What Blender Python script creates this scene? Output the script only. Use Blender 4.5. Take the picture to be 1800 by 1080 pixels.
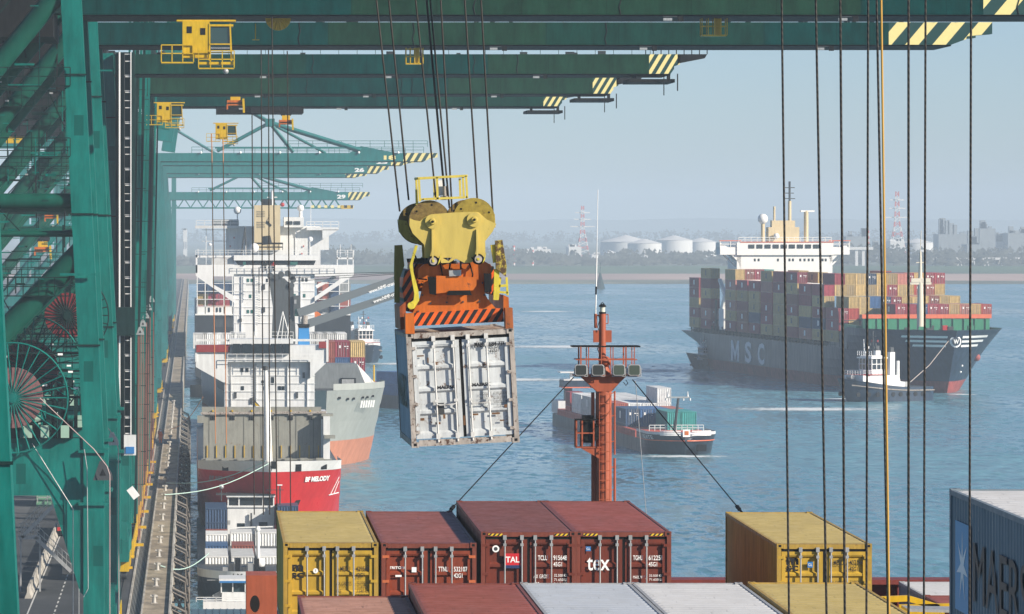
import bpy, math, random
from mathutils import Vector, Matrix
random.seed(7)
R = math.radians
scene = bpy.context.scene
for _o in list(bpy.data.objects): bpy.data.objects.remove(_o)
C = scene.collection
F = 8400.0; VX, VY, CH = 337.0, 390.0, 38.0      # focal length in photo pixels, where the quay and the horizon run to, eye height

# ---------------------------------------------------------------- camera
cam_d = bpy.data.cameras.new('camera'); cam = bpy.data.objects.new('camera', cam_d); C.objects.link(cam)
cam.location = (0, 0, CH); cam.rotation_euler = (R(90), 0, 0)
cam_d.sensor_width = 36; cam_d.lens = F/1800*36
cam_d.shift_x = (900-VX)/1800; cam_d.shift_y = (VY-540)/1800
cam_d.clip_start = 1; cam_d.clip_end = 30000
scene.camera = cam
# ---------------------------------------------------------------- sky, sun, exposure
SUN_AZ, SUN_EL = R(57), R(27)        # azimuth measured from straight behind the camera towards the right
S = Vector((math.sin(SUN_AZ)*math.cos(SUN_EL), -math.cos(SUN_AZ)*math.cos(SUN_EL), math.sin(SUN_EL)))
w = bpy.data.worlds.new('World'); scene.world = w; w.use_nodes = True
nt = w.node_tree; nt.nodes.clear()
sky = nt.nodes.new('ShaderNodeTexSky'); sky.sky_type = 'NISHITA'; sky.sun_disc = False
sky.sun_elevation = SUN_EL; sky.sun_rotation = math.atan2(S.x, S.y)
sky.altitude = 0; sky.air_density = 0.68; sky.dust_density = 0.4; sky.ozone_density = 4.0
bg = nt.nodes.new('ShaderNodeBackground'); bg.inputs['Strength'].default_value = 0.078
wo = nt.nodes.new('ShaderNodeOutputWorld')
nt.links.new(sky.outputs[0], bg.inputs[0]); nt.links.new(bg.outputs[0], wo.inputs[0])
sun_d = bpy.data.lights.new('sun', 'SUN'); sun_d.energy = 5.0; sun_d.angle = R(0.5); sun_d.color = (1.0, 0.90, 0.76)
sun = bpy.data.objects.new('sun', sun_d); C.objects.link(sun)
sun.rotation_euler = S.to_track_quat('Z', 'Y').to_euler()
sun.location = (300, -200, 300)
vs = scene.view_settings; vs.view_transform = 'Standard'; vs.look = 'None'; vs.exposure = 0.60; vs.gamma = 1
scene.cycles.max_bounces = 6; scene.cycles.volume_bounces = 0; scene.cycles.diffuse_bounces = 2
scene.cycles.glossy_bounces = 3; scene.cycles.transmission_bounces = 3

# ---------------------------------------------------------------- materials
def nodes(name):
    m = bpy.data.materials.new(name); m.use_nodes = True
    t = m.node_tree; b = t.nodes['Principled BSDF']
    return m, t, b
def N(t, typ, **kw):
    n = t.nodes.new(typ)
    for k, v in kw.items():
        if hasattr(n, k): setattr(n, k, v)
        else: n.inputs[k].default_value = v
    return n
def ramp(t, fac, stops, mode='LINEAR'):
    r = t.nodes.new('ShaderNodeValToRGB'); r.color_ramp.interpolation = mode
    e = r.color_ramp.elements
    while len(e) < len(stops): e.new(0.5)
    for i, (p, c) in enumerate(stops):
        e[i].position = p; e[i].color = (*c, 1) if len(c) == 3 else c
    t.links.new(fac, r.inputs[0]); return r.outputs[0]
def mix(t, fac, a, b, mode='MIX'):
    m = t.nodes.new('ShaderNodeMix'); m.data_type = 'RGBA'; m.blend_type = mode
    for s, v in ((m.inputs[0], fac), (m.inputs[6], a), (m.inputs[7], b)):
        if hasattr(v, 'links'): t.links.new(v, s)
        elif isinstance(v, (int, float)): s.default_value = v
        else: s.default_value = (*v[:3], 1)
    return m.outputs[2]
MATS = {}
RUST = (0.11, 0.035, 0.015)
def paint(name, col, rough=0.5, wear=0.25, rust=0.0, scale=1.0, metal=0.0, streak=True, coords='Object', rustcol=RUST, spec=0.4, scuff=0.0, patch=0.0):
    """painted or bare surface: uneven fading, streaks that run down, spots and patches of rust"""
    if name in MATS: return MATS[name]
    m, t, b = nodes(name)
    tc = N(t, 'ShaderNodeTexCoord'); co = tc.outputs[coords]
    mp = N(t, 'ShaderNodeMapping'); mp.inputs['Scale'].default_value = (scale, scale, scale*(0.18 if streak else 1)); t.links.new(co, mp.inputs[0])
    n1 = N(t, 'ShaderNodeTexNoise', Scale=3.0, Detail=8.0, Roughness=0.65); t.links.new(mp.outputs[0], n1.inputs['Vector'])
    n2 = N(t, 'ShaderNodeTexNoise', Scale=0.7*scale, Detail=5.0, Roughness=0.6); t.links.new(co, n2.inputs['Vector'])
    dk = tuple(c*(1-wear) for c in col); lt = tuple(min(1, c*(1+wear*0.6)+0.02*wear) for c in col)
    c1 = ramp(t, n1.outputs[0], [(0.3, dk), (0.7, lt)])
    c2 = ramp(t, n2.outputs[0], [(0.3, (1-wear*0.6,)*3), (0.65, (1, 1, 1))])
    c = mix(t, 1.0, c1, c2, 'MULTIPLY')
    if rust > 0:
        n3 = N(t, 'ShaderNodeTexNoise', Scale=2.2*scale, Detail=10.0, Roughness=0.75); t.links.new(co, n3.inputs['Vector'])
        f = ramp(t, n3.outputs[0], [(0.70-rust*0.35, (0, 0, 0)), (0.76-rust*0.33, (1, 1, 1))])
        c = mix(t, f, c, rustcol)
    if scuff > 0:
        m2 = N(t, 'ShaderNodeMapping'); m2.inputs['Scale'].default_value = (7, 0.55, 3); m2.inputs['Rotation'].default_value = (0, 0, 0.03); t.links.new(co, m2.inputs[0])
        n4 = N(t, 'ShaderNodeTexNoise', Scale=1.4, Detail=6.0, Roughness=0.7); t.links.new(m2.outputs[0], n4.inputs['Vector'])
        c = mix(t, ramp(t, n4.outputs[0], [(0.60, (0, 0, 0)), (0.70, (scuff,)*3)]), c, tuple(x*0.25 for x in col))
        m3 = N(t, 'ShaderNodeMapping'); m3.inputs['Scale'].default_value = (0.9, 0.25, 1); t.links.new(co, m3.inputs[0])
        n5 = N(t, 'ShaderNodeTexNoise', Scale=1.1, Detail=3.0, Roughness=0.5); t.links.new(m3.outputs[0], n5.inputs['Vector'])
        c = mix(t, ramp(t, n5.outputs[0], [(0.45, (0, 0, 0)), (0.68, (scuff*0.45,)*3)]), c, tuple(min(1, x*0.55+0.03) for x in col))
        n6 = N(t, 'ShaderNodeTexNoise', Scale=9.0, Detail=3.0, Roughness=0.5); t.links.new(co, n6.inputs['Vector'])
        c = mix(t, ramp(t, n6.outputs[0], [(0.70, (0, 0, 0)), (0.73, (scuff,)*3)]), c, (0.03, 0.02, 0.015))
    if patch > 0:
        vm_ = N(t, 'ShaderNodeVectorMath', operation='MULTIPLY'); vm_.inputs[1].default_value = (1.7, 0.3, 0.8); t.links.new(co, vm_.inputs[0])
        vf = N(t, 'ShaderNodeVectorMath', operation='FLOOR'); t.links.new(vm_.outputs[0], vf.inputs[0])
        wn = N(t, 'ShaderNodeTexWhiteNoise', noise_dimensions='3D'); t.links.new(vf.outputs[0], wn.inputs['Vector'])
        c = mix(t, ramp(t, wn.outputs[0], [(0.0, (0, 0, 0)), (1-patch, (0.8,)*3), (1-patch*0.3, (0, 0, 0))], 'CONSTANT'), c, tuple(x*0.45 for x in col))
    t.links.new(c, b.inputs['Base Color'])
    rr = ramp(t, n1.outputs[0], [(0.3, (rough+0.12,)*3), (0.7, (max(0.05, rough-0.1),)*3)]); t.links.new(rr, b.inputs['Roughness'])
    b.inputs['Metallic'].default_value = metal; b.inputs['Specular IOR Level'].default_value = spec
    bp = N(t, 'ShaderNodeBump', Strength=0.25, Distance=0.01); t.links.new(n1.outputs[0], bp.inputs['Height']); t.links.new(bp.outputs[0], b.inputs['Normal'])
    MATS[name] = m; return m
def plain(name, col, rough=0.5, metal=0.0, spec=0.5):
    if name in MATS: return MATS[name]
    m, t, b = nodes(name); b.inputs['Base Color'].default_value = (*col, 1); b.inputs['Roughness'].default_value = rough
    b.inputs['Metallic'].default_value = metal; b.inputs['Specular IOR Level'].default_value = spec
    MATS[name] = m; return m
def panelled(name, ca, cb, step, scale=1.0):
    """crane paint: plates of two greens, repainted in fields along the girder"""
    m, t, b = nodes(name)
    tc = N(t, 'ShaderNodeTexCoord'); sp = N(t, 'ShaderNodeSeparateXYZ'); t.links.new(tc.outputs['Object'], sp.inputs[0])
    d = N(t, 'ShaderNodeMath', operation='DIVIDE'); d.inputs[1].default_value = step; t.links.new(sp.outputs[0], d.inputs[0])
    fl = N(t, 'ShaderNodeMath', operation='FLOOR'); t.links.new(d.outputs[0], fl.inputs[0])
    oi = N(t, 'ShaderNodeObjectInfo'); ad = N(t, 'ShaderNodeMath', operation='ADD'); t.links.new(fl.outputs[0], ad.inputs[0]); t.links.new(oi.outputs['Random'], ad.inputs[1])
    wn = N(t, 'ShaderNodeTexWhiteNoise', noise_dimensions='1D'); t.links.new(ad.outputs[0], wn.inputs['W'])
    c = ramp(t, wn.outputs[0], [(0.0, ca), (0.45, tuple((x+y)/2 for x, y in zip(ca, cb))), (0.66, cb)], 'CONSTANT')
    n1 = N(t, 'ShaderNodeTexNoise', Scale=1.3*scale, Detail=8.0, Roughness=0.7)
    mp = N(t, 'ShaderNodeMapping'); mp.inputs['Scale'].default_value = (1, 1, 0.3); t.links.new(tc.outputs['Object'], mp.inputs[0]); t.links.new(mp.outputs[0], n1.inputs['Vector'])
    v = ramp(t, n1.outputs[0], [(0.32, (0.50,)*3), (0.68, (1.25,)*3)])
    seam = N(t, 'ShaderNodeMath', operation='FRACT'); dd = N(t, 'ShaderNodeMath', operation='MULTIPLY'); dd.inputs[1].default_value = 3/step
    t.links.new(sp.outputs[0], dd.inputs[0]); t.links.new(dd.outputs[0], seam.inputs[0])
    s2 = ramp(t, seam.outputs[0], [(0.0, (0.7,)*3), (0.015, (1.0,)*3)], 'CONSTANT')
    c = mix(t, 1.0, mix(t, 1.0, c, v, 'MULTIPLY'), s2, 'MULTIPLY')
    t.links.new(c, b.inputs['Base Color']); b.inputs['Roughness'].default_value = 0.6; b.inputs['Specular IOR Level'].default_value = 0.04
    MATS[name] = m; return m
def boxpaint(name, palette=None, col=None):
    """far container paint: each container a little different"""
    m, t, b = nodes(name)
    oi = N(t, 'ShaderNodeObjectInfo'); tc = N(t, 'ShaderNodeTexCoord')
    n1 = N(t, 'ShaderNodeTexNoise', Scale=1.0, Detail=6.0, Roughness=0.7); t.links.new(tc.outputs['Object'], n1.inputs['Vector'])
    v = ramp(t, n1.outputs[0], [(0.3, (0.7,)*3), (0.7, (1.1,)*3)])
    r = ramp(t, oi.outputs['Random'], [(0, (0.75,)*3), (1, (1.2,)*3)])
    c = mix(t, 1.0, mix(t, 1.0, col, v, 'MULTIPLY'), r, 'MULTIPLY')
    t.links.new(c, b.inputs['Base Color']); b.inputs['Roughness'].default_value = 0.55
    MATS[name] = m; return m

TEAL = (0.0005, 0.044, 0.041); OLIVE = (0.010, 0.046, 0.027)  # boom greens set darker: shade on the girders is in the colour
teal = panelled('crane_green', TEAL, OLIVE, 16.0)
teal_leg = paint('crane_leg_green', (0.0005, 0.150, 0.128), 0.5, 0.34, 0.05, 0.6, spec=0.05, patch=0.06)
teal_tube = paint('crane_tube_green', (0.002, 0.075, 0.052), 0.4, 0.25, 0.0, 0.5, spec=0.12)
dteal = paint('dark_green_steel', (0.001, 0.022, 0.020), 0.6, 0.4, spec=0.1)
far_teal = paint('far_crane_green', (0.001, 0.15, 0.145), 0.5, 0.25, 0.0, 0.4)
black = paint('black_steel', (0.008, 0.009, 0.010), 0.6, 0.4, spec=0.15)
dgrey = paint('dark_grey_steel', (0.05, 0.055, 0.06), 0.5, 0.3)
galv = paint('galvanised_steel', (0.42, 0.43, 0.43), 0.4, 0.25, 0.1, 3.0, 0.3)
yel = paint('crane_yellow', (0.60, 0.38, 0.006), 0.4, 0.2, 0.05, 2.0)
yel_head = paint('headblock_yellow', (0.54, 0.42, 0.10), 0.5, 0.16, 0.13, 1.8, rustcol=(0.09, 0.06, 0.02))
yel_worn = paint('worn_yellow', (0.62, 0.52, 0.05), 0.45, 0.3, 0.28, 3.0, rustcol=(0.05, 0.035, 0.02))
oran = paint('spreader_orange', (0.56, 0.135, 0.012), 0.45, 0.3, 0.22, 2.0, rustcol=(0.06, 0.03, 0.02))
stripe_y = paint('stripe_cream', (0.80, 0.68, 0.28), 0.5, 0.08)
white = paint('ship_white', (0.72, 0.73, 0.73), 0.45, 0.14, 0.10, 0.7, rustcol=(0.45, 0.33, 0.22))
white2 = paint('clean_white', (0.8, 0.8, 0.79), 0.45, 0.10, 0.07, 0.8, rustcol=(0.5, 0.38, 0.27))
cream = paint('funnel_cream', (0.62, 0.50, 0.30), 0.5, 0.12)
glass = plain('dark_glass', (0.012, 0.02, 0.026), 0.08, 0, 0.8)
glassg = plain('green_glass', (0.02, 0.12, 0.10), 0.1, 0, 0.8)
lampglass = plain('lamp_glass', (0.05, 0.07, 0.055), 0.1, 0, 0.9)
redp = paint('red_paint', (0.45, 0.02, 0.02), 0.45, 0.2)
mastred = paint('mast_red_oxide', (0.37, 0.088, 0.038), 0.5, 0.22, 0.06, 2.0)
rope_m = paint('wire_rope', (0.045, 0.035, 0.028), 0.45, 0.5, 0, 6.0, 0.5)
rope_y = paint('yellow_cable', (0.55, 0.30, 0.05), 0.5, 0.2)
ropeg = plain('pale_green_rope', (0.45, 0.62, 0.55), 0.8)
ropeo = plain('orange_rope', (0.5, 0.2, 0.08), 0.8)
txt_k = plain('black_lettering', (0.012, 0.012, 0.014), 0.5)
txt_w = plain('white_lettering', (0.88, 0.88, 0.86), 0.5)

# ---------------------------------------------------------------- geometry helpers
def P(px, py, d): return Vector(((px-VX)/F*d, d, CH-(py-VY)/F*d))
ROOTM = {}
def rootm(o):
    while o is not None and o.name not in ROOTM: o = o.parent
    return ROOTM[o.name] if o is not None else Matrix()
TXT = {}
def glyphs(s, bold):
    k = (s, bold)
    if k not in TXT:
        c = bpy.data.curves.new('t', 'FONT'); c.body = s; c.offset = bold; c.resolution_u = 3
        o = bpy.data.objects.new('t', c); m = o.to_mesh()
        vs = [v.co.to_2d() for v in m.vertices]; fs = [tuple(p.vertices) for p in m.polygons]
        o.to_mesh_clear(); bpy.data.objects.remove(o); bpy.data.curves.remove(c)
        x0 = min(v.x for v in vs); x1 = max(v.x for v in vs); y0 = min(v.y for v in vs); y1 = max(v.y for v in vs)
        TXT[k] = ([(v.x-x0, v.y-y0) for v in vs], fs, x1-x0, y1-y0)
    return TXT[k]
SPLIT = {'window', 'vent', 'rubber_buffer', 'fairlead', 'mooring_port', 'radome', 'electrical_box', 'lashing_post', 'louvre', 'bolt', 'fender_tyre', 'corner_casting_', 'lamp', 'side_door', 'wing_panel', 'boom_equipment'}
class MB:
    def __init__(s, mat=None): s.v = []; s.f = []; s.mi = []; s.sm = []; s.mats = []; s.mat = mat; s.pc = []; s.np = 0; s.hold = False
    def add(s, vs, fs, mat=None, smooth=False):
        mat = mat or s.mat
        if mat not in s.mats: s.mats.append(mat)
        k = len(s.v); i = s.mats.index(mat)
        if not s.hold: s.np += 1
        s.v.extend(Vector(v) for v in vs)
        for f in fs: s.f.append(tuple(a+k for a in f)); s.mi.append(i); s.sm.append(smooth); s.pc.append(s.np)
        return s
    def bx(s, x0, x1, y0, y1, z0, z1, mat=None):
        vs = [(x, y, z) for z in (z0, z1) for y in (y0, y1) for x in (x0, x1)]
        return s.add(vs, [(0, 2, 3, 1), (4, 5, 7, 6), (0, 1, 5, 4), (2, 6, 7, 3), (0, 4, 6, 2), (1, 3, 7, 5)], mat)
    def beam(s, p, q, w, h=None, mat=None, up=(0, 0, 1), w2=None, h2=None):
        p = Vector(p); q = Vector(q); h = h or w; w2 = w2 or w; h2 = h2 or h
        d = (q-p).normalized(); u = Vector(up)
        if abs(d.dot(u)) > 0.98: u = Vector((0, 1, 0))
        a = d.cross(u).normalized(); b = a.cross(d)
        vs = [p+a*i*w/2+b*j*h/2 for i, j in ((-1, -1), (1, -1), (1, 1), (-1, 1))] + [q+a*i*w2/2+b*j*h2/2 for i, j in ((-1, -1), (1, -1), (1, 1), (-1, 1))]
        return s.add(vs, [(3, 2, 1, 0), (4, 5, 6, 7), (0, 1, 5, 4), (1, 2, 6, 5), (2, 3, 7, 6), (3, 0, 4, 7)], mat)
    def tube(s, p, q, r, n=8, r2=None, mat=None, cap=True):
        p = Vector(p); q = Vector(q); r2 = r if r2 is None else r2
        d = (q-p).normalized(); u = Vector((0, 0, 1)) if abs(d.z) < 0.9 else Vector((1, 0, 0))
        a = d.cross(u).normalized(); b = a.cross(d)
        vs = []
        for c, rr in ((p, r), (q, r2)):
            for i in range(n):
                t = 2*math.pi*i/n; vs.append(c+(a*math.cos(t)+b*math.sin(t))*rr)
        s.add(vs, [(i, (i+1) % n, n+(i+1) % n, n+i) for i in range(n)], mat, True)
        s.hold = True
        if cap: s.add(vs, [tuple(range(n))[::-1], tuple(range(n, 2*n))], mat)
        s.hold = False
        return s
    def path(s, pts, r, n=6, mat=None):
        for a, b in zip(pts, pts[1:]): s.tube(a, b, r, n, mat=mat)
        return s
    def prism(s, poly, ext, mat=None):
        """poly: list of 3-D points, ext: vector"""
        n = len(poly); e = Vector(ext); vs = [Vector(p) for p in poly]; vs += [v+e for v in vs]
        return s.add(vs, [tuple(range(n))[::-1], tuple(range(n, 2*n))]+[(i, (i+1) % n, n+(i+1) % n, n+i) for i in range(n)], mat)
    def xz(s, poly, y0, y1, mat=None): return s.prism([(x, y0, z) for x, z in poly], (0, y1-y0, 0), mat)
    def ball(s, c, r, mat=None, n=10, m=6, sz=1):
        c = Vector(c); vs = [c+Vector((0, 0, -r*sz))]
        for j in range(1, m):
            ph = math.pi*(j/m-0.5)
            for i in range(n): vs.append(c+Vector((math.cos(ph)*math.cos(2*math.pi*i/n)*r, math.cos(ph)*math.sin(2*math.pi*i/n)*r, math.sin(ph)*r*sz)))
        vs.append(c+Vector((0, 0, r*sz))); fs = [(0, 1+(i+1) % n, 1+i) for i in range(n)]
        for j in range(m-2):
            for i in range(n): a = 1+j*n; fs.append((a+i, a+(i+1) % n, a+n+(i+1) % n, a+n+i))
        L = len(vs)-1; fs += [(L, L-n+i, L-n+(i+1) % n) for i in range(n)]
        return s.add(vs, fs, mat, True)
    def text(s, body, o, ux, uz, h, w=None, mat=None, bold=0.0, lift=0.0):
        vs, fs, gw, gh = glyphs(body, bold); o = Vector(o); ux = Vector(ux).normalized(); uz = Vector(uz).normalized()
        k = h/gh; kx = w/gw if w else k; n = ux.cross(uz)
        return s.add([o+ux*x*kx+uz*y*k+n*lift for x, y in vs], fs, mat)
    def rail(s, pts, h=1.1, r=0.025, step=1.5, mat=None, bars=2):
        pts = [Vector(p) for p in pts]; U = Vector((0, 0, 1))
        for a, b in zip(pts, pts[1:]):
            for k in range(1, bars+1): s.beam(a+U*h*k/bars, b+U*h*k/bars, r*2, mat=mat)
            n = max(1, int((b-a).length/step))
            for i in range(n+1): q = a.lerp(b, i/n); s.beam(q, q+U*h, r*2, mat=mat)
        return s
    def build(s, name, parent=None, world=True, mat=None):
        if name in SPLIT and s.np > 1:
            o = None
            for p in sorted(set(s.pc)):
                q = MB(s.mat); ids = [j for j in range(len(s.f)) if s.pc[j] == p]; mp = {}
                for j in ids:
                    for a in s.f[j]:
                        if a not in mp: mp[a] = len(q.v); q.v.append(s.v[a])
                for j in ids:
                    m_ = s.mats[s.mi[j]]
                    if m_ not in q.mats: q.mats.append(m_)
                    q.f.append(tuple(mp[a] for a in s.f[j])); q.mi.append(q.mats.index(m_)); q.sm.append(s.sm[j])
                q.np = 1; o = q.build(name, parent, world)
            return o
        me = bpy.data.meshes.new(name); M = rootm(parent).inverted() if (parent is not None and world) else Matrix()
        me.from_pydata([M @ v for v in s.v], [], s.f)
        for mm in s.mats: me.materials.append(mm)
        me.polygons.foreach_set('material_index', s.mi); me.polygons.foreach_set('use_smooth', s.sm); me.update()
        o = bpy.data.objects.new(name, me); C.objects.link(o)
        if parent is not None: o.parent = parent
        return o
def tag(o, label=None, cat=None, group=None, kind=None):
    if label: o['label'] = label
    if cat: o['category'] = cat
    if group: o['group'] = group
    if kind: o['kind'] = kind
    return o
def empty(name, loc, label, cat, group=None, rot=None):
    o = bpy.data.objects.new(name, None); C.objects.link(o); o.location = loc
    M = Matrix.Translation(Vector(loc))
    if rot is not None: o.rotation_euler = rot.to_euler(); M = M @ rot.to_4x4()
    ROOTM[o.name] = M; tag(o, label, cat, group); return o
def copy_tree(o, parent=None):
    c = o.copy(); C.objects.link(c); c.parent = parent
    for ch in list(o.children): copy_tree(ch, c)
    return c
ORD = ['first', 'second', 'third', 'fourth', 'fifth', 'sixth', 'seventh', 'eighth', 'ninth', 'tenth', 'eleventh', 'twelfth', 'thirteenth', 'fourteenth', 'fifteenth', 'sixteenth', 'seventeenth', 'eighteenth', 'nineteenth', 'twentieth', 'twenty-first', 'twenty-second', 'twenty-third', 'twenty-fourth', 'twenty-fifth', 'twenty-sixth', 'twenty-seventh', 'twenty-eighth', 'twenty-ninth', 'thirtieth']
# ================================================================ THE SETTING
def sheet(name, pts, mat, kind='structure', label=None):
    b = MB(mat); b.add(pts, [tuple(range(len(pts)))]); o = b.build(name); return tag(o, label, None, None, kind)
# water
m, t, b = nodes('river_water'); MATS['water'] = m
geo = N(t, 'ShaderNodeNewGeometry')
mp = N(t, 'ShaderNodeMapping'); t.links.new(geo.outputs['Position'], mp.inputs[0]); mp.inputs['Rotation'].default_value = (0, 0, R(-8)); mp.inputs['Scale'].default_value = (1.0, 0.42, 1)
na = N(t, 'ShaderNodeTexNoise', Scale=0.48, Detail=8.0, Roughness=0.68, Distortion=0.4); t.links.new(mp.outputs[0], na.inputs['Vector'])
nb = N(t, 'ShaderNodeTexNoise', Scale=0.09, Detail=5.0, Roughness=0.55); t.links.new(mp.outputs[0], nb.inputs['Vector'])
nc = N(t, 'ShaderNodeTexNoise', Scale=0.012, Detail=4.0, Roughness=0.5)
mp2 = N(t, 'ShaderNodeMapping'); t.links.new(geo.outputs['Position'], mp2.inputs[0]); mp2.inputs['Scale'].default_value = (1, 0.35, 1); t.links.new(mp2.outputs[0], nc.inputs['Vector'])
def vm(op, a, bb_):
    v = N(t, 'ShaderNodeVectorMath', operation=op)
    for s_, x in zip(v.inputs, (a, bb_)):
        if x is None: continue
        if hasattr(x, 'links'): t.links.new(x, s_)
        else: s_.default_value = x
    return v.outputs[0]
w1 = vm('MULTIPLY', vm('SUBTRACT', na.outputs['Color'], (0.5, 0.5, 0.5)), (1.55, 1.55, 0))
w2 = vm('MULTIPLY', vm('SUBTRACT', nb.outputs['Color'], (0.5, 0.5, 0.5)), (0.35, 0.35, 0))
t.links.new(vm('NORMALIZE', vm('ADD', vm('ADD', w1, w2), (0, 0, 1)), None), b.inputs['Normal'])
wc = ramp(t, nc.outputs[0], [(0.36, (0.045, 0.165, 0.230)), (0.64, (0.120, 0.280, 0.340))])
t.links.new(wc, b.inputs['Base Color'])
rg = ramp(t, nc.outputs[0], [(0.38, (0.10,)*3), (0.62, (0.32,)*3)]); t.links.new(rg, b.inputs['Roughness'])
b.inputs['IOR'].default_value = 1.33; b.inputs['Specular IOR Level'].default_value = 0.5
sheet('water', [(-3000, -400, 0), (3400, -400, 0), (3400, 3600, 0), (-3000, 3600, 0)], m)
# quay, apron, road
def ground_mat(name, c0, c1, sc, rough=0.9, c2=None):
    m, t, b = nodes(name); tc = N(t, 'ShaderNodeNewGeometry')
    mp = N(t, 'ShaderNodeMapping'); t.links.new(tc.outputs['Position'], mp.inputs[0]); mp.inputs['Scale'].default_value = (1, 0.25, 1)
    n1 = N(t, 'ShaderNodeTexNoise', Scale=sc, Detail=9.0, Roughness=0.7); t.links.new(mp.outputs[0], n1.inputs['Vector'])
    c = ramp(t, n1.outputs[0], [(0.32, c0), (0.68, c1)])
    n2 = N(t, 'ShaderNodeTexNoise', Scale=sc*0.25, Detail=4.0); t.links.new(tc.outputs['Position'], n2.inputs['Vector'])
    c = mix(t, ramp(t, n2.outputs[0], [(0.42, (0,)*3), (0.6, (0.7,)*3)]), c, c2 or tuple(x*0.6 for x in c0))
    t.links.new(c, b.inputs['Base Color']); b.inputs['Roughness'].default_value = rough; MATS[name] = m; return m
conc = ground_mat('quay_concrete', (0.20, 0.165, 0.115), (0.46, 0.38, 0.27), 0.9, c2=(0.10, 0.085, 0.065))
conc_l = ground_mat('pale_concrete', (0.34, 0.32, 0.28), (0.48, 0.45, 0.40), 1.2)
asph = ground_mat('asphalt', (0.028, 0.031, 0.036), (0.052, 0.056, 0.062), 0.5)
asph2 = ground_mat('yard_paving', (0.06, 0.065, 0.07), (0.12, 0.12, 0.12), 0.1)
QZ = 7.0; QE = -1.70
b = MB(conc); b.bx(-3.9, QE, 180, 2600, -2, QZ); tag(b.build('quay'), 'long concrete quay deck with bollards beside the moored ships', kind='structure')
b = MB(asph2); b.bx(-500, -6.3, 180, 2600, 4.0, QZ-0.004); tag(b.build('terminal_yard'), 'paved container terminal yard behind the cranes', kind='structure')
b = MB(asph); b.bx(-6.3, -5.15, 180, 2600, 4, QZ-0.006); b.bx(-4.98, -4.05, 180, 2600, 5, QZ-0.30)
for i in range(7): b.bx(-4.9+i*0.12, -4.87+i*0.12, 180, 2600, 6.5, QZ-0.24, galv)
tag(b.build('cable_trench'), 'dark cable trench and crane rail between pale concrete kerbs', kind='structure')
b = MB(conc_l); b.bx(-5.15, -4.98, 180, 2600, 5, QZ+0.05); b.bx(-4.05, -3.9, 180, 2600, 5, QZ+0.05); b.bx(QE-0.14, QE+0.02, 180, 2600, 5, QZ+0.22)
b.bx(-5.85, -5.78, 180, 2600, 6, QZ+0.06, dgrey)
tag(b.build('kerb'), 'pale kerbs along the trench and the edge of the quay', kind='structure')
b = MB(asph); b.bx(-17.5, -7.6, 250, 900, 6.5, QZ+0.004); tag(b.build('road'), 'dark asphalt lanes under the crane portals', kind='structure')
lm = paint('road_marking_white', (0.6, 0.6, 0.58), 0.7, 0.3, 0.3, rustcol=(0.06, 0.06, 0.065))
b = MB(lm)
for k in range(90):
    y = 300+k*4.2; b.bx(-10.95, -10.83, y, y+2.2, QZ+0.004, QZ+0.008)
b.bx(-13.05, -12.93, 300, 800, QZ+0.004, QZ+0.008); b.bx(-8.2, -8.1, 300, 800, QZ+0.004, QZ+0.008)
tag(b.build('road_markings'), 'white lane lines on the asphalt', kind='structure')
# far bank
grass = ground_mat('far_grass', (0.05, 0.10, 0.05), (0.09, 0.15, 0.08), 0.02); mud = ground_mat('river_mud', (0.36, 0.24, 0.20), (0.50, 0.36, 0.30), 0.01)
reed = ground_mat('reed_bed', (0.10, 0.12, 0.08), (0.20, 0.19, 0.13), 0.05)
landm = ground_mat('far_land', (0.10, 0.13, 0.10), (0.16, 0.18, 0.14), 0.004)
def strip(name, mat, rows, label):
    vs = []; fs = []; n = 60
    for j, (y, z, am) in enumerate(rows):
        for i in range(n+1):
            x = -3000+6400*i/n; wv = am*(math.sin(x*0.004+j)+0.6*math.sin(x*0.013+2*j)); vs.append((x, y+wv, z))
    for j in range(len(rows)-1):
        for i in range(n): a = j*(n+1)+i; fs.append((a, a+1, a+n+2, a+n+1))
    b = MB(mat); b.add(vs, fs); return tag(b.build(name), label, kind='structure')
strip('reed_bank', reed, [(2880, -1, 30), (2910, 0.9, 30), (2985, 1.6, 30), (3010, 0.2, 30)], 'low green and brown reed edge of the far river bank')
strip('mud_flat', mud, [(2995, 0.35, 20), (3230, 2.8, 10), (3240, 0.1, 10)], 'pinkish mud flat on the far side of the river')
strip('dike', grass, [(3222, 1.5, 0), (3330, 6.4, 0), (3420, 6.4, 0), (3450, 4.9, 0)], 'grassy dike along the far bank')
sheet('far_land', [(-3000, 3440, 5), (3400, 3440, 5), (3400, 12300, 5), (-3000, 12300, 5)], landm)
# low wooded rise closing the horizon
vs = []; fs = []; n = 300
for i in range(n+1):
    x = -2900+6200*i/n
    h = 44+1.6*math.sin(i*0.13)+1.2*math.sin(i*0.41+1)+random.uniform(-1.0, 1.0)
    vs += [(x, 11600, 5), (x, 11700, h*0.9), (x, 11800, h), (x, 12200, 5)]
for i in range(n):
    for k in range(3): a = i*4+k; fs.append((a, a+4, a+5, a+1))
b = MB(landm); b.add(vs, fs); tag(b.build('hills'), 'faint wooded rise along the horizon', kind='structure')
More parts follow.
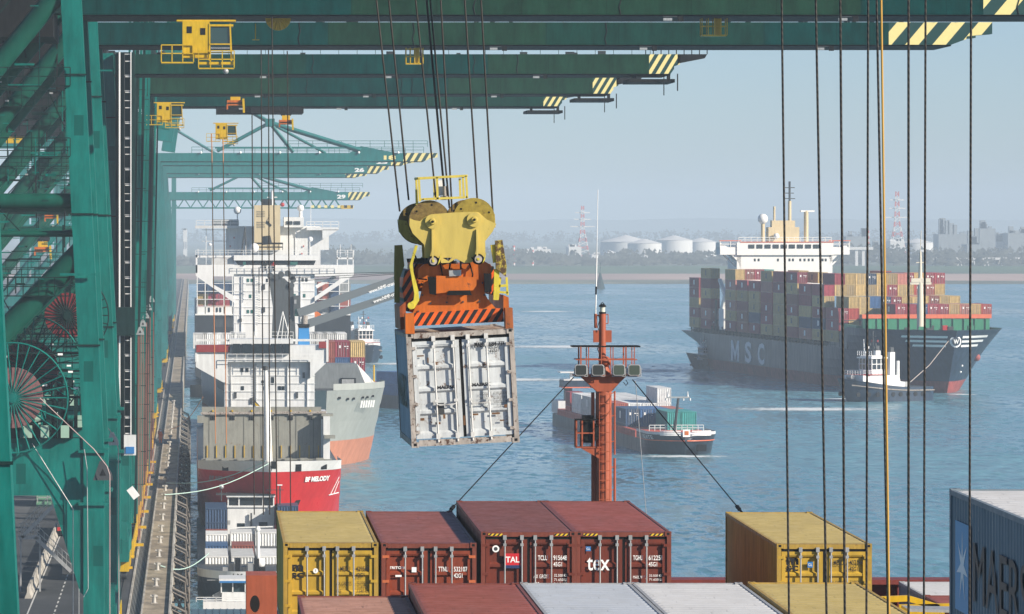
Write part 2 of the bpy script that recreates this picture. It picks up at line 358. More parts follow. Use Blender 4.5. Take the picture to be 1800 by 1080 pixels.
# woods of the far bank, one mass
leaf = ground_mat('hazed_winter_wood', (0.17, 0.18, 0.15), (0.28, 0.28, 0.24), 0.2)  # paler than bare branches: distance haze is put into the colour
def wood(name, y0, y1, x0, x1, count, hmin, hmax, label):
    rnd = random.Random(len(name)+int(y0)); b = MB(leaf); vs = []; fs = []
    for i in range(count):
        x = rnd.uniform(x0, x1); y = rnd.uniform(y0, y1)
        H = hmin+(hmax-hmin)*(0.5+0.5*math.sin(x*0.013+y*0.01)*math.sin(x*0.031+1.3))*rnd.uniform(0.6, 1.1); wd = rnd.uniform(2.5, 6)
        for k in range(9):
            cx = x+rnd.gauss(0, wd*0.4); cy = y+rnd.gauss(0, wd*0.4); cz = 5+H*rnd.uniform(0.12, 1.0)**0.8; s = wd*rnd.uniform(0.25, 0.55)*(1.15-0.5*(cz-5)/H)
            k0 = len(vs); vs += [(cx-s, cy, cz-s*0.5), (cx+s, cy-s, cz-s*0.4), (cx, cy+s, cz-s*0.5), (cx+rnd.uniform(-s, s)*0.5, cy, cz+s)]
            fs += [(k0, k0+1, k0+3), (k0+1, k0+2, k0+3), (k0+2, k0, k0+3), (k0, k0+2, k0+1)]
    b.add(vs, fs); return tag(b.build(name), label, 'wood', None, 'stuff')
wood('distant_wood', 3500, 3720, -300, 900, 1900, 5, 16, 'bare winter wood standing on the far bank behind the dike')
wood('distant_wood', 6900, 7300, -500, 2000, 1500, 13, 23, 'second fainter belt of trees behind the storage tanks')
# foam and wakes
m, t, bb = nodes('foam'); MATS['foam'] = m
g = N(t, 'ShaderNodeTexCoord'); nn = N(t, 'ShaderNodeTexNoise', Scale=0.5, Detail=9.0, Roughness=0.75); t.links.new(g.outputs['Object'], nn.inputs['Vector'])
gen = N(t, 'ShaderNodeSeparateXYZ'); t.links.new(g.outputs['Generated'], gen.inputs[0])
def tri(o):
    a = N(t, 'ShaderNodeMath', operation='PINGPONG'); a.inputs[1].default_value = 0.5; t.links.new(o, a.inputs[0])
    c = N(t, 'ShaderNodeMath', operation='MULTIPLY'); c.inputs[1].default_value = 2; t.links.new(a.outputs[0], c.inputs[0]); return c.outputs[0]
mm = N(t, 'ShaderNodeMath', operation='MULTIPLY'); t.links.new(tri(gen.outputs[0]), mm.inputs[0]); t.links.new(tri(gen.outputs[1]), mm.inputs[1])
sm = N(t, 'ShaderNodeMath', operation='MULTIPLY_ADD'); sm.inputs[1].default_value = 0.45; t.links.new(mm.outputs[0], sm.inputs[0]); t.links.new(nn.outputs[0], sm.inputs[2])
al = ramp(t, sm.outputs[0], [(0.56, (0,)*3), (0.78, (0.9,)*3)]); t.links.new(al, bb.inputs['Alpha']); bb.inputs['Base Color'].default_value = (0.75, 0.8, 0.82, 1); bb.inputs['Roughness'].default_value = 0.8
def foam(px, py, wpx, dy, ang=0, label='white foam on the river'):
    d = CH*F/(py-VY); c = Vector(((px-VX)/F*d, d, 0.06)); w = wpx/F*d/2
    u = Vector((math.cos(ang), math.sin(ang), 0)); v = Vector((-u.y, u.x, 0)); b = MB(m); vs = []; fs = []
    for j in range(5):
        for i in range(9): vs.append(u*w*(i/4-1)+v*dy*(j/2-1))
    for j in range(4):
        for i in range(8): a = j*9+i; fs.append((a, a+1, a+10, a+9))
    b.add(vs, fs); o = b.build('foam'); o.location = c; return tag(o, label, 'wake', 'foam and wakes on the river', 'stuff')
foam(1200, 803, 190, 5, 0.05, 'foam curling round the bow of the container barge')
foam(900, 668, 260, 14, 0.05, 'pale wake trailing behind the container barge')
foam(1135, 652, 170, 18, 0.0, 'pale wake left of the tug at the large ship\'s stern')
foam(1228, 640, 60, 5, 0.0, 'foam beside the tug at the large ship\'s stern')
foam(1690, 694, 60, 5, 0.0, 'small wave at the bow of the large container ship')
foam(1480, 702, 90, 5, 0.0, 'wash behind the tug towing the large ship')
foam(1420, 720, 330, 12, 0.02, 'long pale wash crossing in front of the large ship')
foam(1000, 610, 330, 22, 0.02, 'pale current line far out on the river')
foam(720, 640, 200, 14, 0.0, 'pale streak on the river beside the moored ships')
foam(960, 548, 120, 20, 0, 'faint line of foam far out on the river')

# ---------------------------------------------------------------- far bank industry
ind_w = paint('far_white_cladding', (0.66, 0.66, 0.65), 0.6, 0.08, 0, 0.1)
ind_g = paint('far_grey_cladding', (0.25, 0.28, 0.30), 0.6, 0.2, 0, 0.1)
def tank(px, d, dia, h, name='storage_tank', lab=''):
    o = P(px, 0, d); o.z = 5; r = dia/2
    e = empty(name, o, lab, 'storage tank', 'white storage tanks on the far bank')
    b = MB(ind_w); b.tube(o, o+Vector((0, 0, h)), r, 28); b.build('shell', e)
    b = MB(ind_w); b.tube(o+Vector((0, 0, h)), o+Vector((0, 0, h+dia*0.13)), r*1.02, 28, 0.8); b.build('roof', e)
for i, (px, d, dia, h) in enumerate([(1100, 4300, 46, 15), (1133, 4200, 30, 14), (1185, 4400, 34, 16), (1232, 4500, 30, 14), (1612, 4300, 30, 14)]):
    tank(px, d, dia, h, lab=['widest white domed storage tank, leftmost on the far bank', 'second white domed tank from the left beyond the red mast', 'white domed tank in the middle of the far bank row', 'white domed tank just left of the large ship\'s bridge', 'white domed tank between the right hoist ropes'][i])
def pylon(px, d, h, lab):
    o = P(px, 0, d); o.z = 5
    e = empty('pylon', o, lab, 'pylon', 'red and white lattice pylons on the far bank')
    pr = paint('pylon_red', (0.55, 0.08, 0.06), 0.5, 0.1); b = MB(); W = h*0.13
    def ww(z): k = z/h; return W*(1-k*1.35) if k < 0.55 else W*0.257*(1-(k-0.55)*0.9)
    L = 14
    for i in range(L):
        z0, z1 = h*i/L, h*(i+1)/L; m_ = pr if i % 2 else ind_w
        for sx in (-1, 1):
            for sy in (-1, 1):
                b.beam(o+Vector((sx*ww(z0), sy*ww(z0), z0)), o+Vector((sx*ww(z1), sy*ww(z1), z1)), 0.55, mat=m_)
            b.beam(o+Vector((sx*ww(z0), -ww(z0), z0)), o+Vector((-sx*ww(z1), -ww(z1), z1)), 0.4, mat=m_)
    b.build('lattice_mast', e)
    for k, wd in ((0.63, 10), (0.76, 7), (0.88, 6)):
        a = MB(ind_w); a.beam(o+Vector((-wd, 0, h*k)), o+Vector((wd, 0, h*k)), 0.9); a.build('cross_arm', e)
pylon(1024, 3950, 46, 'red and white lattice pylon standing left of the storage tanks')
pylon(1577, 3950, 58, 'red and white lattice pylon seen between the right hoist ropes')
for i, (px, top, d) in enumerate([(903, 432, 3600), (936, 440, 3600), (1526, 405, 4200)]):
    a = P(px, 0, d); a.z = 5; zt = P(px, top, d).z; b = MB(); n = 10
    for k in range(n): b.tube(a.lerp(Vector((a.x, a.y, zt)), k/n), a.lerp(Vector((a.x, a.y, zt)), (k+1)/n), 1.0, 8, mat=(MATS['pylon_red'] if k % 2 else ind_w))
    o = b.build('chimney'); tag(o, ['thin red and white striped mast just right of the spreader', 'short red and white striped mast right of the first one', 'thin pale chimney behind the right hoist ropes'][i], 'chimney')
def factory(px0, px1, pybase, pytop, d, mat, lab, name='factory_building', steps=0, seed=1):
    a = P(px0, pytop, d); c = P(px1, pytop, d); rnd = random.Random(seed)
    e = empty(name, ((a.x+c.x)/2, d, 5), lab, 'building')
    b = MB(mat); b.bx(a.x, c.x, d, d+30, 5, a.z); b.build('wall', e)
    g = MB(ind_g); n = max(2, int((c.x-a.x)/8))
    for i in range(n):
        x = a.x+(c.x-a.x)*(i+0.2)/n; g.bx(x, x+(c.x-a.x)*0.45/n, d-0.2, d, 5+(a.z-5)*0.35, 5+(a.z-5)*0.6)
    g.build('window', e)
    r = MB(mat if not steps else ind_g)
    for i in range(4+steps*3):
        x = rnd.uniform(a.x, c.x-3); hh = rnd.uniform(0.5, 2+steps*6); wd = rnd.uniform(1.5, 5); r.bx(x, min(c.x, x+wd), d+5, d+10, a.z, a.z+hh)
    r.build('roof_plant', e)
FB = [(923, 968, 432+6, ind_w, 'white shed with low roof right of the striped masts', 0), (1000, 1022, 434, ind_w, 'small white building left of the lattice pylon', 0), (953, 972, 461, ind_w, 'tiny white hut in front of the far wood', 0), (1223, 1243, 462, ind_w, 'small white building close to the large ship\'s stern', 0),
      (1487, 1525, 416, ind_g, 'grey blocky plant left of the chimney behind the ropes', 1), (1565, 1590, 424, ind_w, 'white building at the foot of the right pylon', 0), (1040, 1056, 448, ind_w, 'small white block just right of the lattice pylon', 0), (1068, 1082, 443, ind_w, 'little white shed left of the widest storage tank', 0), (1205, 1218, 452, ind_w, 'little white hut right of the storage tanks', 0), (870, 898, 452, ind_w, 'white low shed just right of the headblock', 0), (1700, 1722, 430, ind_g, 'low grey plant block left of the tallest tower', 2), (1535, 1562, 440, ind_g, 'grey plant block at the foot of the right pylon', 1), (1650, 1700, 412, ind_g, 'grey process plant with towers behind the bow mast', 2), (1722, 1750, 402, ind_g, 'tallest grey tower of the far plant', 1), (1772, 1812, 410, ind_g, 'grey block at the right edge of the far bank', 1), (1752, 1766, 425, ind_w, 'narrow white building beside the tallest tower', 1), (1590, 1650, 455, ind_w, 'long low white hall behind the containers', 0), (1760, 1795, 452, ind_w, 'low white shed under the long pipe bridge', 0),
      (322, 329, 405, ind_w, 'white tower block between quay cranes and big white ship', 0), (640, 700, 461, ind_w, 'low pale sheds left of the hanging container', 0)]
for i, (x0, x1, yt, mt, lb, st) in enumerate(FB): factory(x0, x1, 470, yt, 3760+i*25, mt, lb, steps=st, seed=i)
a = P(1640, 455, 3550); c = P(1830, 455, 3550)
e = empty('pipe_bridge', (a.x, a.y, 5), 'long white pipe bridge on trestles along the far bank at right', 'pipe bridge')
b = MB(ind_w); b.bx(a.x, c.x, 3550, 3553, a.z-0.8, a.z+0.8); b.build('deck', e)
for k in range(9):
    x = a.x+(c.x-a.x)*k/8; b = MB(ind_w); b.beam((x-1.5, 3551, 5), (x, 3551, a.z), 0.6); b.beam((x+1.5, 3551, 5), (x, 3551, a.z), 0.6); b.build('trestle', e)
a = P(1487, 437, 3500); c = P(1535, 437, 3500)
e = empty('jetty_gantry', (a.x, a.y, 5), 'white jetty gantry right of the large ship\'s bridge', 'gantry')
b = MB(ind_w); b.bx(a.x, c.x, 3500, 3504, a.z-1, a.z+1); b.build('deck', e)
for k in (0.35, 0.6): x = a.x+(c.x-a.x)*k; b = MB(ind_w); b.bx(x, x+2, 3501, 3503, 5, a.z-1); b.build('leg', e)
# beacon in the river
q = P(1055, 508, 2700); q.z = 0
e = empty('river_beacon', q, 'dark green conical beacon standing in the river near the far bank', 'beacon')
b = MB(dteal)
b.tube(q, q+Vector((0, 0, 9)), 2.8, 10, 0.5); b.build('cone', e)
b = MB(dteal); b.tube(q+Vector((0, 0, 9)), q+Vector((0, 0, 15)), 0.25, 6); b.build('pole', e)
# ================================================================ CONTAINERS
def corr_wall(b, p0, u, L, z0, z1, nrm, pitch=0.28, dep=0.036, mat=None, horiz=False):
    """corrugated plate from p0 along u, length L, between z0 and z1; outer plane at p0, ribs go inwards by dep"""
    p0 = Vector(p0); u = Vector(u).normalized(); nrm = Vector(nrm)
    span = (z1-z0) if horiz else L
    n = max(1, int(round(span/pitch))); pt = span/n; prof = []
    for i in range(n):
        a = i*pt; prof += [(a, 0), (a+pt*0.26, 0), (a+pt*0.5, -dep), (a+pt*0.76, -dep)]
    prof.append((span, 0)); vs = []; fs = []
    for s_, dd in prof:
        if horiz: vs += [p0+nrm*dd+Vector((0, 0, z0+s_)), p0+u*L+nrm*dd+Vector((0, 0, z0+s_))]
        else: vs += [p0+u*s_+nrm*dd+Vector((0, 0, z0)), p0+u*s_+nrm*dd+Vector((0, 0, z1))]
    for i in range(len(prof)-1): fs.append((2*i, 2*i+2, 2*i+3, 2*i+1))
    b.add(vs, fs, mat)
castm = {}
def container(name, origin, rot, L, H, body, frame, roofm, label, group='containers on the deck of the near ship', marks=None, rods=galv, doors=True, simple=False, hinge=None, side_marks=None, hazard=False, roof_only=False):
    """origin: bottom centre of the door end; y runs away from the doors"""
    e = empty(name, origin, label, 'shipping container', group, rot)
    W = 1.219; hinge = hinge or body
    def bd(b, nm, par): return b.build(nm, par, world=False)
    b = MB(body); p = 0.12
    corr_wall(b, (-W+0.02, p, 0), (0, 1, 0), L-2*p, 0.16, H-0.10, (-1, 0, 0)); corr_wall(b, (W-0.02, L-p, 0), (0, -1, 0), L-2*p, 0.16, H-0.10, (1, 0, 0))
    corr_wall(b, (W-p, L-0.02, 0), (-1, 0, 0), 2*(W-p), 0.16, H-0.10, (0, 1, 0)); bd(b, 'side_panels', e)
    f = MB(frame)
    for sx in (-1, 1):
        f.bx(sx*W-(0.11 if sx > 0 else 0), sx*W+(0.11 if sx < 0 else 0), 0, 0.13, 0.12, H-0.12); f.bx(sx*W-(0.11 if sx > 0 else 0), sx*W+(0.11 if sx < 0 else 0), L-0.13, L, 0.12, H-0.12)
        f.bx(min(sx*W, sx*(W-0.07)), max(sx*W, sx*(W-0.07)), 0.17, L-0.17, H-0.10, H-0.015); f.bx(min(sx*W, sx*(W-0.06)), max(sx*W, sx*(W-0.06)), 0.17, L-0.17, 0.02, 0.16)
    for y in (0.012, L-0.10): f.bx(-W+0.17, W-0.17, y, y+0.09, H-0.13, H-0.012); f.bx(-W+0.17, W-0.17, y, y+0.09, 0.02, 0.16)
    f.bx(-W+0.17, W-0.17, 0.06, 0.4, H-0.03, H-0.012)
    bd(f, 'frame', e)
    g = MB(roofm); n = int(L/0.26); vs = []; fs = []
    for i in range(n*2+1):
        y = 0.1+(L-0.2)*i/(2*n); z = H-0.032+(0.014 if i % 2 else 0) if 0 < i < 2*n else H-0.03
        k = i % 4
        vs += [(-W+0.06, y, H-0.034), (-W+0.16, y, H-0.034+(0.016 if k in (1, 2) else 0)), (W-0.16, y, H-0.034+(0.016 if k in (1, 2) else 0)), (W-0.06, y, H-0.034)]
    for i in range(2*n):
        for k in range(3): a = i*4+k; fs.append((a, a+1, a+5, a+4))
    g.add(vs, fs); bd(g, 'roof', e)
    cs = MB(frame)
    for sx in (-1, 1):
        for y in (0, L-0.178):
            for z in (0, H-0.118):
                x0, x1 = (-W-0.003, -W+0.162) if sx < 0 else (W-0.162, W+0.003)
                yy = y-0.004 if y == 0 else y+0.004
                cs.bx(x0, x1, yy, yy+0.178, z-(0.002 if z == 0 else 0), z+0.118+(0.004 if z else 0))
                if y == 0: cs.bx((x0+x1)/2-0.035, (x0+x1)/2+0.035, yy-0.003, yy+0.01, z+0.035, z+0.095, black)
                if z: cs.bx((x0+x1)/2-0.03, (x0+x1)/2+0.03, yy+0.05, yy+0.13, z+0.10, z+0.1235, black)
    bd(cs, 'corner_casting', e)
    if doors:
        Dz0, Dz1 = 0.19, H-0.20
        for sx in (-1, 1):
            xa, xb = (-W+0.125, -0.035) if sx < 0 else (0.035, W-0.125)
            d = MB(body)
            # leaf: flat border then broad horizontal corrugations
            d.bx(xa, xa+0.10, 0.035, 0.075, Dz0, Dz1); d.bx(xb-0.10, xb, 0.035, 0.075, Dz0, Dz1)
            d.bx(xa+0.10, xb-0.10, 0.036, 0.076, Dz0, Dz0+0.09); d.bx(xa+0.10, xb-0.10, 0.036, 0.076, Dz1-0.09, Dz1)
            nb_ = 4; ph = (Dz1-Dz0-0.18)/nb_; vs = []; fs = []
            prof = [(0, 0.05)]
            for i in range(nb_): prof += [(ph*(i+0.06), 0.05), (ph*(i+0.16), 0.105), (ph*(i+0.84), 0.105), (ph*(i+0.94), 0.05)]
            prof.append((ph*nb_, 0.05))
            for zz, yy in prof: vs += [(xa+0.10, yy, Dz0+0.09+zz), (xb-0.10, yy, Dz0+0.09+zz)]
            for i in range(len(prof)-1): fs.append((2*i, 2*i+1, 2*i+3, 2*i+2))
            d.add(vs, fs); d.bx(xa+0.05, xb-0.05, 0.11, 0.13, Dz0, Dz1)
            do = bd(d, 'door', e)
            for q in range(4):
                zz = Dz0+0.15+(Dz1-Dz0-0.3)*q/3; h = MB(hinge); x = xa if sx < 0 else xb
                h.bx(x-0.10 if sx < 0 else x-0.07, x+0.07 if sx < 0 else x+0.10, -0.002, 0.034, zz-0.035, zz+0.035); bd(h, 'hinge', do)
            for fx in ((0.25, 0.43) if sx < 0 else (0.57, 0.74)):
                x = -W+2*W*fx; r = MB(rods); r.tube((x, 0.0, 0.10), (x, 0.0, H-0.10), 0.021, 8)
                for z in (H-0.14, Dz0+0.05): r.bx(x-0.045, x+0.045, -0.03, 0.035, z-0.07, z+0.05)
                r.bx(x-0.04, x+0.04, -0.025, 0.035, H-0.37, H-0.30); r.bx(x-0.04, x+0.04, -0.025, 0.035, 1.0, 1.06)
                if H > 2: r.beam((x, -0.02, 0.95), (x+0.38*(1 if fx in (0.25, 0.57) else -1), -0.02, 0.93), 0.035, 0.02)
                bd(r, 'locking_rod', do)
        k = MB(black); k.bx(-0.035, 0.035, 0.05, 0.07, Dz0, Dz1); k.bx(-W+0.12, W-0.12, 0.05, 0.08, Dz1, Dz1+0.06); bd(k, 'door_gasket', e)
        if hazard:
            hz = MB(stripe_yb)
            for sx in (-1, 1):
                x0, x1 = (-W+0.19, -W+0.55) if sx < 0 else (W-0.55, W-0.19); hz.bx(x0, x1, 0.004, 0.012, H-0.105, H-0.05); 
            bd(hz, 'hazard_strip', e)
    for mk in marks or []:
        # (text, fx 0..1 from left, z above bottom of top-left, height, width or None, mat, bold)
        s_, fx, zt, hh, wd, mt, bo = mk
        m_ = MB(mt); m_.text(s_, (-W+2*W*fx, -0.004 if hh < 0.3 else 0.028, H-zt-hh), (1, 0, 0), (0, 0, 1), hh, wd, mt, bo)
        for v in m_.v: v.y = 0.046
        bd(m_, 'lettering', e)
    return e
# hazard strip paint: slanted yellow and black bands
def bands(name, ca, cb, freq, slope=1.0, axis=(0, 2), rough=0.5, wear=0.0):
    m, t, b = nodes(name); tc = N(t, 'ShaderNodeTexCoord'); sp = N(t, 'ShaderNodeSeparateXYZ'); t.links.new(tc.outputs['Object'], sp.inputs[0])
    ml = N(t, 'ShaderNodeMath', operation='MULTIPLY_ADD'); ml.inputs[1].default_value = -slope; t.links.new(sp.outputs[axis[1]], ml.inputs[0]); t.links.new(sp.outputs[axis[0]], ml.inputs[2])
    m2 = N(t, 'ShaderNodeMath', operation='MULTIPLY'); m2.inputs[1].default_value = freq; t.links.new(ml.outputs[0], m2.inputs[0])
    fr = N(t, 'ShaderNodeMath', operation='FRACT'); t.links.new(m2.outputs[0], fr.inputs[0])
    c = ramp(t, fr.outputs[0], [(0, ca), (0.5, cb)], 'CONSTANT')
    if wear:
        n1 = N(t, 'ShaderNodeTexNoise', Scale=4.0, Detail=8.0, Roughness=0.7); t.links.new(tc.outputs['Object'], n1.inputs['Vector'])
        c = mix(t, 1.0, c, ramp(t, n1.outputs[0], [(0.3, (1-wear,)*3), (0.6, (1, 1, 1))]), 'MULTIPLY')
    t.links.new(c, b.inputs['Base Color']); b.inputs['Roughness'].default_value = rough; return m
stripe_yb = bands('hazard_yellow_black', (0.75, 0.5, 0.02), (0.02, 0.02, 0.02), 9.0)
AX = Vector((28/F, 1, 60/F)).normalized()
_x = Vector((1, 0, 0)); _z = _x.cross(AX).normalized(); _x = AX.cross(_z).normalized()
SR = Matrix((_x, AX, _z)).transposed()          # attitude of the near ship: trimmed slightly by the stern
def cont_at(px, py, d, L, H, *a, ref='front', **k):
    """px,py of the top left corner of the door end (front) or of the far end (back), at distance d"""
    tl = P(px, py, d)
    o = tl + SR @ Vector((1.219, 0 if ref == 'front' else -L, -H))
    return container('shipping_container', o, SR, L, H, *a, **k)
msc_y = paint('container_ochre', (0.52, 0.33, 0.035), 0.45, 0.25, 0.16, 1.2); msc_f = paint('ochre_frame', (0.42, 0.27, 0.045), 0.5, 0.3, 0.32, 2.5)
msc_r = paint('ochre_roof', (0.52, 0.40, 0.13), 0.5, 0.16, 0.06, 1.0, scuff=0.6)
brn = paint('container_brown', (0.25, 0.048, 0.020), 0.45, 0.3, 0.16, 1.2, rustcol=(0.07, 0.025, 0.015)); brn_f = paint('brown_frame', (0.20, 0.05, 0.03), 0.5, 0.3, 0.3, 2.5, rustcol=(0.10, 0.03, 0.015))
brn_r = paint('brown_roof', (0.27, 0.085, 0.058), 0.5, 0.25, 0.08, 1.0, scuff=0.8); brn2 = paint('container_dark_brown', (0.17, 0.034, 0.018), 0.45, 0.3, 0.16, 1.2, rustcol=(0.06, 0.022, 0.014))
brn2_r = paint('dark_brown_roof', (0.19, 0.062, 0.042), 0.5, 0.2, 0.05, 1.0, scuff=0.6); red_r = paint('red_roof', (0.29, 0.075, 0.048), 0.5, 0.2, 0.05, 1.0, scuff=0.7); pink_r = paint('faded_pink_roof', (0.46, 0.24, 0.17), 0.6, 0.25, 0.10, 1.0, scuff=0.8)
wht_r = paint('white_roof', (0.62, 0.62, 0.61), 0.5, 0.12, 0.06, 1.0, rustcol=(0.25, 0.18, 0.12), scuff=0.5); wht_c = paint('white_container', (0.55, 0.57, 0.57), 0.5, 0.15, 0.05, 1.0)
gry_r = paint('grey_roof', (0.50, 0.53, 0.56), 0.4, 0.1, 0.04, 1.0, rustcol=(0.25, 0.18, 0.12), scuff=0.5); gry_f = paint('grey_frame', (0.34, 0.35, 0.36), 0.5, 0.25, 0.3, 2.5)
mks_c = paint('grey_blue_side', (0.17, 0.21, 0.24), 0.5, 0.12, 0.02, 1.0)
def idm(a, n, c, mat, z=0.61, code='42G1'):
    return [(a, 0.600, z, 0.125, 0.25, mat, 0.012), (n, 0.763, z, 0.125, 0.35, mat, 0.012), (c, 0.955, z, 0.12, 0.06, mat, 0.0), (code, 0.763, z+0.17, 0.115, 0.22, mat, 0.012)]
small = lambda mat, z=1.0: [('MAX GROSS', 0.53, z, 0.10, 0.46, mat, 0), ('32.500 KGS', 0.77, z-0.01, 0.07, 0.40, mat, 0), ('71.650 LBS', 0.77, z+0.10, 0.07, 0.40, mat, 0), ('TARE', 0.53, z+0.2, 0.10, 0.2, mat, 0), ('3.640 KGS', 0.77, z+0.21, 0.07, 0.38, mat, 0), ('28.860 KGS', 0.77, z+0.32, 0.07, 0.40, mat, 0)]
cont_at(498, 954.5, 122.6, 12.19, 2.59, msc_y, msc_f, msc_r, 'ochre container with black m sc mark, leftmost of the near row of doors', marks=idm('MEDU', '429588', '0', txt_k)+[('m', 0.08, 0.56, 0.18, 0.32, txt_k, 0.04), ('sc', 0.08, 0.77, 0.14, 0.33, txt_k, 0.03)]+small(txt_k))
cont_at(670.5, 955, 122.6, 12.19, 2.59, brn, brn_f, brn_r, 'brown container lettered TTNU, between the ochre one and the TAL one', hinge=paint('hinge_orange', (0.55, 0.14, 0.05), 0.5, 0.2), marks=idm('TTNU', '532107', '0', txt_w)+[('TRITON', 0.08, 0.60, 0.07, 0.40, txt_w, 0.03)])
cont_at(845.6, 935.0, 122.6, 12.19, 2.9, brn2, brn_f, brn2_r, 'tall dark brown container with red TAL sign on its left door', hazard=True, marks=idm('TCLU', '915648', '2', txt_w, code='45G1')+small(txt_w, 1.10))
cont_at(1012.9, 935.0, 122.6, 12.19, 2.9, brn2, brn_f, red_r, 'tall dark brown container lettered tex in white', hazard=True, marks=idm('TGHU', '612251', '2', txt_w, code='45G1')+[('tex', 0.115, 0.66, 0.34, 0.58, txt_w, 0.012), ('MAX. WT.', 0.60, 1.13, 0.08, 0.32, txt_w, 0), ('32.500 KGS', 0.77, 1.10, 0.06, 0.4, txt_w, 0), ('71.650 LBS', 0.77, 1.20, 0.06, 0.4, txt_w, 0)])
cont_at(1365.6, 956.5, 122.6, 12.19, 2.59, msc_y, msc_f, msc_r, 'ochre container standing alone right of the tex one with a blue GL plate', marks=idm('MEDU', '407144', '0', txt_k, 0.42)+[('m', 0.10, 0.36, 0.18, 0.32, txt_k, 0.04), ('sc', 0.10, 0.56, 0.14, 0.31, txt_k, 0.03)]+small(txt_k, 0.95))
# signs fixed flat to doors
_cs = [o for o in C.objects if o.name.startswith('shipping_container') and o.type == 'EMPTY']
sg = MB(); gl_b = plain('plate_blue', (0.02, 0.16, 0.42), 0.5); tal_r = plain('sign_red', (0.55, 0.02, 0.03), 0.5); tal_n = plain('sign_navy', (0.02, 0.04, 0.12), 0.5)
def plate(par, x0, x1, z0, z1, mat, name='sign_plate', y=0.022): b = MB(mat); b.bx(x0, x1, y, y+0.008, z0, z1); return b.build(name, par, world=False)
pl = plate(_cs[2], -0.62, -0.20, 2.04, 2.34, tal_r); b = MB(tal_n); b.bx(-0.62, -0.20, 0.021, 0.030, 1.96, 2.04); b.build('sign_band', pl, world=False)
b = MB(txt_w); b.text('TAL', (-0.585, 0.018, 2.11), (1, 0, 0), (0, 0, 1), 0.15, 0.35, None, 0.02); b.build('lettering', pl, world=False)
b = MB(txt_w); b.tube((-0.84, 0.026, 2.46), (-0.84, 0.016, 2.46), 0.09, 16); b.tube((-0.84, 0.017, 2.46), (-0.84, 0.012, 2.46), 0.05, 14, mat=dgrey); b.build('badge', _cs[2], world=False)
pl = plate(_cs[3], -0.97, -0.84, 2.40, 2.52, gl_b); b = MB(txt_w); b.text('GL', (-0.955, 0.018, 2.43), (1, 0, 0), (0, 0, 1), 0.06, 0.10); b.build('lettering', pl, world=False)
pl = plate(_cs[4], -0.43, -0.29, 1.98, 2.13, gl_b); b = MB(txt_w); b.text('GL', (-0.415, 0.018, 2.02), (1, 0, 0), (0, 0, 1), 0.07, 0.11); b.build('lettering', pl, world=False)
b = MB(txt_w); b.tube((-0.39, 0.026, 1.87), (-0.39, 0.016, 1.87), 0.065, 16); b.text('T', (-0.415, 0.0145, 1.84), (1, 0, 0), (0, 0, 1), 0.06, None, txt_k); b.build('badge', _cs[0], world=False)
plate(_cs[1], -0.86, -0.70, 1.72, 1.77, txt_w, 'badge'); plate(_cs[1], -0.44, -0.32, 1.84, 1.97, txt_w, 'badge')
# nearer row, only tops in view
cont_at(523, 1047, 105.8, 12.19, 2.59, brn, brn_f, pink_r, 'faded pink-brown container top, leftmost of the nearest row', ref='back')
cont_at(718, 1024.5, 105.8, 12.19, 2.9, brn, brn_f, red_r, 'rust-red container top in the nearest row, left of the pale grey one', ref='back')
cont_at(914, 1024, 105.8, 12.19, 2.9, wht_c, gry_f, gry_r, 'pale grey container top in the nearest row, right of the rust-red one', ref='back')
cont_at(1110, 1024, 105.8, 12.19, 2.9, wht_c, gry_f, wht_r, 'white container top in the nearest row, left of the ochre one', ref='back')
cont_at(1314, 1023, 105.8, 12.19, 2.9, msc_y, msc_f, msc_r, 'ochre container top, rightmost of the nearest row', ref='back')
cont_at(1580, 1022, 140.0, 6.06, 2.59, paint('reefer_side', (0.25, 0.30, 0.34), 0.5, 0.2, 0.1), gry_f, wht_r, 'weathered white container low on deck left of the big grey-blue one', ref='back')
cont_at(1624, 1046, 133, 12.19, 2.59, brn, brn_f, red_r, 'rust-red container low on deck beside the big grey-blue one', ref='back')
# big side-on container at the right edge
big = cont_at(1669, 859, 80.0, 12.19, 2.9, mks_c, mks_c, wht_r, 'large grey-blue container seen side-on at the right edge, lettered MAERSK', ref='back')
b = MB(plain('logo_blue', (0.07, 0.34, 0.58), 0.5)); xs = -1.2225
b.add([(xs, 11.55, 0.95), (xs, 11.55, 2.42), (xs, 10.05, 2.42), (xs, 10.05, 0.95)], [(0, 1, 2, 3)]); lg = b.build('logo_square', big, world=False)
b = MB(txt_w); cz, cy = 1.70, 10.80; pts = []
for i in range(14):
    r = 0.60 if i % 2 == 0 else 0.17; a = math.pi/2+2*math.pi*i/14; pts.append((xs-0.004, cy-math.cos(a)*r, cz+math.sin(a)*r))
pts.append((xs-0.004, cy, cz)); b.add(pts, [(i, (i+1) % 14, 14) for i in range(14)]); b.build('star_logo', lg, world=False)
b = MB(txt_k); b.text('MAERSK', (xs-0.002, 9.70, 1.22), (0, -1, 0), (0, 0, 1), 0.98, 6.4, None, 0.0); b.build('lettering', big, world=False)

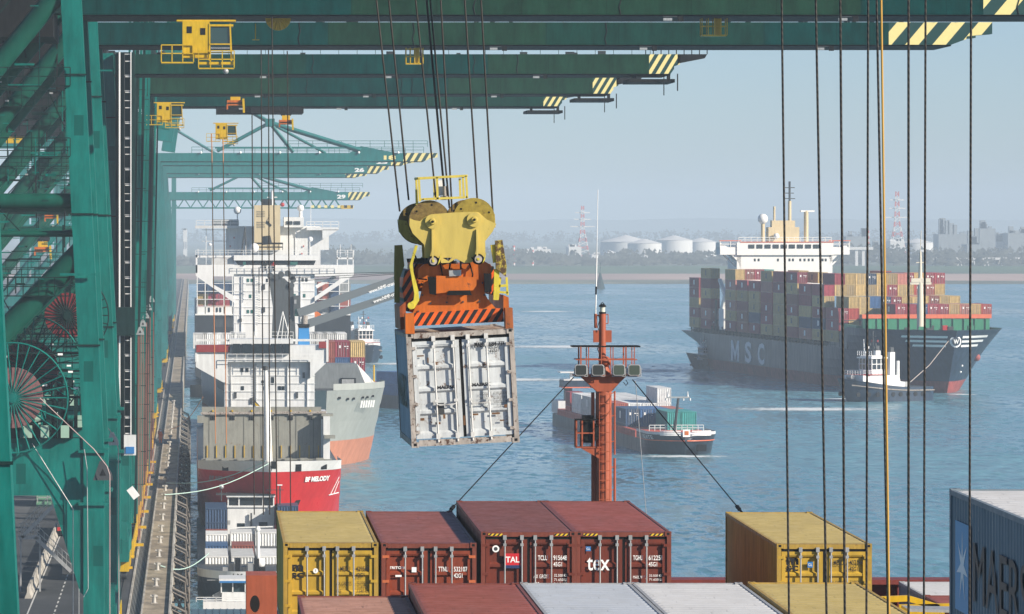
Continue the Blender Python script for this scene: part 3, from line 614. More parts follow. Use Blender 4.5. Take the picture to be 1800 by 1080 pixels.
# ---------------------------------------------------------------- the near ship: hull, hatch coaming, foremast
def onship(x, y, z): return Vector((x, y, z))
sh = empty('container_ship', (12, 150, 0), 'near container ship whose stacked deck fills the foreground, rust-red foremast and coaming', 'container ship')
hullred = paint('deck_red_oxide', (0.20, 0.035, 0.025), 0.5, 0.25, 0.1)
b = MB(dgrey); prof = [(1.6, 60), (1.6, 165), (3.5, 185), (8, 205), (14, 213), (20, 205), (24.5, 185), (26.4, 165), (26.4, 60)]
b.prism([(x, y, 0.5) for x, y in prof], (0, 0, 20.5)); b.bx(1.8, 19.5, 119.5, 136.5, 20.9, 26.9); b.bx(1.8, 19.5, 92.5, 107.5, 20.9, 26.9); b.bx(12.2, 19.5, 66, 81.5, 20.9, 30.45); b.build('hull', sh)
b = MB(hullred); b.prism([(x*0.98+0.3, y-0.8, 21.0) for x, y in prof], (0, 0, 0.25)); b.build('deck', sh)
b = MB(hullred); z1 = P(1300, 1017, 142).z
b.bx(2.6, 24.0, 142, 142.5, 21.2, z1); b.bx(2.6, 24.0, 141.4, 142.0, z1-0.14, z1)
for k in range(24): x = 2.9+k*0.9; b.bx(x, x+0.12, 141.5, 142, 21.2, z1-0.14)
b.build('coaming', sh)
lb = MB(black)
for k in range(9): x = 3+k*2.55; lb.bx(x, x+0.3, 123.5, 124.2, 21, 25)
lb.build('lashing_bridge', sh)
# red housing with an oval opening at the left side
q0 = P(433, 1012, 121); q1 = P(487, 1012, 121)
b = MB(mastred); cx, cz = P(448, 1062, 121).x, P(448, 1062, 121).z; n = 20
out = []; inn = []
for i in range(n):
    a = 2*math.pi*i/n; inn.append((cx+0.125*math.cos(a), 121, cz+0.22*math.sin(a)))
    k = 1/max(abs(math.cos(a)), abs(math.sin(a))); out.append((min(q1.x, max(q0.x, cx+0.75*k*math.cos(a))), 121, min(q0.z, max(q0.z-3, cz+0.75*k*math.sin(a)))))
vs = out+inn; b.add(vs+[Vector(v)+Vector((0, 0.12, 0)) for v in vs], [(i, (i+1) % n, n+(i+1) % n, n+i) for i in range(n)]+[(n+i, n+(i+1) % n, 3*n+(i+1) % n, 3*n+i) for i in range(n)])
b.bx(q0.x, q1.x, 121.02, 122.5, q0.z-0.02, q0.z+0.0); b.bx(q0.x+0.0, q0.x+0.02, 121.1, 122.5, 21, q0.z-0.02); b.bx(q0.x, q1.x, 122.4, 122.5, 21, q0.z-0.02, black); b.bx(q0.x, q1.x, 121, 121.1, 21, cz-0.75)
b.build('deck_housing', sh)
# yellow hatch frame right
D = 128; b = MB(yel)
def fr(a, c_, dd=0, w_=0.16): b.beam(P(a[0], a[1], D+dd), P(c_[0], c_[1], D+dd), w_)
fr((1549, 1054), (1596, 1052)); fr((1596, 1052), (1650, 1068)); fr((1549, 1054), (1580, 1076)); fr((1580, 1068), (1672, 1066)); b.bx(P(1552, 0, D).x, P(1640, 0, D).x, D-2, D-1.8, P(0, 1085, D).z, P(0, 1064, D).z); b.build('hatch_frame', sh)
b = MB(galv); b.beam(P(1590, 1070, D-3), P(1680, 1072, D-3), 1.2, 0.07); b.build('hatch_cover', sh)
# foremast
MD = 150.0; k_ = F/MD
def M_(px, py, dy=0): return P(px, py, MD) + Vector((0, dy, 0))
mast = MB(mastred); base = M_(1060, 1000); mast.tube((M_(1062, 0).x, MD, 21.2), M_(1061, 668), 14/k_, 20); mast.tube(M_(1061, 668), M_(1059, 640), 14/k_, 20, 11/k_)
mast.tube(M_(1059, 645), M_(1059, 552), 6.0/k_, 16)
mast.xz([(M_(1024, 661).x, M_(1024, 661).z), (M_(1100, 661).x, M_(0, 661).z), (M_(1060, 661).x+0.25, M_(0, 690).z), (M_(1052, 661).x, M_(0, 690).z)], MD-0.02, MD+0.02)
mo = mast.build('foremast', sh)
b = MB(mastred)       # platform with rail
zf, zt_, zr = M_(0, 660).z, M_(0, 632).z, M_(0, 609).z
xl, xr = M_(1008, 0).x, M_(1121, 0).x
b.bx(xl, xr, MD-0.38, MD+0.5, zf-0.02, zf+0.03)
for s_ in (-0.36, 0.48):
    b.beam((xl+0.05, MD+s_, zt_), (xr-0.05, MD+s_, zt_), 0.035); 
    for t_ in (0.10, 0.22, 0.42, 0.60, 0.80, 0.93): b.beam((xl+(xr-xl)*t_, MD+s_, zf), (xl+(xr-xl)*t_, MD+s_, zr), 0.045 if t_ in (0.10, 0.80) else 0.03)
b.xz([(M_(1019, 0).x, zf-0.02), (M_(1100, 0).x, zf-0.02), (M_(1072, 0).x, M_(0, 688).z), (M_(1048, 0).x, M_(0, 688).z)], MD-0.25, MD-0.21)
b.xz([(M_(1019, 0).x, zf-0.02), (M_(1100, 0).x, zf-0.02), (M_(1072, 0).x, M_(0, 688).z), (M_(1048, 0).x, M_(0, 688).z)], MD+0.21, MD+0.25)
b.build('platform', mo)
b = MB(black); b.path([(xl-0.04, MD-0.36, zr), (xr+0.03, MD-0.36, zr), (xr+0.03, MD+0.48, zr), (xl-0.04, MD+0.48, zr), (xl-0.04, MD-0.36, zr)], 0.026); b.build('top_rail', mo)
for i, px in enumerate((1019, 1049, 1085.5, 1112.5)):
    c0 = M_(px, 650, -0.52); hw, hh = 10.8/k_, 9.8/k_; y0 = c0.y
    b = MB(galv); pts = []
    cor = 0.26
    oc = lambda s1, y: [(c0.x+a*hw*s1, y, c0.z+c*hh*s1) for a, c in ((-1, -1+cor), (-1+cor, -1), (1-cor, -1), (1, -1+cor), (1, 1-cor), (1-cor, 1), (-1+cor, 1), (-1, 1-cor))]
    A, B_ = oc(1.0, y0), oc(0.86, y0-0.004); n = 8
    b.add(A+B_, [(j, (j+1) % n, n+(j+1) % n, n+j) for j in range(n)]); b.prism(oc(0.99, y0+0.004), (0, 0.10, 0), dgrey); b.tube((c0.x, y0+0.1, c0.z), (c0.x, y0+0.28, c0.z), 0.12, 10, 0.05, dgrey)
    b.path([(c0.x-hw*1.08, y0+0.05, c0.z+hh*0.3), (c0.x-hw*1.08, y0+0.05, c0.z-hh*1.15), (c0.x+hw*1.08, y0+0.05, c0.z-hh*1.15), (c0.x+hw*1.08, y0+0.05, c0.z+hh*0.3)], 0.014)
    fl = b.build('floodlight', mo); g = MB(lampglass if i > 1 else plain('dark_lamp_glass', (0.03, 0.035, 0.035), 0.12, 0, 0.8)); g.add(oc(0.85, y0-0.001), [tuple(range(8))]); g.build('lens', fl)
# ladders and pipes
b = MB(mastred)
xa, xb = M_(1052, 0).x, M_(1077, 0).x
for x in (xa, xb-0.12): b.beam((x, MD-0.34, 21.2), (x, MD-0.34, M_(0, 690).z), 0.02)
z = 21.5
while z < M_(0, 692).z: b.beam((xa, MD-0.34, z), (xb-0.12, MD-0.34, z), 0.022); b.beam((xa, MD-0.34, z), (xa, MD-0.2, z), 0.02); z += 0.30
b.build('ladder', mo)
b = MB(mastred); x = M_(1081, 0).x
b.tube((x, MD+0.1, M_(0, 800).z), (x, MD+0.1, M_(0, 688).z), 0.028); b.tube((x+0.0, MD+0.1, 21.2), (x, MD+0.1, M_(0, 806).z), 0.04)
for py in (690, 730, 775, 820, 860): b.beam((x, MD+0.1, M_(0, py).z), (M_(1066, 0).x, MD+0.05, M_(0, py+6).z), 0.025)
x = M_(1042, 0).x; b.tube((x, MD, M_(0, 690).z), (x, MD, M_(0, 785).z), 0.055); b.tube((x, MD, 21.2), (x, MD, M_(0, 792).z), 0.05); b.tube((M_(1046, 0).x, MD, M_(0, 800).z), (M_(1046, 0).x, MD, 21), 0.06)
b.build('pipe', mo)
# side basket with horn
z0, z1_ = M_(0, 785).z, M_(0, 737).z; x0, x1 = M_(1011, 0).x, M_(1044, 0).x
b = MB(mastred)
b.bx(x0, x1+0.2, MD-0.28, MD+0.3, z0-0.04, z0); b.xz([(x0+0.15, z0-0.04), (M_(1053, 0).x, z0-0.04), (M_(1053, 0).x, z0-0.38)], MD-0.26, MD-0.22)
for x in (x0+0.02, x0+0.2, x1-0.03):
    for y in (MD-0.27, MD+0.29): b.beam((x, y, z0), (x, y, z1_), 0.045)
for y in (MD-0.27, MD+0.29): b.beam((x0, y, (z0+z1_)/2), (x1, y, (z0+z1_)/2), 0.04)
b.build('side_basket', mo)
b = MB(black); b.path([(x0-0.05, MD-0.3, z1_), (x1+0.25, MD-0.3, z1_)], 0.028); b.tube((x1-0.1, MD-0.2, z0+0.45), (x1-0.1, MD+0.35, z0+0.45), 0.30, 18, 0.22); b.bx(x0+0.22, x1-0.02, MD-0.15, MD+0.2, z0+0.12, z1_+0.12); b.build('horn', mo)
# top lantern, boxes, brackets, whip aerial
b = MB(black); c0 = M_(1059, 552); b.tube(c0, c0+Vector((0, 0, 0.06)), 0.11, 14); b.tube(c0+Vector((0, 0, 0.22)), c0+Vector((0, 0, 0.26)), 0.12, 14); b.tube(c0+Vector((0, 0, 0.26)), c0+Vector((0, 0, 0.31)), 0.11, 14, 0.05); b.path([c0+Vector((-0.06, 0, 0.30)), c0+Vector((0, 0, 0.36)), c0+Vector((0.06, 0, 0.30))], 0.014)
la = b.build('lantern', mo); b = MB(plain('lantern_glass', (0.6, 0.6, 0.5), 0.2)); b.tube(c0+Vector((0, 0, 0.06)), c0+Vector((0, 0, 0.22)), 0.085, 14); b.build('lens', la)
b = MB(mastred); b.bx(M_(1043, 0).x, M_(1075, 0).x, MD-0.05, MD+0.08, M_(0, 602).z, M_(0, 581).z); b.build('box', mo)
b = MB(mastred); b.path([M_(1063, 553), M_(1069, 553), M_(1069, 569), M_(1063, 569)], 0.016); b.path([M_(1047, 552), M_(1047, 577)], 0.05, 8); b.path([M_(1047, 555), M_(1056, 555)], 0.02); b.ball(M_(1063, 636, -0.1), 0.20, sz=0.9); b.build('bracket', mo)
b = MB(black); b.path([M_(1051, 553, -0.08), M_(1054, 562, -0.08), M_(1050, 575, -0.08), M_(1053, 582, -0.1)], 0.013); b.path([M_(1053, 603, -0.1), M_(1050, 614, -0.1), M_(1054, 624, -0.1), M_(1051, 634, -0.1)], 0.015); b.path([M_(1100, 668), M_(1104, 674), M_(1100, 678), M_(1096, 672)], 0.012); b.build('cable', mo)
b = MB(white2); b.tube(M_(1047, 552), M_(1049, 450), 0.022, 6); b.tube(M_(1049, 450), M_(1051, 334), 0.012, 6); b.build('whip_aerial', mo)
b = MB(black); b.tube(M_(1047.6, 518), M_(1047.8, 504), 0.03, 6); b.build('aerial_joint', mo)
for a, c_ in (((1008, 664), (787, 902)), ((1112, 668), (1305, 902))):
    b = MB(black); p, q = P(*a, MD-0.3), P(*c_, 137.5); b.tube(p, q, 0.018, 6); b.tube(p.lerp(q, 0.955), p.lerp(q, 0.975), 0.06, 6); b.tube(p.lerp(q, 0.985), q, 0.035, 6); b.build('stay_wire', mo)
b = MB(galv); b.tube(M_(1117, 670), M_(1104, 884, -6), 0.012, 5); b.build('signal_line', mo)
# ================================================================ SPREADER AND HANGING CONTAINER
HD = 108.0; hk = F/HD
rotH = Matrix.Rotation(R(-3.0), 3, 'Y') @ Matrix.Rotation(R(-0.4), 3, 'X')
wh = paint('worn_white', (0.56, 0.59, 0.60), 0.45, 0.26, 0.36, 2.2, rustcol=(0.14, 0.07, 0.035)); wh_f = paint('rusty_white_frame', (0.42, 0.38, 0.34), 0.6, 0.35, 0.50, 3.0, rustcol=(0.07, 0.03, 0.016))
wh_s = paint('rusty_grey_blue_side', (0.30, 0.38, 0.44), 0.5, 0.25, 0.25, 1.5, rustcol=(0.08, 0.04, 0.02)); rod_r = paint('rusty_rod', (0.62, 0.62, 0.60), 0.5, 0.25, 0.30, 5.0, rustcol=(0.16, 0.08, 0.04))
tl = P(713.5, 586.5, HD)
o = tl + rotH @ Vector((1.219, 0, -2.59))
hc = container('shipping_container', o, rotH, 6.06, 2.59, wh, wh_f, paint('rusty_roof', (0.45, 0.36, 0.28), 0.6, 0.4, 0.5, 1.5), 'rust-stained white container hanging in the air from the orange spreader', group=None, rods=rod_r, hinge=wh_f,
    marks=[('MAEU', 0.630, 0.27, 0.125, 0.24, txt_k, 0.03), ('684 774', 0.765, 0.27, 0.125, 0.37, txt_k, 0.03), ('6', 0.945, 0.28, 0.11, 0.05, txt_k, 0), ('22G1', 0.765, 0.42, 0.10, 0.22, txt_k, 0.012),
           ('MAERSK', 0.265, 1.22, 0.08, 0.42, txt_k, 0.05), ('MAERSK', 0.59, 1.20, 0.08, 0.42, txt_k, 0.05), ('GROSS WT', 0.655, 1.42, 0.06, 0.26, txt_k, 0), ('67.200 LB 30.480 KG', 0.78, 1.42, 0.06, 0.42, txt_k, 0), ('PAYLOAD', 0.655, 1.52, 0.06, 0.24, txt_k, 0), ('62.150 LB 28.190 KG', 0.78, 1.52, 0.06, 0.42, txt_k, 0), ('TARE WT', 0.655, 1.62, 0.06, 0.24, txt_k, 0), ('5.050 LB 2.290 KG', 0.78, 1.62, 0.06, 0.42, txt_k, 0), ('CUBE', 0.655, 1.72, 0.06, 0.18, txt_k, 0), ('1.172 FT 33.2 M', 0.78, 1.72, 0.06, 0.40, txt_k, 0)])
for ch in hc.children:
    if ch.name.startswith('side_panels'): ch.data.materials[0] = wh_s  # side panels greyer and bluer than the white doors
b = MB(txt_k); b.text('MAERSK', (-1.2225, 5.3, 0.85), (0, -1, 0), (0, 0, 1), 0.75, 4.4, None, 0.03); b.build('lettering', hc, world=False)
rsm = paint('rust_run', (0.16, 0.075, 0.03), 0.8, 0.4, 0.4, 4.0)
for x_, z_, w_, h_ in ((-0.45, 0.62, 0.05, 0.10), (-0.95, 0.60, 0.10, 0.06), (0.25, 0.66, 0.14, 0.04), (0.72, 0.66, 0.18, 0.04), (0.95, 0.80, 0.07, 0.07), (-0.92, 2.05, 0.16, 0.03), (-0.75, 1.9, 0.03, 0.12), (0.0, 0.45, 0.05, 0.22), (-0.1, 0.55, 0.03, 0.3), (0.85, 0.5, 0.1, 0.03), (-0.6, 0.5, 0.12, 0.05)): plate(hc, x_-w_/2, x_+w_/2, z_, z_+h_, rsm, 'rust_streak', 0.036)
plate(hc, -0.62, -0.44, 0.72, 0.98, dgrey, 'patch', 0.04)
sp_ = empty('container_spreader', P(805, 580, HD+3), 'orange container spreader under a yellow headblock with four hoist sheaves, hanging on steel ropes', 'spreader')
H0 = HD+0.0
def H_(px, py, y=0.0): return P(px, py, HD)+Vector((0, y, 0))
def hpoly(pts, y0, y1, mat):
    b = MB(mat); b.prism([H_(px, py, y0) for px, py in pts], (0, y1-y0, 0)); return b
# zoomed coordinates of the crop (3.484 px per photo px, from 690,290)
def Z(x, y): return (690+x/3.484, 290+y/3.484)
def zp(*pts): return [Z(x, y) for x, y in pts]
# orange end frame
plate_pts = zp((165, 640), (200, 610), (300, 600), (330, 640), (460, 640), (490, 590), (570, 590), (612, 615), (612, 715), (560, 710), (575, 790), (590, 820), (640, 880), (690, 885), (690, 965), (130, 990), (130, 910), (175, 820), (200, 720), (165, 715))
fb = hpoly(plate_pts, 0.55, 0.75, oran)
fb.build('end_frame', sp_)
b = hpoly(zp((272, 680), (520, 690), (520, 740), (500, 770), (272, 790)), 0.35, 0.60, oran)
b.build('centre_box', sp_)
b = MB(black); 
for pts in (zp((218, 684), (272, 690), (272, 800), (232, 792)), zp((565, 665), (612, 668), (612, 780), (570, 782)), zp((335, 800), (350, 772), (480, 770), (490, 800)), zp((90, 575), (200, 572), (200, 600), (95, 600))): b.prism([H_(px, py, 0.30) for px, py in pts], (0, 0.1, 0))
b.build('rubber_buffer', sp_)
hz = bands('hazard_orange_black', (0.75, 0.12, 0.012), (0.015, 0.013, 0.012), 5.2, 0.62, (0, 2), 0.5, 0.3)
b = hpoly(zp((130, 912), (685, 880), (690, 962), (132, 990)), 0.40, 0.56, hz); b.build('striped_beam', sp_)
# corner posts
b = hpoly(zp((78, 912), (132, 908), (136, 1035), (80, 1035)), -0.02, 0.5, oran); b.build('corner_post', sp_)
b = hpoly(zp((690, 878), (735, 876), (740, 1000), (693, 1003)), -0.02, 0.5, paint('worn_orange', (0.42, 0.12, 0.03), 0.5, 0.4, 0.4, 3.0, rustcol=(0.05, 0.03, 0.02))); b.build('corner_post', sp_)
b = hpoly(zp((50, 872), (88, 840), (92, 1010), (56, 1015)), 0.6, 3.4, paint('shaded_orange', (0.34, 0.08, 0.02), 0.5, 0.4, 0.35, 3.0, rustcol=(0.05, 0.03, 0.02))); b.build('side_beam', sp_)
b = hpoly(zp((690, 800), (722, 815), (725, 900), (690, 900)), 0.6, 6.0, oran); b.build('side_beam', sp_)
# striped flank behind (left) and right
b = hpoly(zp((88, 650), (122, 645), (145, 760), (155, 880), (135, 910), (92, 900), (68, 760)), 0.8, 4.4, hz); b.build('striped_flank', sp_)
b = hpoly(zp((612, 620), (634, 625), (636, 800), (615, 800)), 0.8, 3.0, hz); b.build('striped_flank', sp_)
# machinery between
b = MB(dgrey); 
for i in range(14):
    rr = random.Random(i); x = 110+rr.random()*480; b.beam(H_(*Z(x, 575+rr.random()*30), 1.0+rr.random()), H_(*Z(x+rr.uniform(-60, 60), 600+rr.random()*150), 1.2+rr.random()), 0.06+0.08*rr.random())
b.bx(H_(*Z(150, 0)).x, H_(*Z(620, 0)).x, HD+1.2, HD+4.8, H_(*Z(0, 780)).z, H_(*Z(0, 610)).z, oran); b.build('machinery', sp_)
b = MB(galv); b.prism([H_(*Z(x, y), 0.30) for x, y in ((350, 648), (425, 645), (425, 680), (352, 684))], (0, 0.03, 0)); b.build('data_plate', sp_)
b = MB(black)
for a, c_ in (((300, 612), (300, 760)), ((480, 605), (488, 740)), ((165, 700), (215, 705))): b.path([H_(*Z(*a), 0.5), H_(*Z((a[0]+c_[0])/2+14, (a[1]+c_[1])/2), 0.42), H_(*Z(*c_), 0.5)], 0.018, 6)
for k in range(7): b.path([H_(*Z(150+k*70, 560), 0.9), H_(*Z(165+k*66, 600+(k*37) % 50), 0.7), H_(*Z(140+k*72, 640+(k*53) % 60), 0.95)], 0.022, 6)
b.build('hydraulic_hose', sp_)
b = MB(dgrey)
for x_, y_ in [(185, 730), (190, 800), (560, 725), (572, 800), (310, 720), (470, 715), (240, 850), (340, 845), (440, 842), (540, 840), (620, 892), (165, 900)]: c0 = H_(*Z(x_, y_), 0.55); b.tube(c0+Vector((0, -0.03, 0)), c0, 0.022, 8)
b.build('bolt', sp_)
# guide arms
fy = MB(yel_worn)
fy.prism([H_(*Z(x, y), 0.1) for x, y in ((140, 492), (157, 495), (125, 605), (130, 660), (160, 770), (165, 830), (135, 880), (108, 888), (92, 870), (105, 848), (130, 830), (135, 790), (105, 620))], (0, 0.12, 0)); fy.tube(H_(*Z(113, 862), 0.02), H_(*Z(113, 862), 0.3), 0.075, 14); fy.build('guide_arm', sp_)
fy = hpoly(zp((25, 495), (72, 492), (85, 620), (55, 700), (22, 710)), 1.0, 1.25, paint('olive_worn_yellow', (0.22, 0.19, 0.03), 0.5, 0.3, 0.3, 3.0)); fy.beam(H_(*Z(40, 700), 1.1), H_(*Z(40, 850), 1.1), 0.12); fy.build('guide_arm', sp_)
fy = hpoly(zp((635, 465), (678, 460), (705, 620), (700, 685), (640, 640)), 0.3, 0.5, paint('rusty_yellow', (0.50, 0.40, 0.05), 0.6, 0.4, 0.75, 3.5, rustcol=(0.07, 0.04, 0.02))); fy.build('guide_arm', sp_)
b = MB(yel_worn)
for a, c_, w_ in (((620, 490), (636, 600), 0.10), ((645, 640), (640, 830), 0.12), ((705, 690), (712, 800), 0.05), ((640, 745), (712, 740), 0.06), ((650, 780), (712, 785), 0.05), ((665, 690), (650, 820), 0.06)): b.beam(H_(*Z(*a), 0.4), H_(*Z(*c_), 0.4), w_)
b.build('guide_linkage', sp_)
# headblock plates, sheaves, frame on top
hp = zp((170, 345), (205, 318), (240, 303), (380, 292), (470, 288), (530, 290), (580, 335), (638, 362), (615, 410), (570, 468), (572, 565), (200, 572), (196, 490), (125, 420), (106, 372), (107, 328), (140, 340))
hbk = hpoly(hp, 0.15, 0.20, yel_head); hb = hbk.build('headblock', sp_)
b = hpoly(hp, 1.30, 1.36, yel_head); b.build('headblock', sp_)
b = hpoly(zp((290, 560), (345, 590), (370, 566), (480, 566), (500, 590), (480, 600), (440, 600), (390, 575), (350, 600), (300, 602)), 0.14, 0.3, yel_head); b.build('lug', sp_)
for x, y in ((246, 348), (502, 336)):
    b = MB(yel_head); c0 = H_(*Z(x, y), 0.15); b.tube(c0, c0+Vector((0, -0.06, 0)), 0.165, 22); b.tube(c0+Vector((0, -0.06, 0)), c0+Vector((0, -0.14, 0)), 0.075, 12, 0.06); b.tube(c0+Vector((0, -0.14, 0)), c0+Vector((0, -0.16, 0)), 0.03, 8, mat=black); b.build('boss', hb)
    x2 = x-2 if x < 300 else x+15
    b = MB(yel_head); b.prism([H_(*Z(x2-3, 395), 0.10), H_(*Z(x2+8, 395), 0.10), H_(*Z(x2+8, 585), -0.02), H_(*Z(x2-3, 585), -0.02)], (0, 0.1, 0)); b.build('stiffener', hb)
for x, y in ((250, 590), (526, 578)):
    b = MB(dgrey); c0 = H_(*Z(x, y), 0.02); b.tube(c0, c0+Vector((0, 0.35, 0)), 0.125, 18, mat=black); b.tube(c0, c0+Vector((0, -0.03, 0)), 0.085, 14, mat=wh_f); b.tube(c0+Vector((0, -0.03, 0)), c0+Vector((0, -0.05, 0)), 0.03, 8, mat=yel_worn); b.prism([H_(*Z(x+25, y+25), -0.02), H_(*Z(x+48, y-45), -0.02), H_(*Z(x+40, y+5), -0.02)], (0, 0.08, 0), yel_worn); b.build('twist_lock_pin', sp_)
def sheave(x, y, r, dy, wd, mat):
    b = MB(mat); c0 = H_(*Z(x, y), dy); r = r/3.484/hk; n = 40
    b.tube(c0, c0+Vector((0, wd*0.25, 0)), r, n, r*0.90); b.tube(c0+Vector((0, wd*0.75, 0)), c0+Vector((0, wd, 0)), r*0.90, n, r); b.tube(c0+Vector((0, wd*0.25, 0)), c0+Vector((0, wd*0.75, 0)), r*0.90, n)
    rb = 0.93; vs = [c0+Vector((math.cos(t)*r*k, yv, math.sin(t)*r*k)) for k, yv in ((1, -0.001), (rb, -0.001), (rb, 0.03)) for t in [2*math.pi*i/n for i in range(n)]]
    b.add(vs, [(n+i, n+(i+1) % n, (i+1) % n, i) for i in range(n)])
    for q in range(6): t = q*math.pi/3+0.4; b.tube(c0+Vector((math.cos(t)*r*0.78, -0.006, math.sin(t)*r*0.78)), c0+Vector((math.cos(t)*r*0.78, 0.02, math.sin(t)*r*0.78)), 0.025, 8, mat=black)
    b.build('sheave', sp_)
shm = paint('worn_sheave', (0.22, 0.15, 0.04), 0.45, 0.4, 0.45, 3.5, rustcol=(0.06, 0.03, 0.02), streak=False); shy = paint('yellow_sheave', (0.36, 0.27, 0.04), 0.45, 0.35, 0.36, 3.0, rustcol=(0.12, 0.06, 0.02), streak=False)
sheave(232, 345, 128, 0.35, 0.28, shm); sheave(505, 330, 128, 0.35, 0.28, shy); sheave(175, 360, 128, 1.0, 0.28, shm); sheave(470, 340, 128, 1.0, 0.28, shm)
b = MB(paint('worn_sheave2', (0.40, 0.33, 0.06), 0.5, 0.4, 0.4, 3.0)); b.prism([H_(*Z(x, y), 0.95) for x, y in ((47, 335), (100, 345), (120, 410), (190, 480), (190, 495), (100, 460), (55, 410))], (0, 0.6, 0)); b.build('sheave_guard', sp_)
b = MB(yel_head); b.prism([H_(*Z(x, y), 0.5) for x, y in ((580, 335), (635, 300), (640, 385), (600, 372))], (0, 0.5, 0)); b.build('sheave_guard', sp_)
b = MB(paint('frame_yellow', (0.62, 0.50, 0.09), 0.45, 0.2, 0.2, 3.0))
for y in (0.3, 1.6):
    for a, c_ in (((160, 82), (458, 66)), ((165, 85), (172, 225)), ((455, 66), (462, 205)), ((276, 76), (280, 210)), ((436, 80), (440, 190)), ((195, 210), (462, 198))): b.beam(H_(*Z(*a), y), H_(*Z(*c_), y), 0.05, 0.05)
for a in ((160, 82), (458, 66)): b.beam(H_(*Z(*a), 0.3), H_(*Z(*a), 1.6), 0.05)
b.beam(H_(*Z(152, 150), 0.4), H_(*Z(155, 245), 0.4), 0.06); b.build('guard_frame', sp_)
b = MB(white2); b.prism([H_(*Z(x, y), 0.6) for x, y in ((284, 95), (322, 92), (326, 185), (288, 190))], (0, 0.2, 0)); b.build('junction_box', sp_)
b = MB(wh_f); b.tube(H_(*Z(328, 130), 0.5), H_(*Z(330, 200), 0.5), 0.055, 10); b.bx(H_(*Z(305, 0)).x, H_(*Z(345, 0)).x, HD+0.4, HD+0.8, H_(*Z(0, 215)).z, H_(*Z(0, 190)).z); b.build('cable_socket', sp_)
hook = Vector((0, 0, 0))
RP = [((665, 0), (706, 372), 1.0), ((685, 0), (720, 352), 0.45), ((735, 0), (771, 352), 1.1), ((752, 0), (784, 346), 0.5), ((758, 0), (792, 366), 0.45), ((776, 0), (796, 372), 0.3), ((822, 0), (844, 350), 1.1), ((848, 0), (868.5, 372), 0.5)]
for a, c_, dy in RP:
    p, q = H_(*a, dy), H_(*c_, dy); p = q+(p-q)*1.5; b = MB(rope_m); b.tube(p, q, 0.021 if a[0] != 752 else 0.026, 8); b.build('hoist_rope', sp_)
# ---------------------------------------------------------------- ropes of the next hoist, right foreground
RS = [((1374, 0), (1387, 1080)), ((1434, 0), (1453, 1080)), ((1477, 0), (1485, 1080)), ((1526, 0), (1523, 1080)), ((1541, 0), (1561, 1080)), ((1597, 0), (1597, 1080)), ((1627, 0), (1624, 1080)), ((1707, 0), (1704, 1080))]
RL = ['leftmost black hoist rope, crossing the bridge of the large ship', 'black hoist rope just right of the large ship\'s bridge', 'third black hoist rope from the left, above the ship\'s container stacks', 'black hoist rope passing over the wheelhouse of the towing tug', 'black hoist rope running close beside the yellow cable', 'black hoist rope just right of the yellow cable', 'black hoist rope left of the large ship\'s bow mast', 'rightmost black hoist rope, over the large ship\'s bow']
RD = 62.0
def twist(name, col, c2):
    m, t, b = nodes(name); tc = N(t, 'ShaderNodeTexCoord'); sp = N(t, 'ShaderNodeSeparateXYZ'); t.links.new(tc.outputs['Object'], sp.inputs[0])
    wv = N(t, 'ShaderNodeTexWave', Scale=7.0, Distortion=1.5); wv.bands_direction = 'DIAGONAL'; t.links.new(tc.outputs['Object'], wv.inputs['Vector'])
    t.links.new(ramp(t, wv.outputs[1], [(0.2, col), (0.9, c2)]), b.inputs['Base Color']); b.inputs['Roughness'].default_value = 0.45; b.inputs['Metallic'].default_value = 0.3; return m
rope_t = twist('twisted_wire_rope', (0.012, 0.010, 0.009), (0.050, 0.040, 0.032))
for i, ((a, c_), lb_) in enumerate(zip(RS, RL)):
    p, q = P(*a, RD+i*0.15), P(*c_, RD+i*0.15); d_ = (q-p); p = p-d_*0.4; q = q+d_*0.12
    b = MB(rope_t); b.tube(p, q, 0.0145+0.001*(i % 3), 10); o = b.build('hoist_rope'); tag(o, lb_, 'steel rope', 'black hoist ropes in the right foreground')
p, q = P(1549, 0, RD), P(1563, 1080, RD); d_ = q-p
b = MB(rope_y); b.tube(p-d_*0.4, q+d_*0.12, 0.0145, 10); tag(b.build('hoist_cable'), 'yellow cable hanging among the black ropes at right', 'cable')
# thin ropes of the farther cranes, left of centre
for i, (a, c_, dd, col, lb_) in enumerate([((459, 88), (463, 905), 250, rope_m, 'thin dark rope, leftmost of the ropes before the moored ships'), ((472, 88), (474, 905), 250, rope_m, 'thin dark rope in the pair before the white superstructures'), ((478, 30), (487, 912), 240, rope_m, 'thin dark rope hanging from the yellow wheel under the boom'), ((505, 90), (511, 912), 250, rope_m, 'thin dark rope right of the yellow wheel, over the red bow'), ((443, 200), (447, 905), 260, rope_m, 'thin dark rope passing over the upright hatch cover left of its mast'), ((372, 235), (379, 780), 320, ropeo, 'thin rusty rope far left before the white bridge wing'), ((392, 245), (398, 780), 320, ropeo, 'second thin rusty rope before the white bridge wing')]):
    b = MB(col); b.tube(P(*a, dd), P(*c_, dd), 0.035, 6); tag(b.build('crane_rope'), lb_, 'steel rope', 'thin ropes in front of the moored ships')
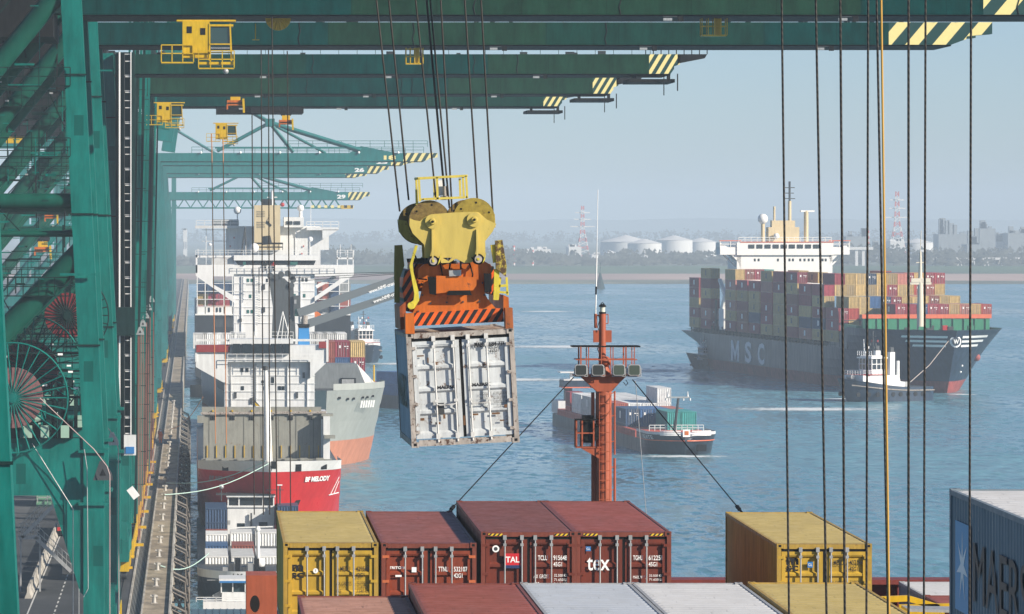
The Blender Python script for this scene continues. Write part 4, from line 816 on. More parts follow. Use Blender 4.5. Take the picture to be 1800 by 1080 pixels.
# ================================================================ GANTRY CRANES
stripeb = bands('boom_stripes', TEAL, (0.80, 0.68, 0.28), 0.50, 0.85, (0, 2), 0.5, 0.08)
stripeb_m = bands('boom_stripes_narrow', TEAL, (0.80, 0.68, 0.28), 1.35, 0.6, (0, 2), 0.5, 0.08)
stripeb_s = bands('boom_stripes_small', TEAL, (0.80, 0.68, 0.28), 0.62, 0.6, (0, 2), 0.5, 0.08)
cabglass = plain('cab_glass', (0.02, 0.05, 0.05), 0.08, 0, 0.8)
def legx(z): return -7.35+(51.5-z)*0.050 if z > 24 else -5.975
def operator_cab(par, x, y, z, s=1.0, flip=1):
    """hanging cab: closed box at the left, glazed nose at the right, rails round it; z is its top"""
    b = MB(yel)
    b.bx(x-1.25*s, x+0.35*s, y, y+1.7*s, z-2.35*s, z-0.2*s)
    for xx in (x+0.35*s, x+1.65*s):
        for yy in (y, y+1.62*s): b.beam((xx, yy, z-2.5*s), (xx-0.1*(xx > x+1), yy, z-0.35*s), 0.09*s)
    b.bx(x+0.35*s, x+1.75*s, y-0.05, y+1.7*s, z-0.5*s, z-0.38*s); b.bx(x-0.3*s, x+1.75*s, y-0.1, y+1.7*s, z-2.75*s, z-2.6*s)
    b.bx(x-1.6*s, x+1.9*s, y+0.2, y+1.6*s, z-0.2*s, z-0.1*s)
    for zz in (z-1.75*s, z-1.25*s): b.beam((x+0.35*s, y-0.05, zz-0.3*s), (x+1.65*s, y-0.05, zz-0.3*s), 0.07*s)
    o = b.build('operator_cab', par)
    g = MB(cabglass); g.bx(x+0.42*s, x+1.55*s, y+0.05, y+1.6*s, z-1.75*s, z-0.55*s); g.build('window', o)
    g = MB(black); g.bx(x-0.2*s, x+0.1*s, y-0.02, y, z-1.0*s, z-0.6*s); g.bx(x-1.0*s, x-0.7*s, y-0.02, y, z-0.9*s, z-0.5*s); g.build('vent', o)
    r = MB(yel); r.rail([(x-2.5*s, y-0.1, z-2.6*s), (x-0.6*s, y-0.1, z-2.6*s)], 1.0*s, 0.03*s, 0.6*s); r.bx(x-2.5*s, x-0.6*s, y-0.1, y+1.2, z-2.68*s, z-2.6*s)
    r.rail([(x-0.3*s, y-0.2, z-2.95*s), (x+1.8*s, y-0.2, z-2.95*s)], 1.0*s, 0.03*s, 0.7*s); r.bx(x-0.3*s, x+1.8*s, y-0.2, y+0.6, z-3.02*s, z-2.95*s)
    r.build('railing', o)
    k = MB(galv); k.ball((x+1.3*s, y-0.1, z-3.15*s), 0.18*s); k.build('lamp', o)
    return o
def cable_reel(par, c, rad, y, red, mat=teal_leg, nsp=30):
    c = Vector(c); b = MB(mat)
    ring = [c+Vector((math.cos(2*math.pi*i/48)*rad, 0, math.sin(2*math.pi*i/48)*rad)) for i in range(49)]
    b.path(ring, 0.045, 5)
    for i in range(nsp):
        a = 2*math.pi*i/nsp; u = Vector((math.cos(a), 0, math.sin(a))); b.tube(c+u*0.3+Vector((0, 0.12, 0)), c+u*rad, 0.04, 5)
        b.tube(c+u*0.3+Vector((0, 0.9, 0)), c+u*rad*0.97+Vector((0, 0.8, 0)), 0.035, 5)
    b.path([r_+Vector((0, 0.8, 0)) for r_ in ring], 0.04, 5); b.tube(c+Vector((0, -0.1, 0)), c+Vector((0, 1.0, 0)), 0.3, 14)
    o = b.build('cable_reel', par)
    k = MB(red); k.tube(c+Vector((0, 0.25, 0)), c+Vector((0, 0.75, 0)), rad*0.55, 40)
    k.build('wound_cable', o)
cab_red = paint('red_cable', (0.22, 0.10, 0.10), 0.6, 0.35, 0, 6.0, streak=False); cab_dred = paint('bright_red_cable', (0.20, 0.012, 0.015), 0.6, 0.35, 0, 6.0, streak=False)
cduct = paint('rusty_cable_duct', (0.32, 0.12, 0.09), 0.6, 0.2)
def crane(d, Xe, Zb, label, boom=True, Bh=1.65, tube=True, far=False, number=None, raised=False, cab=None, portal=True, rear=True, stripes=None, aframe=False, leg_w=1.25, low_diag=True):
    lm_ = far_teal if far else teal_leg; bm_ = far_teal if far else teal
    e = empty('gantry_crane', (-6, d, QZ), label, 'gantry crane', 'green ship-to-shore cranes along the quay')
    top = Zb+1.5
    for k, y in enumerate((d-8, d+7)):
        b = MB(lm_)
        zs = [12, 24, top]
        for z0, z1 in zip(zs, zs[1:]): b.beam((legx(z0), y, z0), (legx(z1), y, z1), leg_w, leg_w*1.25, up=(0, 1, 0))
        for z in (24.0, 20.8): b.bx(legx(z)-leg_w*0.75, legx(z)+leg_w*0.72, y-leg_w*0.78, y+leg_w*0.7, z-0.09, z+0.09, lm_)
        lg = b.build('leg', e)
        if not far:
            j = MB(lm_)
            for z in (47.0, 38.5, 30.5): j.bx(legx(z)-leg_w*0.585, legx(z)+leg_w*0.585, y-leg_w*0.69, y-leg_w*0.67, z-0.09, z+0.02, dteal)
            j.build('weld_band', lg)
            pp = MB(galv); xx = legx(20)-0.35; pp.path([(xx-3.4, y-1.0, 24.5), (xx-0.9, y-1.0, 20.5), (xx-0.9, y-1.0, 10.2), (xx-1.3, y-1.0, 9.6)], 0.03, 6); pp.build('conduit', lg)
    b = MB(lm_)
    b.bx(-6.7, -5.4, d-10, d+9, 8.8, 10.6); b.bx(-6.5, -5.5, d-9.2, d-6.6, 10.6, 12.2); b.bx(-6.4, -5.4, d+5.6, d+8.2, 10.6, 12.2); b.build('sill_beam', e)
    for y in (d-9, d+5):
        b = MB(yel); b.bx(-6.6, -5.4, y, y+3.6, 7.9, 8.8)
        for k in range(3): b.tube((-6.1, y+0.6+k*1.2, 7.6), (-5.6, y+0.6+k*1.2, 7.6), 0.42, 12, mat=dgrey)
        b.bx(-5.4, -5.1, y+0.5, y+0.8, 8.1, 8.3); b.rail([(-5.3, y, 8.4), (-5.3, y+3.6, 8.4)], 1.1, 0.04, 0.9); b.build('bogie', e)
    if rear:
        for y in (d-8, d+7):
            b = MB(lm_); b.beam((-36, y, QZ), (-36, y, top), leg_w*1.2, up=(0, 1, 0)); b.build('leg', e)
    if portal:
        for y in (d-8, d+7):
            b = MB(lm_); b.bx(-36.6, -6.5, y-0.65, y+0.65, 21.3, 24.8)
            b.prism([(-8.6, y-0.652, 21.3), (-6.3, y-0.652, 21.3), (-6.3, y-0.652, 15.0), (-6.8, y-0.652, 15.4)], (0, 1.3, 0)); bm = b.build('portal_beam', e)
            if not far:
                k = MB(galv); k.rail([(-36, y-0.6, 24.8), (-6.6, y-0.6, 24.8)], 1.1, 0.02, 1.5, dteal); k.build('railing', bm)
    if tube:
        for y in (d-8, d+7):
            b = MB(teal_tube if not far else far_teal); r_ = 0.62 if not far else 0.55
            b.tube((-8.0, y, 52.2), (-34.5, y, 20), r_, 20); b.build('brace', e)
            b = MB(teal_tube if not far else far_teal); b.tube((-36, y, 39.25), (-6.9, y, 39.25), 0.48, 16); b.build('brace', e)
            b = MB(teal_tube if not far else far_teal); b.tube((-36, y+0.4, 37.25), (-6.9, y+0.4, 37.25), 0.18, 12); b.build('brace', e)
            if low_diag: b = MB(teal_tube if not far else far_teal); b.tube((-6.6, y, 36.3), (-22, y, 20.4), 0.72, 18); b.build('brace', e)
    # upper gear behind the legs
    b = MB(dteal if not far else far_teal); b.bx(-36, -8.2, d-2, d+1.0, Zb, Zb+Bh)
    if not far:
        b.bx(-26, -8.6, d-3, d+9, Zb-1.5, Zb+Bh+4.5, black)
        for k in range(6): b.bx(-30+k*4, -29.7+k*4, d-2.3, d+8, Zb-1.2, Zb)
    b.build('rear_girder', e)
    if not far and d > 200:
        r3 = random.Random(int(d*3)); k = MB(teal_leg); q = MB(galv)
        for i in range(46):
            x = r3.uniform(-16, -7.6); z = r3.uniform(33, 54); y = d-9.2+r3.uniform(0, 15); tp = r3.random()
            if tp < 0.4: k.beam((x, y, z), (x+r3.uniform(0.5, 2.2), y, z), 0.06+0.10*r3.random(), mat=r3.choice((dteal, teal_leg)))
            elif tp < 0.8: k.beam((x, y, z), (x, y, z-r3.uniform(0.8, 5)), 0.05+0.08*r3.random(), mat=r3.choice((dteal, teal_leg, black)))
            else: k.beam((x, y, z), (x+r3.uniform(-2, 2), y, z-2), 0.08, mat=dteal)
            if tp > 0.93: q.bx(x, x+0.22, y-0.1, y, z, z+0.1)
        for z in (46.3, 42.0, 33.5):
            k.rail([(-16, d-9, z), (-7.4, d-9, z)], 1.1, 0.03, 0.9, dteal); k.bx(-16, -7.4, d-9, d-8.4, z-0.06, z, dteal)
        for i in range(24): z = 33.5+i*0.5; x = -8.4-0.3*(i % 12); k.beam((x, d-8.7, z), (x-0.4, d-8.7, z), 0.05)
        o_ = k.build('access_walkway', e); q.build('lamp', o_)
    if raised:
        b = MB(lm_); b.beam((-4.2, d-2, Zb-0.5), (3, d-2, Zb+48), 2.4, 1.6, up=(0, 1, 0)); b.beam((-4.2, d+5, Zb-0.5), (3, d+5, Zb+48), 2.4, 1.6, up=(0, 1, 0)); b.build('raised_boom', e)
        boom = False
    if boom:
        xs = stripes if stripes is not None else Xe-7.6
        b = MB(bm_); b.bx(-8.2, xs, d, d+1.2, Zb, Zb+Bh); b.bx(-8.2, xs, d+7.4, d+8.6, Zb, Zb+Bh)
        bo = b.build('boom', e)
        mid = 400 < d < 600; xm = Xe-(0.8 if mid else 3.0); tipL = 0.5 if mid else 1.9
        for y in (d, d+7.4):
            b = MB(stripeb if d < 400 else (stripeb_m if mid else stripeb_s))
            b.bx(xs, xm, y, y+1.2, Zb, Zb+Bh); b.prism([(xm, y, Zb), (Xe-tipL, y, Zb+Bh*0.25), (Xe-tipL, y, Zb+Bh), (xm, y, Zb+Bh)], (0, 1.2, 0)); b.prism([(Xe-tipL, y, Zb+Bh*0.38), (Xe, y, Zb+Bh*0.48), (Xe, y, Zb+Bh), (Xe-tipL, y, Zb+Bh)], (0, 1.2, 0))
            b.build('striped_tip', bo)
        b = MB(black); b.bx(-8.2, xm, d+0.15, d+8.4, Zb-0.10, Zb-0.012); b.bx(-8.2, xm, d+1.21, d+7.39, Zb+0.05, Zb+0.25); 
        b.build('trolley_track', bo)
        if not far:
            b = MB(galv if d < 400 else dteal); b.rail([(-8, d-0.05, Zb+Bh), (Xe-1, d-0.05, Zb+Bh)], 0.35 if d < 400 else 0.9, 0.02, 1.6); b.build('railing', bo)
            b = MB(dgrey); rr = random.Random(int(d))
            for k in range(14):
                x = rr.uniform(-4, Xe-6); b.bx(x, x+rr.uniform(0.2, 0.8), d+0.3, d+0.6, Zb+Bh, Zb+Bh+rr.uniform(0.12, 0.32))
            for x in (Xe-36, Xe-25, Xe-12): b.bx(x, x+0.35, d-0.12, d+0.1, Zb-0.45, Zb-0.1, black); b.bx(x-0.9, x-0.35, d-0.12, d+0.1, Zb-0.38, Zb-0.22, galv); b.beam((x, d, Zb-0.12), (x-0.9, d, Zb-0.12), 0.05)
            for k in range(3): x = rr.uniform(5, Xe-8); b.path([(x, d-0.03, Zb+Bh), (x+0.1, d-0.03, Zb+Bh*0.6), (x-0.05, d-0.03, Zb+Bh*0.3), (x+0.05, d-0.03, Zb)], 0.03, 5, black)
            b.build('boom_equipment', bo)
            if d > 400:
                b = MB(black); b.bx(Xe-4.4, Xe-0.4, d+0.3, d+7, Zb-0.75, Zb-0.45); b.bx(Xe-4.1, Xe-3.8, d+0.4, d+0.6, Zb-0.5, Zb-0.1); b.bx(Xe-1.1, Xe-0.8, d+0.4, d+0.6, Zb-0.5, Zb-0.1); b.beam((Xe-0.2, d, Zb), (Xe-0.2, d, Zb-1.5), 0.1); b.beam((Xe-1.4, d, Zb), (Xe-1.4, d, Zb-1.9), 0.08)
                b.rail([(Xe-3, d, Zb+Bh), (Xe+2.4, d, Zb+Bh)], 1.2, 0.04, 0.6); b.prism([(Xe-0.2, d, Zb+Bh), (Xe+2.4, d, Zb+Bh), (Xe+2.2, d, Zb+Bh-0.35), (Xe-0.2, d, Zb+0.9)], (0, 1, 0)); b.build('tip_platform', bo)
        else:
            b = MB(far_teal); b.rail([(0, d, Zb+Bh), (Xe-3, d, Zb+Bh)], 1.3, 0.05, 2.2); b.rail([(20, d+4, Zb+Bh+1.4), (Xe-2, d+4, Zb+Bh+1.4)], 1.3, 0.05, 3.0); b.build('railing', bo)
            b = MB(txt_w)
            for k in range(6): b.ball((2+k*8.5, d-0.3, Zb+Bh+0.1), 0.28, n=6, m=4)
            b.build('lamp', bo)
        if number:
            b = MB(white2); x_ = xs-4.2 if number == '18' else xs-3.4; b.text(number, (x_, d-0.03, Zb+0.35), (1, 0, 0), (0, 0, 1), Bh*0.52, 2.6, stripe_y if number == '18' else white2, 0.05); b.build('crane_number', bo)
    if aframe:
        b = MB(far_teal); A = Vector((16.9, d, Zb+8.4)); z = Zb+Bh
        for y in (0, 8): 
            a = A+Vector((0, y, 0)); v = Vector((0, y, 0))
            for q, r_ in (((5.5, d, z+0.5), 0.35), ((22, d, z+0.2), 0.32), ((36.5, d, z+0.6), 0.45), ((-6, d, Zb+22), 0.35)): b.tube(a, Vector(q)+v, r_, 8)
            b.beam(a+Vector((-1, 0, 0)), a+Vector((1, 0, 0)), 1.6)
        b.tube(A+Vector((0, 4, 0)), (29, d+4, z), 0.3, 8); b.prism([(34, d, z), (44, d, z), (36.5, d, z+1.5)], (0, 1.2, 0)); b.beam((5, d, z+1.1), (36, d, z+1.1), 0.35)
        b.build('stay_frame', e)
    if cab: operator_cab(e, *cab)
    return e
c0 = crane(143, 0, 51, 'nearest green crane whose leg fills the left edge of the picture', boom=False, portal=False, tube=False, rear=False)
c1 = crane(300, 66.5, 51, 'green crane with the nearest boom across the top and a large yellow cab', cab=(0.75, 299.0, 50.75, 1.06), stripes=49.7, low_diag=True)
c2 = crane(351, 58.8, 51, 'green crane with the second boom from the top ending in cream stripes at right', stripes=51.2)
c3 = crane(420, 42.9, 51, 'green crane with the third boom down, lift mast on its leg', cab=None, stripes=40.2, Bh=1.72)
c4 = crane(485, 43.3, 51, 'green crane with the fourth boom down and a yellow cab', cab=(-2.4, 484, 50.2, 0.9), stripes=40.7)
c5 = crane(538, 42.2, 51, 'green crane with the lowest of the dark near booms and a small yellow cab', cab=(3.7, 537, 49.2, 0.82), stripes=39.6)
crane(640, 0, 51, 'green crane with its boom raised, first behind the row of lowered dark booms', raised=True, low_diag=False)
crane(740, 0, 51, 'green crane with its boom raised, second behind the row of dark booms', raised=True, far=True)
crane(850, 0, 51, 'green crane with its boom raised, third behind the row of dark booms', raised=True, far=True)
crane(1030, 53, 51, 'uppermost hazy crane with a stay frame over its boom, cream 18 at the tip', far=True, number='18', stripes=45.6, Bh=1.8, aframe=True)
crane(1103, 51.5, 51, 'hazy crane whose thin boom shows white 25 right under the stay frame crane', far=True, number='25', stripes=46.0, Bh=1.3)
crane(1285, 53, 51, 'hazy crane with deep plain boom and white 26, without any stay frame', far=True, number='26', stripes=47.2, Bh=2.2)
crane(1340, 49, 50.4, 'hazy crane whose slim boom peeps out below the deep plain boom', far=True, stripes=43, Bh=1.0)
crane(1450, 54, 44.6, 'palest crane with stay frame and white 29, its boom behind the cream funnel', far=True, number='29', stripes=47.5, Bh=2.4, aframe=True)
# lattice-boom crane farthest off
e = empty('gantry_crane', (-6, 1600, QZ), 'farthest hazy crane, the only one with an open lattice boom', 'gantry crane', 'green ship-to-shore cranes along the quay')
for x in (-6, -34):
    for y in (1600, 1615): b = MB(far_teal); b.beam((x, y, QZ), (x, y, 60), 1.5, up=(0, 1, 0)); b.build('leg', e)
b = MB(far_teal); z0, z1 = 42.6, 45.8
for y in (1600, 1606):
    b.beam((-34, y, z0), (54, y, z0), 0.5); b.beam((-34, y, z1), (50, y, z1), 0.45)
    for k in range(20): x = -34+k*4.2; b.beam((x, y, z0), (x+2.1, y, z1), 0.35); b.beam((x+2.1, y, z1), (x+4.2, y, z0), 0.35)
b.build('lattice_boom', e)
b = MB(stripe_y); [b.bx(40+k*2.2, 41+k*2.2, 1599.7, 1600, z0, z0+0.9) for k in range(7)]; b.bx(50, 54, 1599.7, 1606, z0-0.3, z0+0.9, yel); b.build('striped_tip', e)
# details of the two near cranes
cable_reel(c1, P(22, 700, 290).xyz, 3.35, 0, cab_red); cable_reel(c1, P(50, 650, 294).xyz, 3.3, 0, cab_red); cable_reel(c2, P(118, 555, 340).xyz, 2.95, 0, cab_dred, dteal)
def sheave_bracket(par, px, py, d, s, mat=galv):
    c = P(px, py, d); b = MB(mat); b.prism([c+Vector((-0.5*s, 0, -0.5*s)), c+Vector((0.55*s, 0, -0.5*s)), c+Vector((0.5*s, 0, -0.15*s)), c+Vector((0.1*s, 0, 0.55*s)), c+Vector((-0.15*s, 0, 0.5*s))], (0, 0.2, 0))
    b.prism([c+Vector((-0.15*s, -0.02, -0.25*s)), c+Vector((0.2*s, -0.02, -0.25*s)), c+Vector((0.02*s, -0.02, 0.12*s))], (0, 0.02, 0), black); b.build('cable_guide', par)
sheave_bracket(c1, 180, 828, 290, 1.15, dgrey); sheave_bracket(c2, 197, 772, 340, 0.9)
b = MB(paint('pinkish_cable', (0.5, 0.38, 0.36), 0.6, 0.2)); b.path([P(70, 700, 289.5), P(165, 790, 289.5), P(188, 820, 289.5), P(193, 835, 289.5), P(193, 1080, 289.5), P(193, 1250, 289.5)], 0.03, 6); b.path([P(184, 745, 339), P(203, 770, 339), P(208, 790, 339), P(209, 1080, 339)], 0.035, 6); b.build('reel_cable', c1)
b = MB(galv); b.path([P(148, 790, 290.5), P(153, 823, 290.5), P(155, 1035, 290.5), P(147, 1050, 290.5)], 0.03, 6); b.build('conduit', c1)
# boxes and clutter on the portal beams
for cc, d in ((c1, 291), (c1, 306), (c2, 342)):
    rr = random.Random(int(d)); b = MB(dteal); g = MB(paint('pale_green_box', (0.30, 0.45, 0.36), 0.5, 0.1)); 
    for k in range(12):
        x = rr.uniform(-12.5, -7); s_ = rr.uniform(0.2, 0.6); b.bx(x, x+s_, d, d+0.4, 24.8, 24.8+rr.uniform(0.5, 2.4))
    for k in range(4): x = -12+k*1.3+rr.random(); g.bx(x, x+0.5, d-0.4, d, 24.85, 25.6)
    for k in range(5): z = 26+rr.random()*4; x = rr.uniform(-12, -7.2); g.bx(x, x+0.3, d+0.5, d+0.6, z, z+0.12, txt_w)
    b.rail([(-14, d+2, 27.3), (-6.8, d+2, 27.3)], 1.1, 0.03, 0.8); b.bx(-14, -6.8, d+1, d+3, 27.2, 27.3); b.rail([(-14, d+2, 30), (-6.8, d+2, 30)], 1.1, 0.03, 0.8); b.bx(-14, -6.8, d+1, d+3, 29.9, 30)
    o_ = b.build('portal_walkway', cc); g.build('electrical_box', o_)
# lift mast on crane three
x0, x1 = P(209, 0, 410).x, P(231, 0, 410).x; b = MB(white2); zt_, zb_ = P(0, 92, 410).z, P(0, 790, 410).z
b.bx(x0, x0+0.13, 409.7, 410, zb_, zt_); b.bx(x1-0.08, x1, 409.7, 410, zb_, zt_); b.bx(x0+0.45, x0+0.5, 409.7, 410, zb_, zt_, dgrey)
z = zb_
while z < zt_: b.bx(x0+0.55, x1-0.1, 409.8, 409.9, z, z+0.07); b.bx(x0+0.5, x1-0.1, 409.8, 409.9, z+0.62, z+0.67) if int(z*2) % 2 else b.bx(x0+0.45, x1-0.1, 409.8, 409.9, z+0.12, z+0.2, galv); z += 1.33
lm2 = b.build('lift_mast', c3)
b = MB(dteal); b.bx(x0-0.3, x1+0.3, 410.05, 411, zb_, zt_); b.bx(x0-0.2, x1+0.3, 409, 410, P(0, 590, 410).z, P(0, 540, 410).z); b.build('mast_backing', c3)
b = MB(paint('lift_white', (0.65, 0.66, 0.66), 0.5, 0.1)); b.bx(P(218, 0, 409).x, P(239, 0, 409).x, 408.4, 409.6, P(0, 800, 409).z, P(0, 765, 409).z); b.build('lift_cabin', c3)
b = MB(gl_b); b.bx(P(221, 0, 408.3).x, P(236, 0, 408.3).x, 408.3, 408.4, P(0, 798, 408).z, P(0, 786, 408).z); b.build('lift_sign', c3)
# vertical pipe runs on the further cranes: they close the view between the legs
rr = random.Random(3)
for i, (cc, d) in enumerate(((c3, 436), (c4, 470), (c4, 500), (c5, 527), (c5, 553))):
    b = MB(dteal)
    for k in range(6):
        x = -5.9+k*0.26+rr.uniform(-0.08, 0.08)+ (d-436)*0.004; b.beam((x+0.40, d, 60), (x-0.55, d, 10.5), 0.14+0.10*rr.random(), mat=rr.choice((dteal, teal_leg, dteal)), up=(0, 1, 0))
    for z in range(14, 56, 3): b.bx(-6.3, -4.2, d-0.12, d, z, z+0.07)
    o_ = b.build('pipe_run', cc)
    k = MB(cduct)
    for q in range(2): x = P(243+i*6+q*3, 0, d-1).x; k.beam((x, d-1, 9), (x, d-1, P(0, 585-i*9, d).z), 0.07, up=(0, 1, 0))
    k.build('cable_duct', cc); sheave_bracket(cc, 246+i*5, 582-i*14, d-1.2, 0.7)
# under-boom yellow baskets, wheel, lamps, spreaders of the further cranes
def basket(par, px0, px1, py0, py1, d):
    a, c = P(px0, py0, d), P(px1, py1, d); b = MB(yel); b.bx(a.x, c.x, d, d+1.0, c.z-0.06, c.z+0.03)
    for x in [a.x+(c.x-a.x)*k/4 for k in range(5)]:
        for y in (d, d+1.0): b.beam((x, y, c.z), (x, y, a.z), 0.06)
    for z in (c.z+(a.z-c.z)*0.45, a.z-0.1): b.beam((a.x, d, z), (c.x, d, z), 0.05); b.beam((a.x, d+1, z), (c.x, d+1, z), 0.05)
    b.bx(a.x+(c.x-a.x)*0.55, a.x+(c.x-a.x)*0.8, d+0.3, d+0.8, c.z, a.z); b.build('maintenance_basket', par)
basket(c2, 714, 744, 84, 112, 352); basket(c1, 1234, 1278, 27, 62, 303)
b = MB(yel); cw = P(489, 31, 303)
for i in range(14): t_ = 2*math.pi*i/14; b.tube(cw, cw+Vector((math.cos(t_)*0.8, 0, math.sin(t_)*0.8)), 0.06, 5)
b.tube(cw, cw+Vector((0, 0.4, 0)), 0.82, 24); b.build('festoon_wheel', c1)
b = MB(yel); q = P(449, 42, 303); b.path([q, q-Vector((0, 0, 1.0))], 0.04); b.bx(q.x-0.2, q.x+0.25, 302.9, 303.1, q.z-1.05, q.z-1.0); b.build('lamp_bracket', c1)
def far_spreader(par, px, py, wpx, d):
    c = P(px, py, d); s = wpx/F*d/2.5
    b = MB(oran); b.bx(c.x-1.2*s, c.x+1.2*s, d, d+3, c.z-0.45*s, c.z+0.3*s); b.bx(c.x-1.25*s, c.x-1.05*s, d-0.1, d+3, c.z-1.0*s, c.z-0.3*s); o = b.build('far_spreader', par)
    b = MB(yel); b.bx(c.x-0.7*s, c.x+0.7*s, d+0.5, d+1.5, c.z+0.3*s, c.z+1.1*s); b.beam((c.x+1.1*s, d-0.2, c.z+0.5*s), (c.x+1.2*s, d-0.2, c.z-1.5*s), 0.3*s); b.build('headblock', o)
    b = MB(black); b.tube((c.x-0.5*s, d+0.6, c.z+1.5*s), (c.x-0.5*s, d+1.4, c.z+1.5*s), 0.55*s, 14); b.tube((c.x+0.5*s, d+0.6, c.z+1.5*s), (c.x+0.5*s, d+1.4, c.z+1.5*s), 0.55*s, 14); b.bx(c.x-1.1*s, c.x+1.0*s, d-0.06, d, c.z-0.2*s, c.z-0.05*s)
    for x in (-0.9, -0.3, 0.3, 0.9): b.tube((c.x+x*s, d+1, c.z+1.6*s), (c.x+x*s*1.6, d+1, min(51, c.z+30)), 0.03, 4)
    b.build('sheave', o)
far_spreader(c4, 414, 180, 31, 522); far_spreader(c5, 503, 214, 25, 533)
far_spreader(c4, 90, 380, 24, 600); far_spreader(c5, 75, 438, 30, 700)
b = MB(black); c = P(410, 197, 541); b.bx(P(380, 0, 541).x, P(452, 0, 541).x, 538, 545, 50.2, 50.9); b.build('trolley', c5)
b = MB(black); b.bx(P(440, 0, 541).x, P(532, 0, 541).x, 536.5, 545, 50.2, 50.85); b.build('trolley', c5)
b = MB(yel); q = P(25, 240, 700); b.bx(q.x-1.2, q.x+1.5, 700, 703, q.z-1, q.z+0.3); b.beam((q.x, 700, q.z), (q.x+0.5, 700, q.z+3), 0.3); b.build('operator_cab', c4)
# camera box on near quay-side leg
b = MB(white2); c = P(234, 866, 330); b.beam(c+Vector((-0.25, 0, 0.3)), c+Vector((0.25, 0, -0.35)), 0.45, 0.5); b.build('floodlight', c2)

# ================================================================ QUAY FURNITURE
bo_m = paint('bollard_grey', (0.46, 0.44, 0.40), 0.7, 0.3, 0.15, 3.0)
b = MB(bo_m); b.tube((0, 0, 0), (0, 0, 0.55), 0.17, 14, 0.13); b.tube((0, 0, 0.42), (0, 0, 0.70), 0.15, 14, 0.20); b.tube((-0.32, -0.02, 0.58), (0.30, -0.02, 0.54), 0.115, 12); b.bx(-0.26, 0.26, -0.28, 0.28, 0, 0.05)
bol = b.build('bollard')
ys = [388.3, 406.4, 424.8, 442, 460.9, 477.8, 496.4, 515.6, 532.5, 550, 568, 586, 604, 622, 641, 660, 679, 698, 717, 736, 755, 774, 793, 812]
for i, y in enumerate(ys):
    o = bol if i == 0 else copy_tree(bol); o.location = (-3.05, y, QZ)
    tag(o, ('pale steel bollard nearest the camera on the quay' if i == 0 else f'{ORD[i]} pale steel bollard along the quay counted from the nearest'), 'bollard', 'bollards along the quay edge')
# timber and steel fender frames outside the quay wall
ff = MB(black); rs = paint('weathered_steel', (0.16, 0.14, 0.12), 0.6, 0.4, 0.3, 2.0)
ff.path([(0, 0, -0.3), (1.15, 0.5, -0.9), (1.45, 0.8, -2.2), (1.45, 1.2, -6.5)], 0.11, 6, rs); ff.beam((0, 0, -2.0), (1.4, 1.0, -2.2), 0.22); ff.beam((0, 6, -0.8), (1.4, 1.5, -3.4), 0.18); ff.beam((0, 3, -4.0), (1.4, 1.2, -4.4), 0.25); ff.beam((0, 7, -5.0), (1.4, 1.5, -1.5), 0.16); ff.bx(1.15, 1.5, 0.4, 1.8, -6.8, -3.6); ff.beam((0, -4, -1.2), (1.4, 0.8, -1.6), 0.14); ff.path([(0, -3, -0.4), (1.1, -2.4, -1.0), (1.3, -2.2, -5.0)], 0.07, 5, rs)
fo = ff.build('fender_frame')
for i in range(24):
    y = 372+i*18.2; o = fo if i == 0 else copy_tree(fo); o.location = (QE, y, QZ); tag(o, ('dark steel fender frame nearest the camera below the quay edge' if i == 0 else f'{ORD[i]} dark steel fender frame below the quay edge counted from the nearest'), 'fender', 'fender frames on the quay wall')
# yellow barrier with its outriggers
e = empty('safety_barrier', (-5.75, 440, QZ), 'bright yellow safety barrier along the crane rail beside the cable trench', 'barrier')
b = MB(yel)
for k in range(56): y = 440+k*5; b.beam((-5.42, y, QZ), (-5.42, y, QZ+1.5), 0.16)
for z in (0.35, 0.75, 1.15, 1.5): b.beam((-5.42, 440, QZ+z), (-5.36, 720, QZ+z), 0.10, 0.20)
b.bx(-5.55, -5.35, 470, 474, QZ, QZ+2); b.build('railing', e)
for k in range(7):
    y = 452+k*26; b = MB(yel); b.bx(-5.4, -4.55, y, y+0.7, QZ+0.3, QZ+0.55); b.build('outrigger', e)
# concrete barriers on the road
jb = MB(conc_l); jb.prism([(-0.3, 0, 0), (0.3, 0, 0), (0.24, 0, 0.2), (0.11, 0, 0.45), (0.09, 0, 0.95), (-0.09, 0, 0.95), (-0.11, 0, 0.45), (-0.24, 0, 0.2)], (0, 5.2, 0)); jo = jb.build('road_barrier')
for i in range(14):
    o = jo if i == 0 else copy_tree(jo); o.location = (-13.45+0.0*i, 393+i*6.1, QZ+0.004); tag(o, ('white concrete road barrier nearest the camera' if i == 0 else f'{ORD[i]} white concrete road barrier counted from the nearest'), 'barrier', 'white road barriers on the asphalt')
# truck crossing under the portal
tr = empty('truck', (P(123, 0, 470).x, 470, QZ), 'flatbed trailer with red and white rear seen under the crane portal', 'truck')
x = tr.location.x
b = MB(dgrey); b.bx(x-1.25, x+1.25, 470, 482, QZ+0.9, QZ+1.3); b.build('trailer_bed', tr)
b = MB(redp); b.bx(x-1.25, x+1.25, 469.9, 470, QZ+0.6, QZ+0.95); b.bx(x-0.9, x+0.9, 469.85, 469.9, QZ+0.65, QZ+0.85, white2); b.build('tail_bar', tr)
for sx in (-1, 1):
    for y in (471.2, 472.6, 480): b = MB(black); b.tube((x+sx*0.8, y, QZ+0.5), (x+sx*1.2, y, QZ+0.5), 0.5, 16); b.build('wheel', tr)
